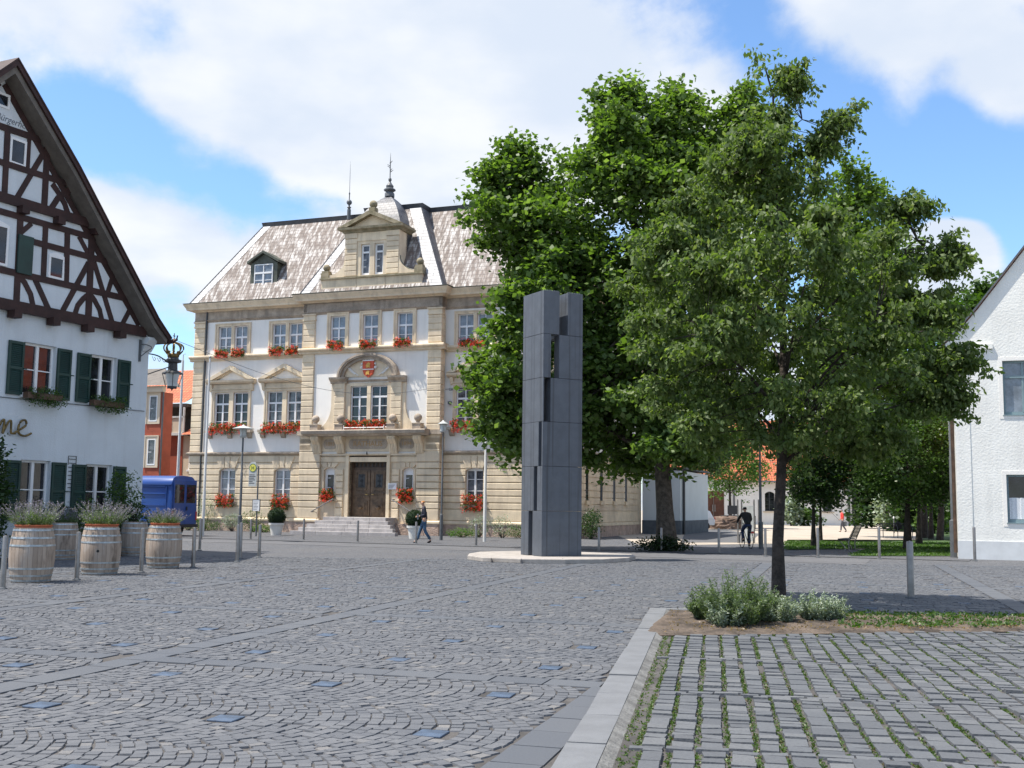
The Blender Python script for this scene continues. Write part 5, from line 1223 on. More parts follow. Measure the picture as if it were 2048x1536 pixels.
# ================================================================== SCULPTURE
def granite_streak():
    m = M['granite_dark']; nt = m.node_tree; p = nt.nodes['Principled BSDF']; src = p.inputs['Base Color'].links[0].from_socket
    tc = nd(nt, 'ShaderNodeTexCoord'); mp = nd(nt, 'ShaderNodeMapping'); mp.inputs['Scale'].default_value = (9, 9, .12); link(nt, tc.outputs['Object'], mp.inputs[0])
    n = nd(nt, 'ShaderNodeTexNoise'); n.inputs['Scale'].default_value = 1; n.inputs['Detail'].default_value = 4; link(nt, mp.outputs[0], n.inputs['Vector'])
    k = mth(nt, 'MULTIPLY', maprange(nt, n.outputs[0], .54, .64), .55); link(nt, mixc(nt, k, src, (.035, .036, .042)), p.inputs['Base Color'])
granite_streak()
ol = [G(935, 1119), G(965, 1123.5), G(1040, 1126.5), G(1130, 1127.5), G(1210, 1126.5), G(1258, 1123.5), G(1271, 1119.5), G(1262, 1116), G(1180, 1112), G(1050, 1109), G(960, 1111), G(938, 1115)]
PLT = thing('stone_platform', 'low pale stone platform with rounded ends under the tall granite pillar', 'platform', tuple(ol[3]))
c0 = ol[3]; q = MB(); q.zprism([(p.x - c0.x, p.y - c0.y) for p in ol], -.01, .125); q.build('slab', 'slab_white', PLT, bevel=.02)
q = MB()
for px in (982, 1043, 1126, 1222): 
    g_ = G(px, 1127 if 1000 < px < 1200 else 1125.3); q.box(g_.x - c0.x - .006, g_.x - c0.x + .006, g_.y - c0.y - .004, g_.y - c0.y + .3, .0, .128)
q.build('slab_joint', 'sign_ink', PLT)
K = G(1083, 1113, .127); SCP = thing('granite_pillar', 'tall dark grey granite pillar of stacked blocks split by shifting slots, on a pale platform', 'sculpture', K, math.atan2(.485, .875))
Wd, Vd, hh = 1.40, 1.25, 1.335
def blk(x0, x1, y0, y1, k):
    z0 = hh * k + .004; z1 = hh * (k + 1) - .004
    MB().box(x0, x1, y0, y1, z0, z1).build('granite_block', 'granite_dark', SCP, bevel=.008)
for k, (g0, g1) in enumerate(((.56, .80), (.30, .50), (.06, .24))): blk(0, Wd, 0, g0, k); blk(0, Wd, g1, Vd, k)
blk(0, .04, 0, Vd, 3); blk(.26, Wd, 0.0, Vd, 3)
blk(0, .27, 0, Vd * .5, 4); blk(0, .12, Vd * .5 + .003, Vd, 4); blk(.56, Wd, 0, .30, 4)
blk(0, .56, 0, Vd, 5); blk(.86, Wd, 0, Vd, 5)
q = MB()
for k in range(22):
    if k < 9: q.box(.02 + k * .06, .045 + k * .06, .01, .04, hh * 6, hh * 6 + .02)
    elif k > 13: q.box(.02 + k * .06, .045 + k * .06, .01, .04, hh * 6, hh * 6 + .02)
q.build('spikes', 'pole_grey', SCP)

# ================================================================== BOLLARDS
def bollard(label, loc, r, h):
    t = thing('bollard', label, 'bollard', loc)
    q = MB(); q.lathe([(r, 0), (r, h - r * .55), (r * .86, h - r * .2), (r * .5, h - .01), (r * .1, h)], n=16); q.build('post', 'steel', t, smooth=True)
    q = MB(); q.lathe([(r * 1.75, 0), (r * 1.75, .018), (r * 1.1, .03)], n=16); q.build('base_flange', 'pole_grey', t, smooth=True)
    return t
BL = [(5, 1178, 1073, 'steel bollard at the left picture edge, in front of the foremost wine barrel'), (153, 1160, 1065, 'steel bollard between the first and second front wine barrels'), (282, 1145, 1058, 'steel bollard between the second and third front wine barrels'),
      (386, 1135, 1056, 'steel bollard just right of the third front wine barrel'), (474, 1124, 1050, 'nearer steel bollard of the overlapping pair below the street lamp'), (480, 1117, 1046, 'farther steel bollard of the overlapping pair below the street lamp'), (518, 1115, 1050, 'steel bollard below the bus stop sign'),
      (399, 1101, 1038, 'steel bollard beside the foot of the left flagpole, nearer one'), (402, 1079, 1038, 'steel bollard at the foot of the left flagpole, farther one'), (501, 1078.6, 1039, 'steel bollard left of the first box ball tub'), (607, 1080, 1038, 'steel bollard in front of the left end of the stair'),
      (715, 1084, 1041.5, 'steel bollard in front of the middle of the stair'), (832, 1088, 1044, 'steel bollard by the walking woman'), (952, 1092, 1048, 'steel bollard between the thin lamp post and the right flagpole'),
      (1198, 1102, 1055, 'steel bollard just right of the granite pillar'), (1323, 1103, 1056, 'steel bollard in front of the big maple trunk'), (1438, 1106, 1057, 'steel bollard left of the cyclist'), (1531, 1113, 1058, 'steel bollard right of the cyclist, left of the near tree trunk'),
      (1636, 1115, 1056, 'steel bollard left of the modern bench'), (1759, 1118, 1055, 'steel bollard at the left end of the sunlit grass'), (1950, 1122, 1055, 'steel bollard in front of the white house corner')]
b0 = None
for px, py, pt, lab in BL:
    g_ = G(px, py); h_ = (py - pt) * g_.y / FPX
    if b0 is None: b0 = bollard(lab, g_, .047, 1.0); b0.scale = (1, 1, h_); b0['group'] = 'steel bollards round the square'
    else: dup(b0, g_, None, lab, scale=(1, 1, h_))
g_ = G(1822, 1196); t = bollard('thicker grey bollard standing alone in the tree shade at the right', g_, .062, 1.05); t['group'] = 'steel bollards round the square'

# ================================================================== LAMPS, POLES, SIGN
def mushroom_lamp(label, base, h, r=.055, disc=.45):
    t = thing('street_lamp', label, 'street lamp', base)
    q = MB(); q.lathe([(r * 1.7, 0), (r * 1.7, h * .22), (r, h * .225), (r, h * .6), (r * .75, h * .605), (r * .7, h - .42)], n=12); q.build('pole', 'pole_grey', t, smooth=True)
    q = MB(); q.lathe([(.12, h - .42), (.15, h - .38), (.15, h - .34)], n=14); q.lathe([(disc, h - .05), (disc, h - .03), (disc * .4, h + .06), (.06, h + .09), (.02, h + .14)], n=20)
    for k in range(4): a = k * math.pi / 2; q.tube([(.14 * math.cos(a), .14 * math.sin(a), h - .35), (.14 * math.cos(a), .14 * math.sin(a), h - .04)], .01, 4)
    q.build('lamp_head', 'sign_silver', t, smooth=True)
    q = MB(); q.lathe([(.125, h - .34), (.13, h - .06)], n=14); q.build('lamp_glass', 'lamp_glass', t, smooth=True); return t
GL = 'street lamps of the square'
mushroom_lamp('street lamp with flat disc shade in front of the left town hall wing', AT(478, 1085, 47.5) * 1, 0)if False else None
def onground(px, py, Y):
    p = AT(px, py, Y); return Vector((p.x, p.y, 0))
mushroom_lamp('street lamp with flat disc shade in front of the left town hall wing', onground(478, 1085, 47), 4.75)['group'] = GL
mushroom_lamp('slim dark street lamp at the inner corner right of the entrance', onground(882, 1081, 51), 5.35, .045, .24)['group'] = GL
mushroom_lamp('tall street lamp beside the white house, its disc touching the leaves', G(1908, 1115.5), 5.85, .07, .48)['group'] = GL
t = mushroom_lamp('dark lamp post behind the near tree, its head hidden in the leaves', onground(1522, 1097, 45.5), 4.9, .055, .4); t['group'] = GL
for lab, base, h in (('white flagpole in front of the left corner of the town hall', onground(405, 1071, 52.5), 8.45), ('grey flagpole in front of the right wing, vanishing into the maple leaves', onground(969, 1084, 49.7), 8.2)):
    t = thing('flagpole', lab, 'flagpole', base, 0, 'flagpoles of the town hall')
    q = MB(); q.lathe([(.075, 0), (.075, 2.1), (.062, 2.15), (.06, 5.0), (.05, 5.05), (.042, h)], n=12); q.build('pole', 'pole_white', t, smooth=True); q = MB(); q.lathe([(.07, h), (.06, h + .05), (.02, h + .09)], n=10); q.build('cap', 'steel', t)
t = thing('lamp_mast', 'slender pale mast beyond the blue van, seen under the crown lantern', 'mast', onground(350, 1075, 58)); q = MB(); q.lathe([(.09, 0), (.06, 9.0)], n=10); q.build('pole', 'pole_white', t, smooth=True); q = MB(); q.tube([(0, 0, 9.0), (.0, 0, 9.3), (.12, 0, 9.35)], .03, 6); q.build('arm', 'pole_white', t)
bs = thing('bus_stop_sign', 'bus stop post with round yellow-green H sign and a white timetable case', 'bus stop', onground(512, 1071, 53.5), RZ)
q = MB(); q.lathe([(.035, 0), (.035, 3.35)], n=10); q.build('post', 'pole_grey', bs)
q = MB(); q.prism([(-.50, 2.38), (-.06, 2.38), (-.06, 3.3), (-.12, 3.5), (-.2, 3.56), (-.36, 3.56), (-.44, 3.5), (-.50, 3.3)], -.05, -.02); q.build('sign_board', 'sign_silver', bs)
q = MB(); n_ = 20; q.prism([(-.28 + .17 * math.cos(2 * math.pi * k / n_), 3.27 + .17 * math.sin(2 * math.pi * k / n_)) for k in range(n_)], -.062, -.05); sg_ = q.build('round_sign', 'sign_yellow', bs)
q = MB()
for k in range(n_):
    a, b = 2 * math.pi * k / n_, 2 * math.pi * (k + 1) / n_; q.prism([(-.28 + .17 * math.cos(a), 3.27 + .17 * math.sin(a)), (-.28 + .195 * math.cos(a), 3.27 + .195 * math.sin(a)), (-.28 + .195 * math.cos(b), 3.27 + .195 * math.sin(b)), (-.28 + .17 * math.cos(b), 3.27 + .17 * math.sin(b))], -.064, -.05)
q.box(-.35, -.325, -.068, -.063, 3.18, 3.36); q.box(-.235, -.21, -.068, -.063, 3.18, 3.36); q.box(-.325, -.235, -.068, -.063, 3.255, 3.285); q.build('letter_h', 'sign_green', sg_)
q = MB()
for k, w_ in enumerate((.3, .36, .28, .34, .2, .3)): q.box(-.47, -.47 + w_, -.054, -.050, 2.92 - .08 * k, 2.95 - .08 * k)
q.build('sign_text', 'sign_ink', bs)
q = MB(); q.box(-.2, .2, -.09, -.04, 1.22, 1.75); q.build('timetable_case', 'white_paint', bs)
q = MB(); 
for x in (-.205, .19): q.box(x, x + .015, -.1, -.035, 1.2, 1.77)
q.box(-.2, .2, -.1, -.035, 1.2, 1.22); q.box(-.2, .2, -.1, -.035, 1.75, 1.77)
for k in range(6): q.box(-.15, .12 - .03 * (k % 3), -.094, -.091, 1.64 - .07 * k, 1.655 - .07 * k)
q.build('case_frame', 'pole_grey', bs)

# ================================================================== BLUE VAN
VP = G(340, 1074); VP = onground(340, 1074, 51.5)
VN = thing('blue_van', 'bright blue panel van parked behind the barrels, its dark rear towards the town hall', 'van', VP, RZ)
def vsec(x, s=1.0, dz=0): return [(x, -.02, .45), (x, -.04, 1.0), (x, -.0, 1.9), (x, .05, 2.45), (x, .16, 2.68), (x, .34, 2.78), (x, .95, 2.82), (x, 1.56, 2.78), (x, 1.74, 2.68), (x, 1.85, 2.45), (x, 1.9, 1.9), (x, 1.94, 1.0), (x, 1.92, .45)]
q = MB(); xs = [-5.4, -5.0, -4.5, -.08, 0]; 
secs = []
for x in xs:
    se_ = vsec(x)
    if x == 0: se_ = [(x - (.0 if z < 2.4 else .06), .95 + (y - .95) * .97, z - (.05 if z > 2.6 else 0)) for x, y, z in se_]
    if x == -5.4: se_ = [(x, .95 + (y - .95) * .9, min(z, 1.1)) for x, y, z in se_]
    if x == -5.0: se_ = [(x, .95 + (y - .95) * .96, min(z, 1.3)) for x, y, z in se_]
    if x == -4.5: se_ = [(x + (.6 if z > 1.5 else 0), y, z) for x, y, z in se_]
    secs.append(se_)
ns_ = len(secs[0]); vs = [p for s_ in secs for p in s_]; fs = []
for i in range(len(xs) - 1):
    for k in range(ns_): fs.append((i * ns_ + k, i * ns_ + (k + 1) % ns_, (i + 1) * ns_ + (k + 1) % ns_, (i + 1) * ns_ + k))
fs += [tuple(range(ns_ - 1, -1, -1)), tuple(range((len(xs) - 1) * ns_, len(xs) * ns_))]
q.add(vs, fs); q.build('body', 'van_blue', VN, smooth=True)
q = MB()
for z in (1.05, 1.42, 1.95, 2.3): q.box(-3.8, -.35, -.055, -.02 + (.03 if z > 1.9 else 0), z, z + .025)
q.box(-4.2, -.02, -.04, .08, 2.38, 2.44)
for x in (-3.9, -.3): q.box(x, x + .02, -.052, .02, .7, 2.3)
q.build('side_ribs', 'van_blue', VN)
for y0, y1 in ((.14, .90), (1.0, 1.76)):
    q = MB(); q.box(-.01, .035, y0 - .05, y1 + .05, .55, 2.62); d = q.build('rear_door', 'van_trim' if False else 'van_blue', VN, bevel=.02)
    MB().box(.036, .045, y0 + .04, y1 - .04, 1.55, 2.4).build('rear_window', 'glass_dark', d)
    if y0 > .9: MB().box(.036, .08, y0 + .03, y0 + .1, 1.2, 1.38).build('door_handle', 'van_trim', d)
q = MB(); q.box(-.1, .12, .02, 1.9, .42, .56); q.build('bumper', 'van_trim', VN, bevel=.02)
MB().box(.036, .05, .25, .75, .75, .88).build('number_plate', 'sign_silver', VN)
for y in (.02, 1.78): MB().box(-.02, .045, y, y + .11, .75, 1.15).build('tail_light', 'red_light', VN)
for x, y in ((-1.0, .02), (-4.4, .02), (-1.0, 1.65), (-4.4, 1.65)):
    w_ = thing('wheel', None, None); w_.parent = VN; w_.location = (x, y, .34)
    q = MB(); q.lathe([(.2, 0), (.33, .01), (.35, .05), (.35, .19), (.33, .23), (.2, .24)], n=20); o = q.build('tyre', 'rubber', w_, smooth=True); o.rotation_euler = (R(-90), 0, 0)
    q = MB(); q.lathe([(.02, .02), (.19, .015), (.2, .2)], n=16); o = q.build('rim', 'steel', w_, smooth=True); o.rotation_euler = (R(-90), 0, 0)

# ================================================================== BARRELS
def barrel_mesh(t, h=1.04, rm=.425, re=.355, dark=False):
    pr = [(re * .2, .02), (re - .02, .02), (re, .0)] + [(re + (rm - re) * math.sin(math.pi * (z / h)) ** .85 if 0 < z < h else re, z) for z in np.linspace(0, h, 15)] + [(re - .03, h), (re - .03, h - .12), (.02, h - .12)]
    q = MB(); q.lathe(pr, n=36, cap=False); o = q.build('staves', 'barrel_wood', t, smooth=True)
    for zf in (.02, .11, .24, .66, .80, .94):
        z = h * zf; f = lambda zz: re + (rm - re) * math.sin(math.pi * min(1, max(0, zz / h))) ** .85 if 0 < zz < h else re
        q = MB(); hw = .018; q.lathe([(f(z) + .001, z), (f(z) + .007, z + .001), (f(z + 2 * hw) + .007, z + 2 * hw - .001), (f(z + 2 * hw) + .001, z + 2 * hw)], n=36, cap=False); q.build('hoop', 'hoop', t, smooth=True)
    return o
def barrelmat():
    m = bpy.data.materials.new('barrel_wood'); m.use_nodes = True; nt = m.node_tree; p = nt.nodes['Principled BSDF']; p.inputs['Roughness'].default_value = .85
    tc = nd(nt, 'ShaderNodeTexCoord'); sp = nd(nt, 'ShaderNodeSeparateXYZ'); link(nt, tc.outputs['Object'], sp.inputs[0])
    an = mth(nt, 'ARCTAN2', sp.outputs[1], sp.outputs[0]); fr_ = mth(nt, 'FRACT', mth(nt, 'MULTIPLY', an, 30 / (2 * math.pi)))
    ed = mth(nt, 'ABSOLUTE', mth(nt, 'SUBTRACT', fr_, .5)); ln_ = maprange(nt, ed, .46, .5)
    fl_ = mth(nt, 'FLOOR', mth(nt, 'MULTIPLY', an, 30 / (2 * math.pi))); wn = nd(nt, 'ShaderNodeTexWhiteNoise'); wn.noise_dimensions = '1D'; link(nt, fl_, wn.inputs['W'])
    oi = nd(nt, 'ShaderNodeObjectInfo'); n = nd(nt, 'ShaderNodeTexNoise'); n.noise_dimensions = '4D'; link(nt, mth(nt, 'MULTIPLY', oi.outputs['Random'], 30), n.inputs['W']); mp = nd(nt, 'ShaderNodeMapping'); mp.inputs['Scale'].default_value = (5, 5, 1.5); link(nt, tc.outputs['Object'], mp.inputs[0]); link(nt, mp.outputs[0], n.inputs['Vector']); n.inputs['Scale'].default_value = 1.0; n.inputs['Detail'].default_value = 8; n.inputs['Roughness'].default_value = .65
    c = mixc(nt, wn.outputs['Value'], (.30, .235, .185), (.40, .32, .255)); c = mixc(nt, mth(nt, 'MULTIPLY', maprange(nt, n.outputs[0], .5, .68), .75), c, (.12, .085, .06)); c = mixc(nt, mth(nt, 'MULTIPLY', maprange(nt, n.outputs[0], .32, .48, 1, 0), .5), c, (.46, .42, .38)); c = mixc(nt, ln_, c, (.06, .045, .035))
    link(nt, c, p.inputs['Base Color']); b = nd(nt, 'ShaderNodeBump'); b.inputs['Strength'].default_value = .5; b.inputs['Distance'].default_value = .01; link(nt, mth(nt, 'ADD', mth(nt, 'MULTIPLY', ln_, -1.), mth(nt, 'MULTIPLY', n.outputs[0], .5)), b.inputs['Height']); link(nt, b.outputs[0], p.inputs['Normal']); M['barrel_wood'] = m
barrelmat(); mat('hoop', (.42, .46, .48), .45, .25, 8, metal=.55)
def lavender(name, label, loc, r, n=240, hmin=.28, hmax=.62, group=None, tilt=0.):
    t = thing(name, label, 'plant', loc, 0, group); sv, sf = [], []; P = []; Q = []
    for _ in range(n):
        a = random.uniform(0, 2 * math.pi); rr = r * .75 * math.sqrt(random.random()); b = Vector((rr * math.cos(a), rr * math.sin(a), 0)); l_ = random.uniform(hmin, hmax)
        d = Vector((math.cos(a) * rr / r * 1.15 + random.gauss(0, .22) + tilt, math.sin(a) * rr / r * 1.1 + random.gauss(0, .22), 1)).normalized(); tip = b + d * l_ + Vector((d.x, d.y, -.1)) * l_ * .12
        P.append((b, tip))
    q = MB()
    for b, tip in P:
        s_ = Vector((.0025, .0, 0)); q.add([b - s_, b + s_, tip + s_ * .6, tip - s_ * .6], [(0, 1, 2, 3)])
        d = (tip - b).normalized()
        for k in range(5): Q.append(tip - d * (.02 * k) + d * .02)
    q.build('stems', 'leaf_lavender', t)
    lc = []
    for b, tip in P:
        for k in range(3): lc.append(b + (tip - b) * random.uniform(.02, .62))
    foliage('leaves', [tuple(p) for p in lc], 4, .018, .055, 'leaf_lavender', t, droop=-.8, flat=1, wr=.12)
    foliage('blooms', [tuple(p) for p in Q], 3, .006, .02, 'bloom_lavender', t, droop=-.3, flat=1, wr=.4)
    return t
BRL = [(61, 1166, 'front wine barrel planter nearest the left edge, with dark damp bands', 1.06), (199, 1150.5, 'front wine barrel planter in the middle with a black bung hole', 1.04), (326, 1137.5, 'front wine barrel planter at the right, palest and cleanest', 1.03),
       (124, 1120, 'shaded wine barrel behind and between the first two front barrels', 1.02), (158, 1111, 'shaded wine barrel mostly hidden behind the middle front barrel', 1.0), (267, 1112.5, 'dark shaded wine barrel behind, left of the third front barrel', 1.02)]
for i, (px, py, lab, h) in enumerate(BRL):
    g_ = GB_(px, py, .32); t = thing('wine_barrel', lab, 'barrel', g_, random.uniform(0, 6), 'wine barrels used as planters'); t.scale = (1, 1, h / 1.04) if i < 3 else (.95, .95, h / 1.04 * .98)
    barrel_mesh(t)
    if i == 1:
        t.rotation_euler = (0, 0, R(-78)); q = MB(); q.lathe([(.028, 0), (.03, .006)], n=12); o = q.build('bung_hole', 'rubber', t); o.rotation_euler = (0, R(90), 0); o.location = (.421, 0, .52)
    if i < 3:
        q = MB(); q.lathe([(.30, h - .1), (.33, h - .04), (.335, h + .02), (.355, h + .035), (.355, h + .055), (.31, h + .06), (.29, h + .03), (.02, h + .0)], n=32, cap=False); tp = tag(q.build('planter_bowl', 'terracotta', smooth=True), ['terracotta bowl set in the top of the leftmost front barrel', 'terracotta bowl set in the top of the middle front barrel', 'terracotta bowl set in the top of the palest front barrel'][i], 'planter', 'terracotta bowls in the barrels'); tp.location = g_
        tp2 = lavender('lavender', ['dusty lavender spilling over the leftmost front barrel', 'tall bushy lavender in the middle front barrel', 'short lavender in the pale third front barrel'][i], g_ + Vector((0, 0, h + .0)), .36, (330, 330, 260)[i], .2, (.58, .62, .42)[i], 'lavender in the barrels', (-.1, .1, .05)[i])
    else:
        if i in (3, 4): lavender('lavender', ('lavender in the shaded barrel behind the first two front barrels', 'lavender in the hidden barrel behind the middle front barrel')[i - 3], g_ + Vector((0, 0, h - .08)), .34, 200, .2, .5, 'lavender in the barrels')
def shrub(name, label, cat, loc, rad, n, size, m, group=None, per=6, spread=.08, stem=True, droop=.1, seed_shape=None):
    t = thing(name, label, cat, loc, 0, group); C_ = []
    while len(C_) < n:
        p = rng.uniform(-1, 1, 3); l_ = np.linalg.norm(p)
        if l_ > 1 or l_ < .35: continue
        C_.append((p[0] * rad[0], p[1] * rad[1], rad[2] * (1.05 + p[2])))
    foliage('foliage', C_, per, spread, size, m, t, droop=droop, flat=.8)
    if stem:
        q = MB()
        for p in C_[::max(1, n // 14)]: q.tube([(p[0] * .1, p[1] * .1, 0), (p[0] * .5, p[1] * .5, p[2] * .6), p], [.014, .009, .004], 4)
        q.build('stem', 'bark_dark', t)
    return t
g_ = GB_(267, 1112.5, .32) + Vector((0, 0, .96)); shrub('ball_shrub', 'dark rounded shrub growing in the dark barrel by the van', 'shrub', g_, (.36, .36, .30), 150, .06, 'leaf_dark')
t = thing('white_tub', 'tall narrow pale tub squeezed between the back barrels', 'planter', GB_(242, 1108, .3)); q = MB(); q.lathe([(.17, 0), (.24, .95), (.26, .96), (.26, 1.0), (.2, 1.0), (.19, .9), (.01, .9)], n=20); q.build('tub', 'pot_white', t, smooth=True)
# shrubs along the inn wall
def HL(x, y, z=0): return HC + Matrix.Rotation(HR, 3, 'Z') @ Vector((x, y, z))
t = shrub('bay_tree', 'pointed evergreen bush in front of the right ground floor window', 'shrub', HL(-1.9, -1.0), (.6, .5, 1.25), 330, .085, 'leaf_shrub', per=8)
shrub('climbing_ivy', 'dark climbing plant at the left picture edge of the inn wall', 'climber', HL(-6.15, -.45), (.5, .35, 1.6), 340, .12, 'leaf_dark', per=9, spread=.12)
shrub('potted_shrub', 'low leafy bush under the left ground floor window', 'shrub', HL(-4.2, -.9), (.8, .5, .75), 200, .08, 'leaf_dark', per=8)
shrub('potted_shrub', 'light green bush between the two ground floor windows', 'shrub', HL(-3.2, -1.0), (.5, .4, .85), 150, .07, 'leaf_shrub', per=8)
shrub('potted_shrub', 'dark bush at the right corner of the inn behind the barrels', 'shrub', HL(-.6, -.9), (.5, .45, .65), 150, .08, 'leaf_dark', per=8)
for lab, x, hwd in (('trailing green window box under the left upper inn window', -4.33, .62), ('trailing green window box under the right upper inn window', -1.89, .62)):
    t = thing('window_box', lab, 'flower box', HL(x, -.22, 4.46), HR, 'green window boxes of the inn'); q = MB(); q.box(-hwd, hwd, -.1, .1, 0, .17); q.build('box', 'door_wood', t)
    C_ = [(random.uniform(-hwd, hwd) + .1, random.gauss(-.05, .08), random.uniform(-.15, .32)) for _ in range(170)]; foliage('foliage', C_, 7, .05, .06, 'leaf_shrub', t, droop=.3)

# ================================================================== FLOWER BOXES on the town hall
def geranium(label, x, y, z, w, h=.3, n=60, drop=.2, boxed=True):
    t = thing('flower_box', label, 'flower box', H(x, y, z), RZ, 'geranium boxes of the town hall')
    q = MB(); q.box(-w, w, -.1, .1, 0, .16); q.build('box', 'terracotta' if boxed else 'door_wood', t)
    C_ = [(random.uniform(-w, w) * 1.1, random.gauss(-.08, .07), random.uniform(.05 - drop, h)) for _ in range(n)]; foliage('leaves', C_, 7, .05, .085, 'leaf_shrub', t, droop=.1, wr=.42)
    C2 = [(random.uniform(-w, w) * 1.12, random.gauss(-.17, .06), random.uniform(-drop, h)) for _ in range(int(n * .8))]; foliage('flowers', C2, 9, .034, .05, 'bloom_red', t, droop=0, wr=.5, flat=1, kind='stuff')
    return t
y2 = YW - .16
for i, (cx_, sd2) in enumerate(((T2[0] - .54, 'left'), (T2[0] + .54, 'right'), (T2[1] - .54, 'left'), (T2[1] + .54, 'right'))):
    geranium(f'red geraniums on the {sd2} half of the {"first" if i < 2 else "second"} top floor window of the left wing', cx_, y2, 10.05, .36, .3)
for i, (a, b, c_, d) in enumerate(T2c): geranium('red geraniums under the %s top floor window above the arch' % ('left', 'middle open', 'right')[i], (a + b) / 2, -.14, 10.13, .42, .32)
geranium('red geraniums on the top floor window of the right wing by the leaves', T2[2], y2, 10.05, .7, .3, 90)
for i, (c_, _) in enumerate(F1[:2]):
    geranium('red geraniums left of the stone mullion on the %s pedimented window' % ('first', 'second')[i], c_ - .62, YW - .15, 5.70, .55, .36, 90, .25); geranium('red geraniums right of the stone mullion on the %s pedimented window' % ('first', 'second')[i], c_ + .62, YW - .15, 5.70, .55, .36, 90, .25)
geranium('long row of red geraniums on the pedimented window of the right wing', F1[2][0], YW - .15, 5.70, 1.15, .36, 180, .3)
geranium('red geraniums on the balcony, left half before the arched window', -4.9, -.2, 5.66, .52, .42, 110, .1); geranium('red geraniums on the balcony, right half before the arched window', -3.75, -.2, 5.66, .52, .42, 110, .1)
geranium('red geraniums on the ground floor window nearest the left corner', -13.5, YW - .05, 1.66, .5, .42, 90, .35); geranium('red geraniums on the ground floor window above the first box ball', -9.88, YW - .05, 1.66, .5, .42, 100, .45)
geranium('red geraniums on the small window left of the entrance', -6.65, -.02, 1.90, .36, .5, 80, .2); geranium('red geraniums on the small window right of the entrance', -1.95, -.02, 1.90, .4, .55, 100, .25); geranium('red and green geraniums on the ground floor window of the right wing', 1.7, YW - .05, 1.66, .55, .5, 100, .4)
# box balls in white tubs
for lab, px, py, Y in (('clipped box ball in a white tub left of the stair', 552, 1071, 55.6), ('clipped box ball in a white tub right of the stair behind the woman', 829, 1077, 52.8)):
    b_ = onground(px, py, Y); t = thing('box_ball', lab, 'potted plant', b_, 0, 'box balls beside the stair')
    q = MB(); q.lathe([(.25, 0), (.33, .5), (.38, .52), (.39, .62), (.35, .62), (.33, .55), (.01, .55)], n=24); q.build('pot', 'pot_white', t, smooth=True)
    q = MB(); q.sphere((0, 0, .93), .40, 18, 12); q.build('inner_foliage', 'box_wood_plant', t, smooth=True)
    C_ = unit(rng.normal(size=(900, 3))) * .425 * rng.uniform(.94, 1.03, (900, 1)) + [0, 0, .93]; foliage('foliage', C_, 5, .02, .035, 'leaf_box', t, droop=0, wr=.5, outward=(0, 0, .93))
# planted beds along the facade
def bed(label_list, spots):
    for (s_, t_, r_, h_, m_), lab in zip(spots, label_list):
        shrub('rose_bush' if h_ > .35 else 'low_shrub', lab, 'shrub', H(s_, t_), (r_, .4, h_), int(130 * r_ + 40), .07, m_, 'bushes in the town hall beds', per=7)
bed(['climbing rose on the left corner of the town hall', 'spreading bush at the foot of the left corner', 'bush right of the left flagpole, low and pale', 'rounded rose bush behind the street lamp', 'big dark rose bush behind the bus stop post', 'low creeping green at the foot of the bus stop'],
    [(-14.6, .2, .45, 1.15, 'leaf_grey'), (-15.2, -.5, .8, .42, 'leaf_shrub'), (-13.9, -.7, .9, .28, 'leaf_shrub'), (-12.3, -.5, .6, .5, 'leaf_grey'), (-10.9, -.6, .75, .62, 'leaf_shrub'), (-10.0, -.9, .7, .2, 'leaf_light')])
bed(['low fresh green mound at the left end of the right bed', 'grey-green rose bush left of the right flagpole', 'rose bush right of the right flagpole', 'flat dark bush in the middle of the right bed', 'pale rose bush beside the granite pillar'],
    [(2.0, -1.6, .8, .22, 'leaf_light'), (2.6, -.9, .55, .55, 'leaf_grey'), (3.9, -1.0, .6, .58, 'leaf_grey'), (5.2, -1.5, .9, .32, 'leaf_shrub'), (6.3, -1.4, .6, .5, 'leaf_grey')])
# herbs in the planting strip
def spikeplant(label, loc, r, h, n, m, dens=26):
    t = thing('grey_herb', label, 'plant', loc, 0, 'grey leaved herbs round the near tree'); C_ = []; q = MB()
    for _ in range(n):
        a = random.uniform(0, 2 * math.pi); rr = r * math.sqrt(random.random()); d = Vector((math.cos(a) * rr / r * .85 + random.gauss(0, .12), math.sin(a) * rr / r * .85 + random.gauss(0, .12), 1)).normalized(); b = Vector((math.cos(a) * rr * .45, math.sin(a) * rr * .45, 0)); l_ = h * random.uniform(.55, 1.1) * (1 - .35 * (rr / r) ** 2); tip = b + d * l_
        q.tube([b, tip], [.005, .002], 3)
        for k in range(dens): C_.append(tuple(b + (tip - b) * (.12 + .9 * k / dens)))
    q.build('stems', 'leaf_lavender', t); foliage('leaves', C_, 3, .01, .048, m, t, droop=-.5, flat=1, wr=.14); return t
for lab, px, py, r, h, n, m_ in (('tallest grey-green herb clump left of the near trunk', 1470, 1254, .62, .72, 150, 'leaf_lavender'), ('silvery herb clump in front of the tallest clump', 1452, 1258, .32, .42, 55, 'leaf_grey'), ('silvery herb clump at the foot of the near trunk', 1556, 1250, .36, .42, 70, 'leaf_grey'), ('grey herb clump right of the near trunk', 1632, 1246, .34, .42, 60, 'leaf_grey'), ('rightmost small herb clump with a white flower', 1668, 1246, .30, .36, 40, 'leaf_grey'), ('dark low herb clump at the left end of the strip', 1420, 1246, .36, .45, 60, 'leaf_lavender'), ('dark herb clump between the tallest clump and the trunk', 1515, 1246, .34, .5, 60, 'leaf_lavender')):
    spikeplant(lab, G(px, py) + Vector((0, 0, .04)), r, h, n, m_)

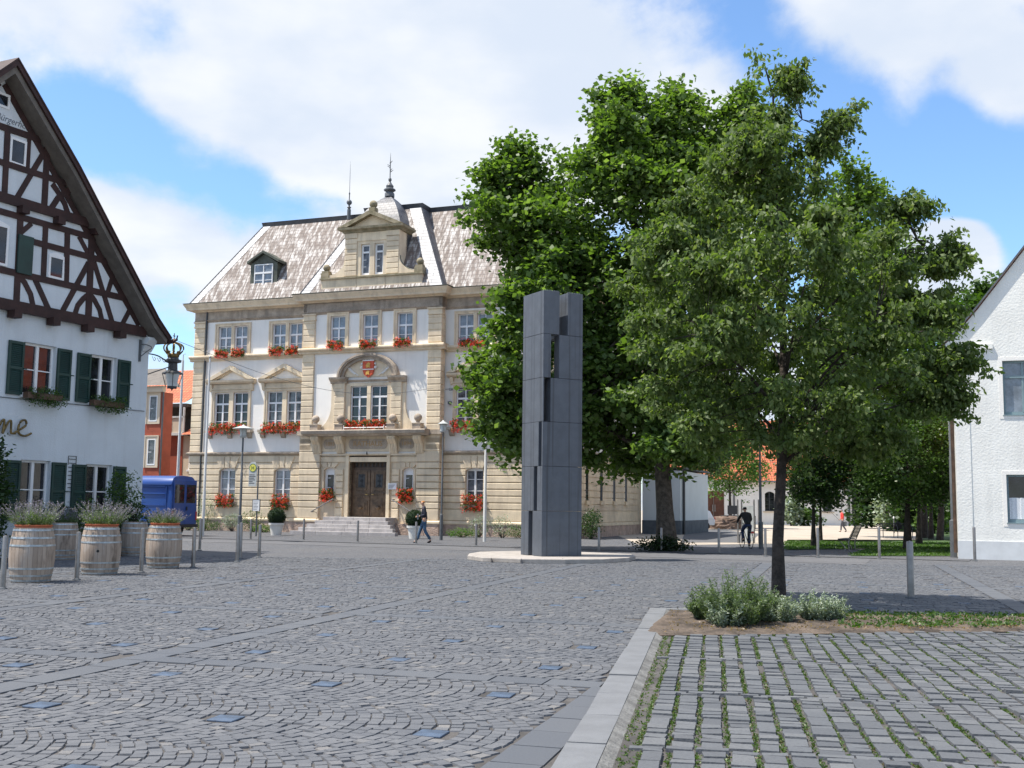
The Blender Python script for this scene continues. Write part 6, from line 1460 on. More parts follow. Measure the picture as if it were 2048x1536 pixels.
# ================================================================== TREES
def kmeans(P, k, it=6):
    C_ = P[rng.choice(len(P), k, replace=False)]
    for _ in range(it):
        d = ((P[:, None] - C_[None]) ** 2).sum(-1); l_ = d.argmin(1)
        for j in range(k):
            if (l_ == j).any(): C_[j] = P[l_ == j].mean(0)
    return C_, l_
def tree(name, label, base, Y, bodies, tr, lead, nclump, tips, per, lsize, lm, bm_='bark', zfirst=None, crad=.45, droop=.3, cflat=.6, tspread=.09, nl=9, group=None, wr=.32, depthf=1., mode='vol', sprays=0, slen=.7):
    t = thing(name, label, 'tree', base, 0, group); P = []
    tot = sum(b[3] for b in [(x[0], 0, 0, x[1]) for x in bodies])
    for lv, wgt in bodies:
        n = int(nclump * wgt / tot); zs = [l_[0] for l_ in lv]; k = 0
        wmax = max(l_[2] - l_[1] for l_ in lv)
        while k < n:
            y_ = random.uniform(zs[0], zs[-1]); xl = np.interp(y_, zs, [l_[1] for l_ in lv]); xr = np.interp(y_, zs, [l_[2] for l_ in lv])
            if random.random() > (xr - xl) / wmax + .08: continue
            c_ = AT((xl + xr) / 2, y_, Y); R_ = max(.05, (xr - xl) / 2 * Y / FPX - crad * .55); a = random.uniform(0, 2 * math.pi); rr = R_ * (random.random() ** (.42 if mode == 'vol' else .3))
            p = (c_.x + rr * math.cos(a) - base[0], c_.y + rr * math.sin(a) * depthf - base[1], c_.z - base[2] + random.gauss(0, .05)); P.append(p); k += 1
    P = np.array(P); C_, lab_ = kmeans(P, min(nl, len(P) // 3))
    H_ = max(lead[-1][2], .1); sk = [Vector(p) for p in lead]
    q = MB(); q.tube([(0, 0, -.05)] + lead[1:] if lead[0] != (0, 0, 0) else [(0, 0, -.05)] + lead[1:], [tr * 1.25] + [tr * max(.12, (1 - .88 * p[2] / H_)) for p in lead[1:]], 9); 
    def onlead(z):
        for a, b in zip(sk, sk[1:]):
            if a.z <= z <= b.z: return a + (b - a) * ((z - a.z) / max(1e-5, b.z - a.z))
        return sk[-1] if z > sk[-1].z else sk[0]
    zf = zfirst or H_ * .25; br = MB()
    for j in range(len(C_)):
        ce = Vector(C_[j]); hd = math.hypot(ce.x, ce.y); za = max(zf * random.uniform(.9, 1.1), min(H_ * .9, ce.z - hd * random.uniform(.7, 1.1))); A = onlead(za); r0_ = tr * .45 * (1 - .6 * za / H_)
        m1 = A + (ce - A) * .4 + Vector((0, 0, .08 * hd)); m2 = ce * 1.0
        path = cub([tuple(A), tuple(m1), tuple(m2)], 4); br.tube(path, [r0_ * (1 - .7 * i / (len(path) - 1)) for i in range(len(path))], 6)
        for p in P[lab_ == j]:
            p = Vector(p); s_ = min(path, key=lambda v: (v - p).length + .6 * max(0, v.z - p.z)); md = (s_ + p) / 2 + Vector((random.gauss(0, .06), random.gauss(0, .06), random.gauss(0.05, .05)))
            br.tube([s_, md, p], [r0_ * .32, r0_ * .22, r0_ * .1], 4)
    tk = q.build('trunk', bm_, t, smooth=True); br.build('branches', bm_, tk, smooth=True)
    T_ = np.repeat(P, tips, axis=0); T_ = T_ + rng.normal(size=T_.shape) * [crad * .55, crad * .55, crad * .55 * cflat]
    if sprays:
        ctr = P.mean(0); dist = np.linalg.norm((P - ctr) / (P.std(0) + .01), axis=1); order = np.argsort(-dist); ex = []; sb = MB()
        for i in range(sprays):
            p = Vector(P[order[int(abs(random.gauss(0, .45)) * len(P)) % len(P)]]); d = (p - Vector((0, 0, p.z * .78))).normalized(); d = (d + Vector((random.gauss(0, .35), random.gauss(0, .35), random.gauss(.12, .25)))).normalized()
            l_ = slen * random.uniform(.5, 1.35); n = 7; pts = [p + d * l_ * k / n + Vector((0, 0, -.32 * l_ * (k / n) ** 2.2)) for k in range(n + 1)]; sb.tube(pts[::2] + [pts[-1]], [.012, .009, .007, .005, .003][:len(pts[::2]) + 1], 4)
            for k in range(1, n + 1):
                for _ in range(2): ex.append(tuple(pts[k] + Vector((random.gauss(0, .05), random.gauss(0, .05), random.gauss(-.02, .03))) * slen))
        tag(sb.build('twigs', bm_, tk, smooth=True), kind='stuff'); T_ = np.concatenate([T_, np.array(ex)])
    foliage('crown', T_, per, tspread, lsize, lm, t, droop=droop, flat=.7, wr=wr)
    return t
B = G(1558, 1208); B = Vector((B.x, B.y, .04))
lvt = [(195, 1500, 1560), (230, 1490, 1580), (270, 1480, 1580)]
lv1 = [(270, 1460, 1590), (300, 1435, 1610), (350, 1400, 1640), (400, 1350, 1680), (450, 1300, 1740), (500, 1265, 1790), (560, 1250, 1830), (620, 1250, 1840), (700, 1275, 1830), (760, 1300, 1830), (820, 1320, 1830), (870, 1350, 1810), (915, 1410, 1740)]
sp1 = [(405, 1760, 1840), (430, 1740, 1855)]; sp2 = [(510, 1840, 1920), (540, 1830, 1900)]; sp3 = [(245, 1640, 1705), (300, 1600, 1670)]; sp4 = [(700, 1840, 1915), (735, 1840, 1925)]; sp5 = [(600, 1820, 1880), (650, 1810, 1880)]; sp6 = [(780, 1830, 1880), (860, 1800, 1870)]; sp7 = [(190, 1560, 1625), (130, 1500, 1560)][::-1]
LD = []
for px, py in ((1558, 1208), (1556, 1080), (1562, 960), (1566, 860), (1568, 760), (1566, 640), (1560, 520), (1556, 400), (1550, 290), (1546, 190), (1530, 135)):
    p = AT(px, py, B.y); LD.append((p.x - B.x, 0, p.z - B.z))
tree('linden_tree', 'slender young tree with drooping pale green leaves, nearest of all, in the planting strip', B, B.y, [(lv1, 12), (lvt, .10), (sp1, .35), (sp2, .5), (sp3, .3), (sp4, .4), (sp5, .3), (sp6, .35), (sp7, .25)], .108, LD, 340, 11, 11, .108, 'leaf_linden', 'bark_dark', 2.5, .36, 1.1, .5, .075, 18, wr=.28, sprays=420, slen=.6)
B2 = onground(1335, 1098, 42.5)
def lead_(pts, b):
    out = []
    for px, py in pts: p = AT(px, py, b.y); out.append((p.x - b.x, 0, p.z - b.z))
    out[0] = (0, 0, 0); return out
bodA = [(310, 1030, 1060), (335, 1000, 1120), (370, 955, 1160), (410, 940, 1180), (440, 942, 1220), (500, 945, 1250), (560, 945, 1260), (620, 935, 1260), (690, 932, 1260), (740, 935, 1250), (800, 950, 1240), (850, 970, 1230), (900, 1000, 1220), (925, 1090, 1260)]
bodB = [(175, 1210, 1240), (205, 1190, 1290), (230, 1180, 1330), (270, 1140, 1370), (290, 1115, 1400), (360, 1130, 1450), (450, 1120, 1480), (550, 1120, 1500), (700, 1120, 1520), (800, 1130, 1530), (880, 1150, 1500), (950, 1190, 1440)]
bodC = [(185, 1350, 1375), (205, 1335, 1380), (230, 1300, 1400), (300, 1280, 1480), (400, 1280, 1540), (600, 1280, 1560)]
bodD = [(185, 1470, 1500), (230, 1400, 1520), (300, 1390, 1540), (400, 1380, 1560)]
tree('maple_tree', 'huge dense maple with lobed bright leaves, filling the middle behind the granite pillar', B2, B2.y, [(bodA, 5), (bodB, 7), (bodC, 2), (bodD, 1)], .36, lead_([(1335, 1098), (1330, 1020), (1325, 930), (1310, 800), (1290, 650), (1270, 480), (1260, 330), (1250, 230)], B2), 520, 12, 12, .235, 'leaf_maple', 'bark', 3.4, .8, .25, .75, .22, 12, wr=.42, depthf=.9, sprays=380, slen=1.25)
B3 = onground(1850, 1088, 66)
tree('maple_tree', 'dark green tree rising behind the near tree, against the blue sky', B3, B3.y, [([(355, 1700, 1760), (365, 1665, 1775), (420, 1650, 1790), (500, 1640, 1830), (600, 1620, 1860), (700, 1620, 1860), (800, 1620, 1850)], 1)], .17, lead_([(1850, 1083), (1845, 900), (1790, 700), (1745, 450)], B3), 230, 9, 7, .30, 'leaf_maple', 'bark_dark', 4, .9, .2, .8, .28, 8, wr=.42, sprays=120, slen=1.8)
B4 = onground(1880, 1088, 62)
tree('maple_tree', 'tree beyond the park ending beside the gable of the white house', B4, B4.y, [([(580, 1935, 1990), (620, 1860, 2000), (680, 1800, 2010), (780, 1780, 2010), (880, 1780, 1960), (950, 1790, 1960)], 1)], .17, lead_([(1880, 1088), (1885, 950), (1890, 800), (1900, 650)], B4), 190, 9, 7, .30, 'leaf_shrub', 'bark_dark', 4, .9, .2, .8, .28, 7, wr=.42, sprays=120, slen=1.8)
def clipped(label, px, py, Y, levels, tr, n, lm='leaf_dark', size=.13, stems=None, group='clipped trees of the park'):
    b_ = onground(px, py, Y); tree('clipped_tree', label, b_, Y, [(levels, 1)], tr, lead_([(px, py), (px, (py + levels[-1][0]) / 2), (px, levels[len(levels) // 2][0])], b_), int(n * 1.3), 9, 8, size, lm, 'bark_dark', (b_ and AT(px, levels[-1][0], Y).z * .95), .45, .2, .8, .16, 7, group=group, wr=.4, mode='shell')
clipped('clipped round-headed tree over the lawn, just right of the near trunk', 1627, 1091, 48, [(840, 1570, 1690), (880, 1555, 1705), (930, 1555, 1705), (970, 1560, 1700), (1008, 1600, 1680)], .11, 150)
clipped('second clipped tree close behind the first, its thin stem beside the red vest', 1641, 1083, 56, [(850, 1600, 1720), (900, 1580, 1720), (960, 1590, 1700), (1000, 1610, 1680)], .10, 90)
clipped('broad clipped tree with thick trunk in front of the dark park', 1815, 1098, 46.5, [(830, 1745, 1870), (870, 1712, 1905), (920, 1700, 1915), (960, 1712, 1912), (1000, 1760, 1890)], .17, 190, 'leaf_shrub')
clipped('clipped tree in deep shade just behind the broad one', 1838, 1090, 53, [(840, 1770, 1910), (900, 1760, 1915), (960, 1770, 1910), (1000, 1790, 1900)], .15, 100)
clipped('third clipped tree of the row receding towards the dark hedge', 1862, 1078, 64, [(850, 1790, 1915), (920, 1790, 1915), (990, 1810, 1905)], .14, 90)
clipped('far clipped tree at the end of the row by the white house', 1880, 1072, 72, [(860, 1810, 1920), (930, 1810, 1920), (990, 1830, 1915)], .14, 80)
b_ = onground(1461, 1056, 92)
tree('plaza_tree', 'small light green tree on the plaza before the brown door', b_, 92, [([(850, 1420, 1500), (890, 1400, 1530), (930, 1395, 1545), (960, 1405, 1535), (985, 1430, 1480)], 1)], .16, lead_([(1461, 1056), (1460, 1000), (1458, 920)], b_), 120, 8, 7, .25, 'leaf_light', 'bark_dark', 3, .7, .2, .8, .25, 7, wr=.4, mode='shell')
b_ = onground(1385, 1060, 84)
tree('plaza_tree', 'darker tree partly behind the pale blue block', b_, 84, [([(840, 1330, 1440), (880, 1320, 1460), (920, 1340, 1455), (945, 1370, 1440)], 1)], .16, lead_([(1385, 1060), (1385, 1000), (1390, 920)], b_), 110, 8, 7, .25, 'leaf_dark', 'bark_dark', 4, .7, .2, .8, .25, 7, wr=.4)
# dark hedges and far trees round the park
def mass(name, label, cat, px0, px1, py0, py1, Y, dy, n, m_, size=.35, group=None):
    a, b = AT(px0, py0, Y), AT(px1, py1, Y); t = thing(name, label, cat, ((a.x + b.x) / 2, Y, 0), 0, group); hw = (b.x - a.x) / 2; z0, z1 = max(.1, b.z), a.z; C_ = []
    for _ in range(n):
        x = random.uniform(-1, 1); z = z0 + (z1 - z0) * random.random() * (1 - .25 * x * x) ; C_.append((x * hw, random.uniform(0, dy), z))
    foliage('foliage', C_, 9, .3, size, m_, t, droop=.1, wr=.42); q = MB(); q.tube([(0, dy * .5, 0), (0, dy * .5, z1 * .6)], [.12, .04], 6); q.build('stem', 'bark_dark', t)
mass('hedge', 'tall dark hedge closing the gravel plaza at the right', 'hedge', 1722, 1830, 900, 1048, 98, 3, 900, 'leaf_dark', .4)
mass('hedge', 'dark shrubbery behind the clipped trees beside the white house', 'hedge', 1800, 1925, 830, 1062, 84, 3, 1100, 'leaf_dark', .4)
mass('round_bush', 'loose mid green shrub on the plaza left of the thick trunk', 'shrub', 1770, 1812, 985, 1046, 88, 2, 220, 'leaf_grey', .3)
mass('round_bush', 'light shrub in the gap right of the thick trunk', 'shrub', 1860, 1895, 1000, 1055, 78, 2, 170, 'leaf_shrub', .3)
mass('garden_shrub', 'green shrub against the white hall seen just right of the near trunk', 'shrub', 1574, 1600, 995, 1045, 108, 2, 150, 'leaf_grey', .35)
mass('low_hedge', 'low hedge strip at the foot of the white hall', 'hedge', 1600, 1640, 1020, 1046, 109, 1.5, 110, 'leaf_shrub', .3)
for lab, a, b, y0_, Yd in (('far tree crown above the hall roof, left', 1345, 1440, 800, 130), ('far tree crown above the hall roof, middle', 1560, 1680, 790, 135), ('far tree crown beyond the right end of the hall', 1690, 1790, 780, 128), ('far tree crown between hall and white house', 1780, 1900, 760, 122)):
    b_ = onground((a + b) / 2, 1040, Yd); tree('far_tree', lab, b_, Yd, [([(y0_, a + 30, b - 30), (y0_ + 40, a, b), (y0_ + 130, a, b), (y0_ + 200, a + 20, b - 20)], 1)], .3, lead_([((a + b) / 2, 1040), ((a + b) / 2, 960), ((a + b) / 2, y0_ + 60)], b_), 90, 8, 6, .5, 'leaf_dark', 'bark_dark', 5, 1.2, .2, .8, .45, 6, group='far trees behind the hall', wr=.42)
shrub('root_growth', 'dark ground plants and roots round the foot of the big maple', 'plant', onground(1325, 1102, 42) + Vector((0, -.3, 0)), (1.1, .6, .22), 200, .11, 'leaf_box', per=8, spread=.12)
shrub('root_growth', 'leafy weeds at the side wall corner of the town hall', 'plant', H(XR + .6, .6), (.5, 1.4, .75), 200, .1, 'leaf_dark', per=8, spread=.12)

# ================================================================== PARK FURNITURE
bc = thing('park_bench', 'modern bench of slim dark slats on curved steel legs at the lawn edge', 'bench', onground(1703, 1100, 45.5), R(62))
q = MB()
for k in range(7): q.box(-.8, .8, -.02 + .058 * k, .025 + .058 * k, .44, .465)
q.build('seat', 'pole_grey', bc)
q = MB()
for k in range(9): z = .50 + .058 * k; y = -.06 - .035 * k * .8; q.add([(-.8, y, z), (.8, y, z), (.8, y - .018, z + .046), (-.8, y - .018, z + .046), (-.8, y - .02, z), (.8, y - .02, z), (.8, y - .038, z + .046), (-.8, y - .038, z + .046)], [(0, 1, 2, 3), (4, 7, 6, 5), (3, 2, 6, 7), (0, 4, 5, 1)])
q.build('backrest', 'pole_grey', bc)
for x in (-.62, .62):
    q = MB(); q.tube(cub([(x, .40, .44), (x, .28, .3), (x, .14, .12), (x, .1, .0)]), .022, 6); q.tube(cub([(x, -.32, 1.02), (x, -.12, .55), (x, -.02, .3), (x, -.04, .0)]), .024, 6); q.tube([(x, .4, .43), (x, -.05, .43)], .02, 6); q.build('leg', 'steel', bc, smooth=True)
b2 = thing('iron_bench', 'curved iron bench with round armrests out on the sunny gravel', 'bench', onground(1792, 1073, 66.5), R(5))
q = MB()
for k in range(6): q.box(-.9, .9, -.25 + .085 * k, -.19 + .085 * k, .43, .455)
q.build('seat', 'pole_dark', b2)
q = MB()
for k in range(4): q.box(-.9, .9, .27, .29, .52 + .1 * k, .57 + .1 * k)
q.build('backrest', 'pole_dark', b2)
for x in (-.9, .0, .9):
    q = MB(); q.tube(cub([(x, -.26, .0), (x, -.26, .45), (x, -.2, .68), (x, .0, .78), (x, .2, .68), (x, .27, .5), (x, .29, .0)]), .022, 6); q.build('armrest', 'pole_dark', b2, smooth=True)
t = thing('rucksack', 'dark rucksack left on the back of the iron bench', 'bag', b2.location + Vector((.15, .05, .46)), R(10)); q = MB(); q.sphere((0, 0, .24), .22, 12, 8, 1.15); q.box(-.12, .12, -.24, -.15, .08, .3); q.tube(cub([(-.05, 0, .48), (0, 0, .55), (.05, 0, .48)]), .012, 5); q.build('bag_body', 'cloth_black', t, smooth=True)
t = thing('path_light', 'thin post light behind the iron bench', 'light post', onground(1788, 1058, 80)); q = MB(); q.lathe([(.05, 0), (.05, 1.05)], n=8); q.build('post', 'pole_grey', t); q = MB(); q.lathe([(.06, 1.05), (.06, 1.15), (.02, 1.2)], n=8); q.build('lamp_head', 'white_paint', t)
# boulder fountain
rk = thing('boulder', 'long brown boulder lying on the plaza near the brown door', 'boulder', onground(1450, 1057, 88), 0); vs = []; fs = []; nn_, mm_ = 22, 9
for j in range(mm_ + 1):
    for i in range(nn_):
        a = 2 * math.pi * i / nn_; ph = math.pi / 2 * j / mm_; rx, ry = 1.55, .8; s_ = math.cos(ph) ** .55; jit = 1 + .10 * math.sin(a * 3 + j) + .07 * math.sin(a * 7 + j * 2.1) + random.uniform(-.03, .03)
        vs.append((rx * s_ * math.cos(a) * jit + .25 * math.sin(ph), ry * s_ * math.sin(a) * jit, max(0, 1.0 * math.sin(ph) ** .8 + .05 * math.sin(a * 5))))
for j in range(mm_):
    for i in range(nn_): fs.append((j * nn_ + i, j * nn_ + (i + 1) % nn_, (j + 1) * nn_ + (i + 1) % nn_, (j + 1) * nn_ + i))
MB().add(vs, fs).build('rock', 'rock', rk)
MB().tube(cub([(-1.6, -.1, .15), (-2.2, -.3, .28), (-2.3, -.2, .1)]), .13, 7).build('rock_spur', 'rock', rk, smooth=True)
q = MB(); q.tube([(-.3, 0, 1.06), (2.4, 0, 1.06)], .03, 6); q.tube([(-.3, 0, 1.06), (-.3, 0, .8)], .03, 6); q.tube([(2.4, 0, 1.06), (2.4, 0, 0)], .03, 6); q.build('rail', 'pole_dark', rk)
gs = thing('glass_stele', 'tall pale glass panel in steel posts behind the cyclist', 'panel', onground(1497, 1087, 52), RZ)
MB().box(-.26, .26, -.02, .02, .1, 1.75).build('glass_panel', 'lamp_glass', gs)
for x in (-.48, -.3, .27, .48): q = MB(); q.lathe([(.035, 0), (.035, 2.0), (.02, 2.05)], (x, 0, 0), 8); q.build('post', 'steel', gs); 
MB().box(-.95, -.5, -.03, .03, 1.35, 1.75).build('blue_board', 'van_trim', gs)
cr_ = thing('white_car', 'rear of a white car parked behind the pale blue block', 'car', onground(1371, 1062, 84), R(188))
def car(t, m_):
    pr = [(-2.0, .35), (-2.05, .75), (-1.9, .95), (-1.7, 1.4), (-1.4, 1.5), (.3, 1.5), (1.1, 1.0), (2.0, .85), (2.15, .6), (2.1, .35)]
    q = MB(); vs = []
    for y, k in ((-.85, 1), (-.8, .985), (.8, .985), (.85, 1)): pass
    A = [(x, -.84 + (.14 if z > 1.2 else 0), z) for x, z in pr]; Bb = [(x, .84 - (.14 if z > 1.2 else 0), z) for x, z in pr]; n = len(pr)
    q.add(A + Bb, [tuple(range(n - 1, -1, -1)), tuple(range(n, 2 * n))] + [(i, (i + 1) % n, (i + 1) % n + n, i + n) for i in range(n)]); q.build('body', m_, t, bevel=.05)
    q = MB(); q.add([(-1.93, -.6, 1.0), (-1.93, .6, 1.0), (-1.74, .55, 1.36), (-1.74, -.55, 1.36)], [(0, 1, 2, 3)]); q.build('rear_window', 'glass_dark', t)
    for y in (-.80, .62): MB().box(-2.07, -1.98, y, y + .18, .7, .95).build('tail_light', 'red_light', t)
    for x, y in ((-1.3, -.86), (1.3, -.86), (-1.3, .66), (1.3, .66)):
        q = MB(); q.lathe([(.15, 0), (.3, .02), (.31, .18), (.15, .2)], n=16); o = q.build('wheel', 'rubber', t, smooth=True); o.rotation_euler = (R(-90), 0, 0); o.location = (x, y, .31)
car(cr_, 'white_paint')
# overhead cables
def cable(label, pts, r=.009):
    t = thing('overhead_cable', label, 'cable', (0, 0, 0), 0, 'overhead cables'); MB().tube(cub(pts, 8), r, 5).build('wire', 'pole_grey', t)
e0 = HL(.8, -.5, 6.85); e1 = H(-.5, -.04, 7.72); mdl = (e0 + e1) / 2 - Vector((0, 0, .9)); cable('thin cable sagging from the timbered house across the town hall front', [tuple(e0), tuple(e0 * .5 + mdl * .5 - Vector((0, 0, .2))), tuple(mdl), tuple(e1 * .5 + mdl * .5 - Vector((0, 0, .2))), tuple(e1)])
e0 = H(.42, YW - .25, 7.7); e1 = G(1918, 1118) + U * 9 + Vector((0, -.05, 5.75)); mdl = (e0 + e1) / 2 - Vector((0, 0, .8)); cable('thin cable running right through the tree crowns to the white house', [tuple(e0), tuple(e0 * .5 + mdl * .5 - Vector((0, 0, .15))), tuple(mdl), tuple(e1 * .5 + mdl * .5 - Vector((0, 0, .15))), tuple(e1)])

# ================================================================== PEOPLE
def skin(name, pts, edges, m_, parent, sub=2, root=0):
    me = bpy.data.meshes.new(name); me.from_pydata([p[0] for p in pts], edges, []); me.materials.append(M[m_]); o = bpy.data.objects.new(name, me); COL.objects.link(o); o.parent = parent
    md = o.modifiers.new('skin', 'SKIN'); sl_ = me.skin_vertices[0].data
    for i, p in enumerate(pts): r_ = p[1]; sl_[i].radius = (r_, r_) if not isinstance(r_, tuple) else r_
    sl_[root].use_root = True; md.use_smooth_shade = True
    s_ = o.modifiers.new('sub', 'SUBSURF'); s_.levels = sub; s_.render_levels = sub; return o
def figure(t, J, cl, skin_m='skin', hair='hair_blond', hairback=.05, bare_calf=False, skirt=None):
    """J: joints; one continuous body from head to feet with five fingers on each hand, clothes over it"""
    names = ['pelvis', 'waist', 'chest', 'neckb', 'neck', 'chin', 'head', 'crown']; rad = dict(pelvis=.10, waist=.085, chest=.075, neckb=.06, neck=.05, chin=.065, head=.088, crown=.055)
    pts = [(J[n_], rad[n_]) for n_ in names]; ed = [(i, i + 1) for i in range(7)]
    for s_ in 'LR':
        b = len(pts); pts += [(J['hip' + s_], .085), (J['knee' + s_], .056), (J['ankle' + s_], .037), (J['toe' + s_], .03)]; ed += [(0, b), (b, b + 1), (b + 1, b + 2), (b + 2, b + 3)]
        b = len(pts); pts += [(J['sh' + s_], .052), (J['elb' + s_], .04), (J['wr' + s_], .027), (J['hand' + s_], .034)]; ed += [(2, b), (b, b + 1), (b + 1, b + 2), (b + 2, b + 3)]
        h_ = Vector(J['hand' + s_]); w_ = Vector(J['wr' + s_]); d = (h_ - w_).normalized(); sd_ = d.cross(Vector((0, 0, 1))); sd_ = sd_.normalized() if sd_.length > .1 else Vector((0, 1, 0)); cu_ = Vector((0, 0, -1)) if abs(d.z) < .8 else Vector((.6, 0, 0))
        for k, (o_, l_) in enumerate(((-.03, .062), (-.01, .072), (.01, .068), (.03, .052))):
            c0_ = len(pts); p0 = h_ + sd_ * o_ + d * .025; p1 = p0 + d * l_ * .55 + cu_ * .008; p2 = p1 + d * l_ * .4 + cu_ * .026; pts += [(tuple(p0), .009), (tuple(p1), .0085), (tuple(p2), .007)]; ed += [(b + 3, c0_), (c0_, c0_ + 1), (c0_ + 1, c0_ + 2)]
        c0_ = len(pts); p0 = w_ + (h_ - w_) * .5 - sd_ * .035; p1 = p0 + d * .035 - sd_ * .018; pts += [(tuple(p0), .011), (tuple(p1), .008)]; ed += [(b + 3, c0_), (c0_, c0_ + 1)]
    skin('body', pts, ed, skin_m, t)
    top, leg, shoe = cl
    pts = [(tuple(Vector(J['pelvis']) - Vector((0, 0, .05))), .142), (J['waist'], .130), (J['chest'], .165), (J['neckb'], .078)]; ed = [(0, 1), (1, 2), (2, 3)]
    for s_ in 'LR': b = len(pts); pts += [(J['sh' + s_], .068), (J['elb' + s_], .054), (J['wr' + s_], .042)]; ed += [(2, b), (b, b + 1), (b + 1, b + 2)]
    skin('jacket', pts, ed, top, t, root=1)
    pts = [(tuple(Vector(J['pelvis']) + Vector((0, 0, .04))), .132), (J['pelvis'], .14)]; ed = [(0, 1)]
    for s_ in 'LR': b = len(pts); k_ = Vector(J['knee' + s_]); a_ = Vector(J['ankle' + s_]); pts += [(J['hip' + s_], .10), (tuple(k_), .072), (tuple(k_.lerp(a_, .5)), .062), (tuple(k_.lerp(a_, .93)), .062)]; ed += [(1, b), (b, b + 1), (b + 1, b + 2), (b + 2, b + 3)]
    skin('trousers', pts, ed, leg, t, root=1)
    for s_ in 'LR': a_ = Vector(J['ankle' + s_]); to = Vector(J['toe' + s_]); skin('shoe', [(tuple(a_ + Vector((0, 0, -.03)) - (to - a_) * .15), .045), (tuple(a_.lerp(to, .6) + Vector((0, 0, -.02))), .046), (tuple(to + (to - a_) * .12), .034)], [(0, 1), (1, 2)], shoe, t)
    hd = Vector(J['head']); cw = Vector(J['crown']); fd = J['face']; f3 = Vector((fd[0], fd[1], 0)).normalized() * .02
    skin('hair', [(tuple(hd - f3 * 1.6 + Vector((0, 0, -hairback * .6))), .075), (tuple(hd - f3 * .9 + Vector((0, 0, .035))), .092), (tuple(cw - f3 * .3 + Vector((0, 0, .012))), .062)], [(0, 1), (1, 2)], hair, t)
    ff = Vector((fd[0], fd[1], -.15)).normalized(); sd_ = ff.cross(Vector((0, 0, 1))).normalized()
    q = MB(); q.sphere(tuple(hd + ff * .09 - Vector((0, 0, .012))), .014, 8, 6, 1.5)
    for s_ in (-1, 1): q.sphere(tuple(hd + sd_ * s_ * .082 - Vector((0, 0, .01))), .02, 8, 6, 1.4)
    q.build('nose_and_ears', skin_m, t, smooth=True)
    q = MB()
    for s_ in (-1, 1): q.sphere(tuple(hd + ff * .084 + sd_ * s_ * .032 + Vector((0, 0, .008))), .009, 8, 6)
    q.box(*sorted(((hd + ff * .088).x - .012, (hd + ff * .088).x + .012)), *sorted(((hd + ff * .088).y - .012, (hd + ff * .088).y + .012)), hd.z - .05, hd.z - .045); q.build('eyes_and_mouth', 'hair_dark', t, smooth=True)
# woman walking left with a folder
wp = G(848, 1086.5); w = thing('person', 'blond person in dark jacket and jeans walking left and holding a grey folder', 'person', wp, R(184)); w.scale = (1.04, 1.04, 1.06)
J = dict(pelvis=(0, 0, .96), waist=(.02, 0, 1.10), chest=(.03, 0, 1.32), neckb=(.04, 0, 1.45), neck=(.06, 0, 1.50), chin=(.095, 0, 1.545), head=(.085, 0, 1.60), crown=(.07, 0, 1.66), hipL=(.0, .09, .90), kneeL=(-.02, .10, .50), ankleL=(-.27, .09, .12), toeL=(-.14, .10, .035), hipR=(.0, -.09, .90), kneeR=(.17, -.10, .50), ankleR=(.30, -.09, .09), toeR=(.43, -.10, .04),
         shL=(.03, .17, 1.39), elbL=(-.02, .22, 1.12), wrL=(.20, .16, 1.06), handL=(.27, .10, 1.07), shR=(.03, -.17, 1.39), elbR=(.0, -.23, 1.12), wrR=(.22, -.15, 1.05), handR=(.29, -.09, 1.05), face=(1, 0))
figure(w, J, ('cloth_navy', 'denim', 'shoe'))
t = thing('folder', 'grey folder held at the waist by the walking blond person', 'folder', wp, R(184)); t.scale = w.scale; q = MB(); q.box(.24, .30, -.16, .17, .93, 1.14); q.build('cover', 'folder_grey', t, bevel=.006)
MB().box(.246, .294, -.15, .165, 1.1405, 1.143).build('papers', 'white_paint', t)
# cyclist seen from behind
cp = onground(1493, 1096, 45.8); ca_ = R(97); cy = thing('person', 'cyclist in black jacket and blue jeans riding away into the lane', 'person', cp, ca_)
J = dict(pelvis=(-.22, 0, .98), waist=(-.14, 0, 1.12), chest=(.02, 0, 1.33), neckb=(.12, 0, 1.44), neck=(.15, 0, 1.50), chin=(.20, 0, 1.54), head=(.18, 0, 1.60), crown=(.17, 0, 1.67), hipL=(-.18, .10, .94), kneeL=(.16, .12, .72), ankleL=(.02, .11, .36), toeL=(.14, .12, .30), hipR=(-.18, -.10, .94), kneeR=(.04, -.12, .56), ankleR=(-.06, -.11, .16), toeR=(.07, -.12, .11),
         shL=(.05, .18, 1.38), elbL=(.18, .27, 1.16), wrL=(.40, .26, 1.05), handL=(.47, .24, 1.05), shR=(.05, -.18, 1.38), elbR=(.18, -.27, 1.16), wrR=(.40, -.26, 1.05), handR=(.47, -.24, 1.05), face=(1, 0))
figure(cy, J, ('cloth_black', 'cloth_blue', 'shoe'), hair='cloth_black')
bk = thing('bicycle', 'bicycle ridden by the black-jacketed cyclist', 'bicycle', cp, ca_)
def wheelb(x):
    q = MB(); n = 28; q.tube([(x + .33 * math.cos(2 * math.pi * k / n), 0, .34 + .33 * math.sin(2 * math.pi * k / n)) for k in range(n + 1)], .018, 6); o = q.build('tyre', 'rubber', bk, smooth=True)
    q = MB()
    for k in range(12): a = 2 * math.pi * k / 12; q.tube([(x, 0, .34), (x + .32 * math.cos(a), 0, .34 + .32 * math.sin(a))], .002, 3)
    q.sphere((x, 0, .34), .03, 8, 6); q.build('spokes', 'steel', bk)
wheelb(-.5); wheelb(.55)
q = MB()
for a, b in (((-.5, 0, .34), (-.12, 0, .30)), ((-.12, 0, .30), (.36, 0, .80)), ((-.12, 0, .30), (-.26, 0, .82)), ((-.26, 0, .80), (.34, 0, .86)), ((-.5, 0, .34), (-.26, 0, .8)), ((.34, 0, .98), (.55, 0, .34))): q.tube([a, b], .016, 6)
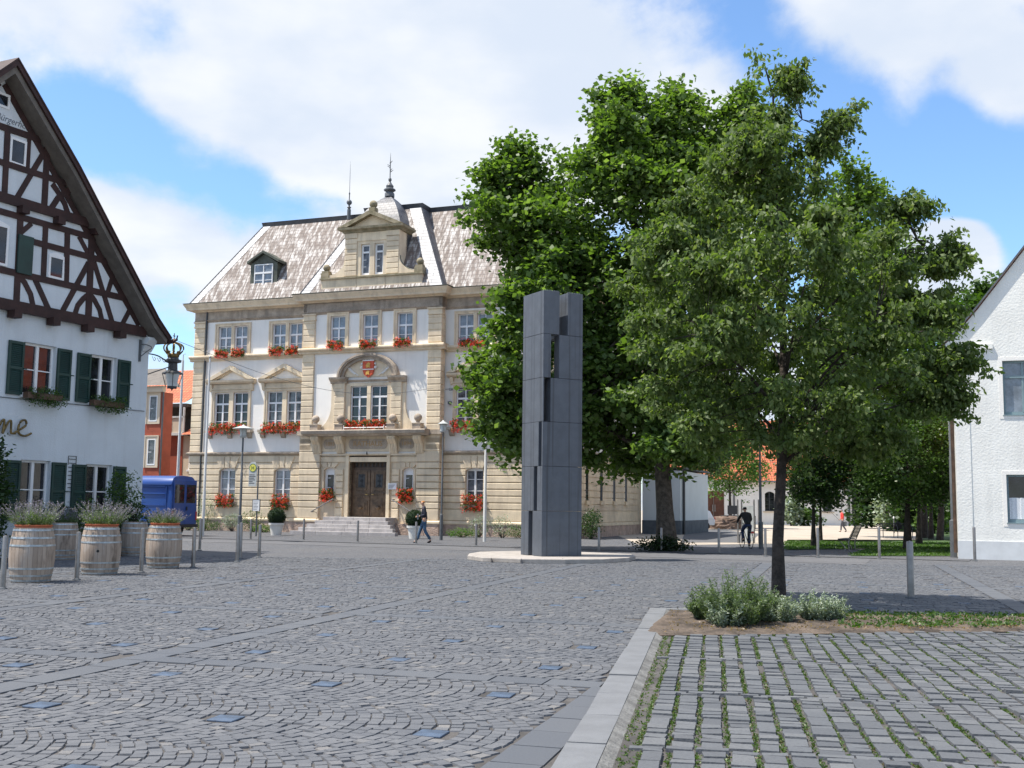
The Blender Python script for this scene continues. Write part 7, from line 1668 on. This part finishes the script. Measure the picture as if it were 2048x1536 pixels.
q.build('frame', 'pole_dark', bk); q = MB(); q.sphere((-.26, 0, .87), .09, 10, 6, .4); q.build('saddle', 'rubber', bk); q = MB(); q.tube([(.42, -.27, 1.02), (.34, -.1, 1.02), (.34, .1, 1.02), (.42, .27, 1.02)], .013, 6); q.tube([(.34, 0, 1.02), (.35, 0, .9)], .013, 6); q.build('handlebar', 'steel', bk)
q = MB(); q.box(-.78, -.72, -.05, .05, .62, .70); q.build('rear_light', 'red_light', bk); q = MB(); q.tube([(-.75, 0, .68), (-.3, 0, .70)], .012, 5); q.box(-.72, -.32, -.07, .07, .71, .72); q.build('luggage_rack', 'pole_dark', bk)
# litter picker in a red vest
rp_ = onground(1685, 1064, 82); rv = thing('person', 'person in a red vest and dark cap walking left on the gravel with a stick', 'person', rp_, R(176))
J = dict(pelvis=(0, 0, .92), waist=(.0, 0, 1.08), chest=(.01, 0, 1.30), neckb=(.02, 0, 1.42), neck=(.03, 0, 1.47), chin=(.05, 0, 1.51), head=(.04, 0, 1.57), crown=(.03, 0, 1.63), hipL=(.0, .09, .88), kneeL=(.10, .10, .48), ankleL=(.14, .10, .09), toeL=(.28, .10, .03), hipR=(.0, -.09, .88), kneeR=(-.06, -.10, .48), ankleR=(-.30, -.10, .12), toeR=(-.18, -.10, .03),
         shL=(.02, .18, 1.36), elbL=(.0, .25, 1.1), wrL=(.18, .22, .95), handL=(.25, .2, .92), shR=(.02, -.18, 1.36), elbR=(-.06, -.25, 1.08), wrR=(-.10, -.26, .85), handR=(-.1, -.26, .78), face=(1, 0))
figure(rv, J, ('cloth_red', 'cloth_grey', 'shoe'), hair='cloth_blue')
t = thing('litter_stick', 'long thin stick held out by the person in the red vest', 'stick', rp_, R(176)); q = MB(); q.tube([(.2, .2, .8), (.9, .2, 1.5)], .012, 5); q.build('shaft', 'pole_grey', t)
t = thing('bucket_bag', 'greenish bag carried behind by the person in the red vest', 'bag', rp_, R(176)); q = MB(); q.lathe([(.1, .42), (.16, .44), (.18, .74), (.17, .75)], (-.22, -.28, 0), 12); q.tube(cub([(-.36, -.28, .74), (-.16, -.28, .84), (-.06, -.28, .74)]), .01, 4); q.build('bag_body', 'folder_grey', t, smooth=True)
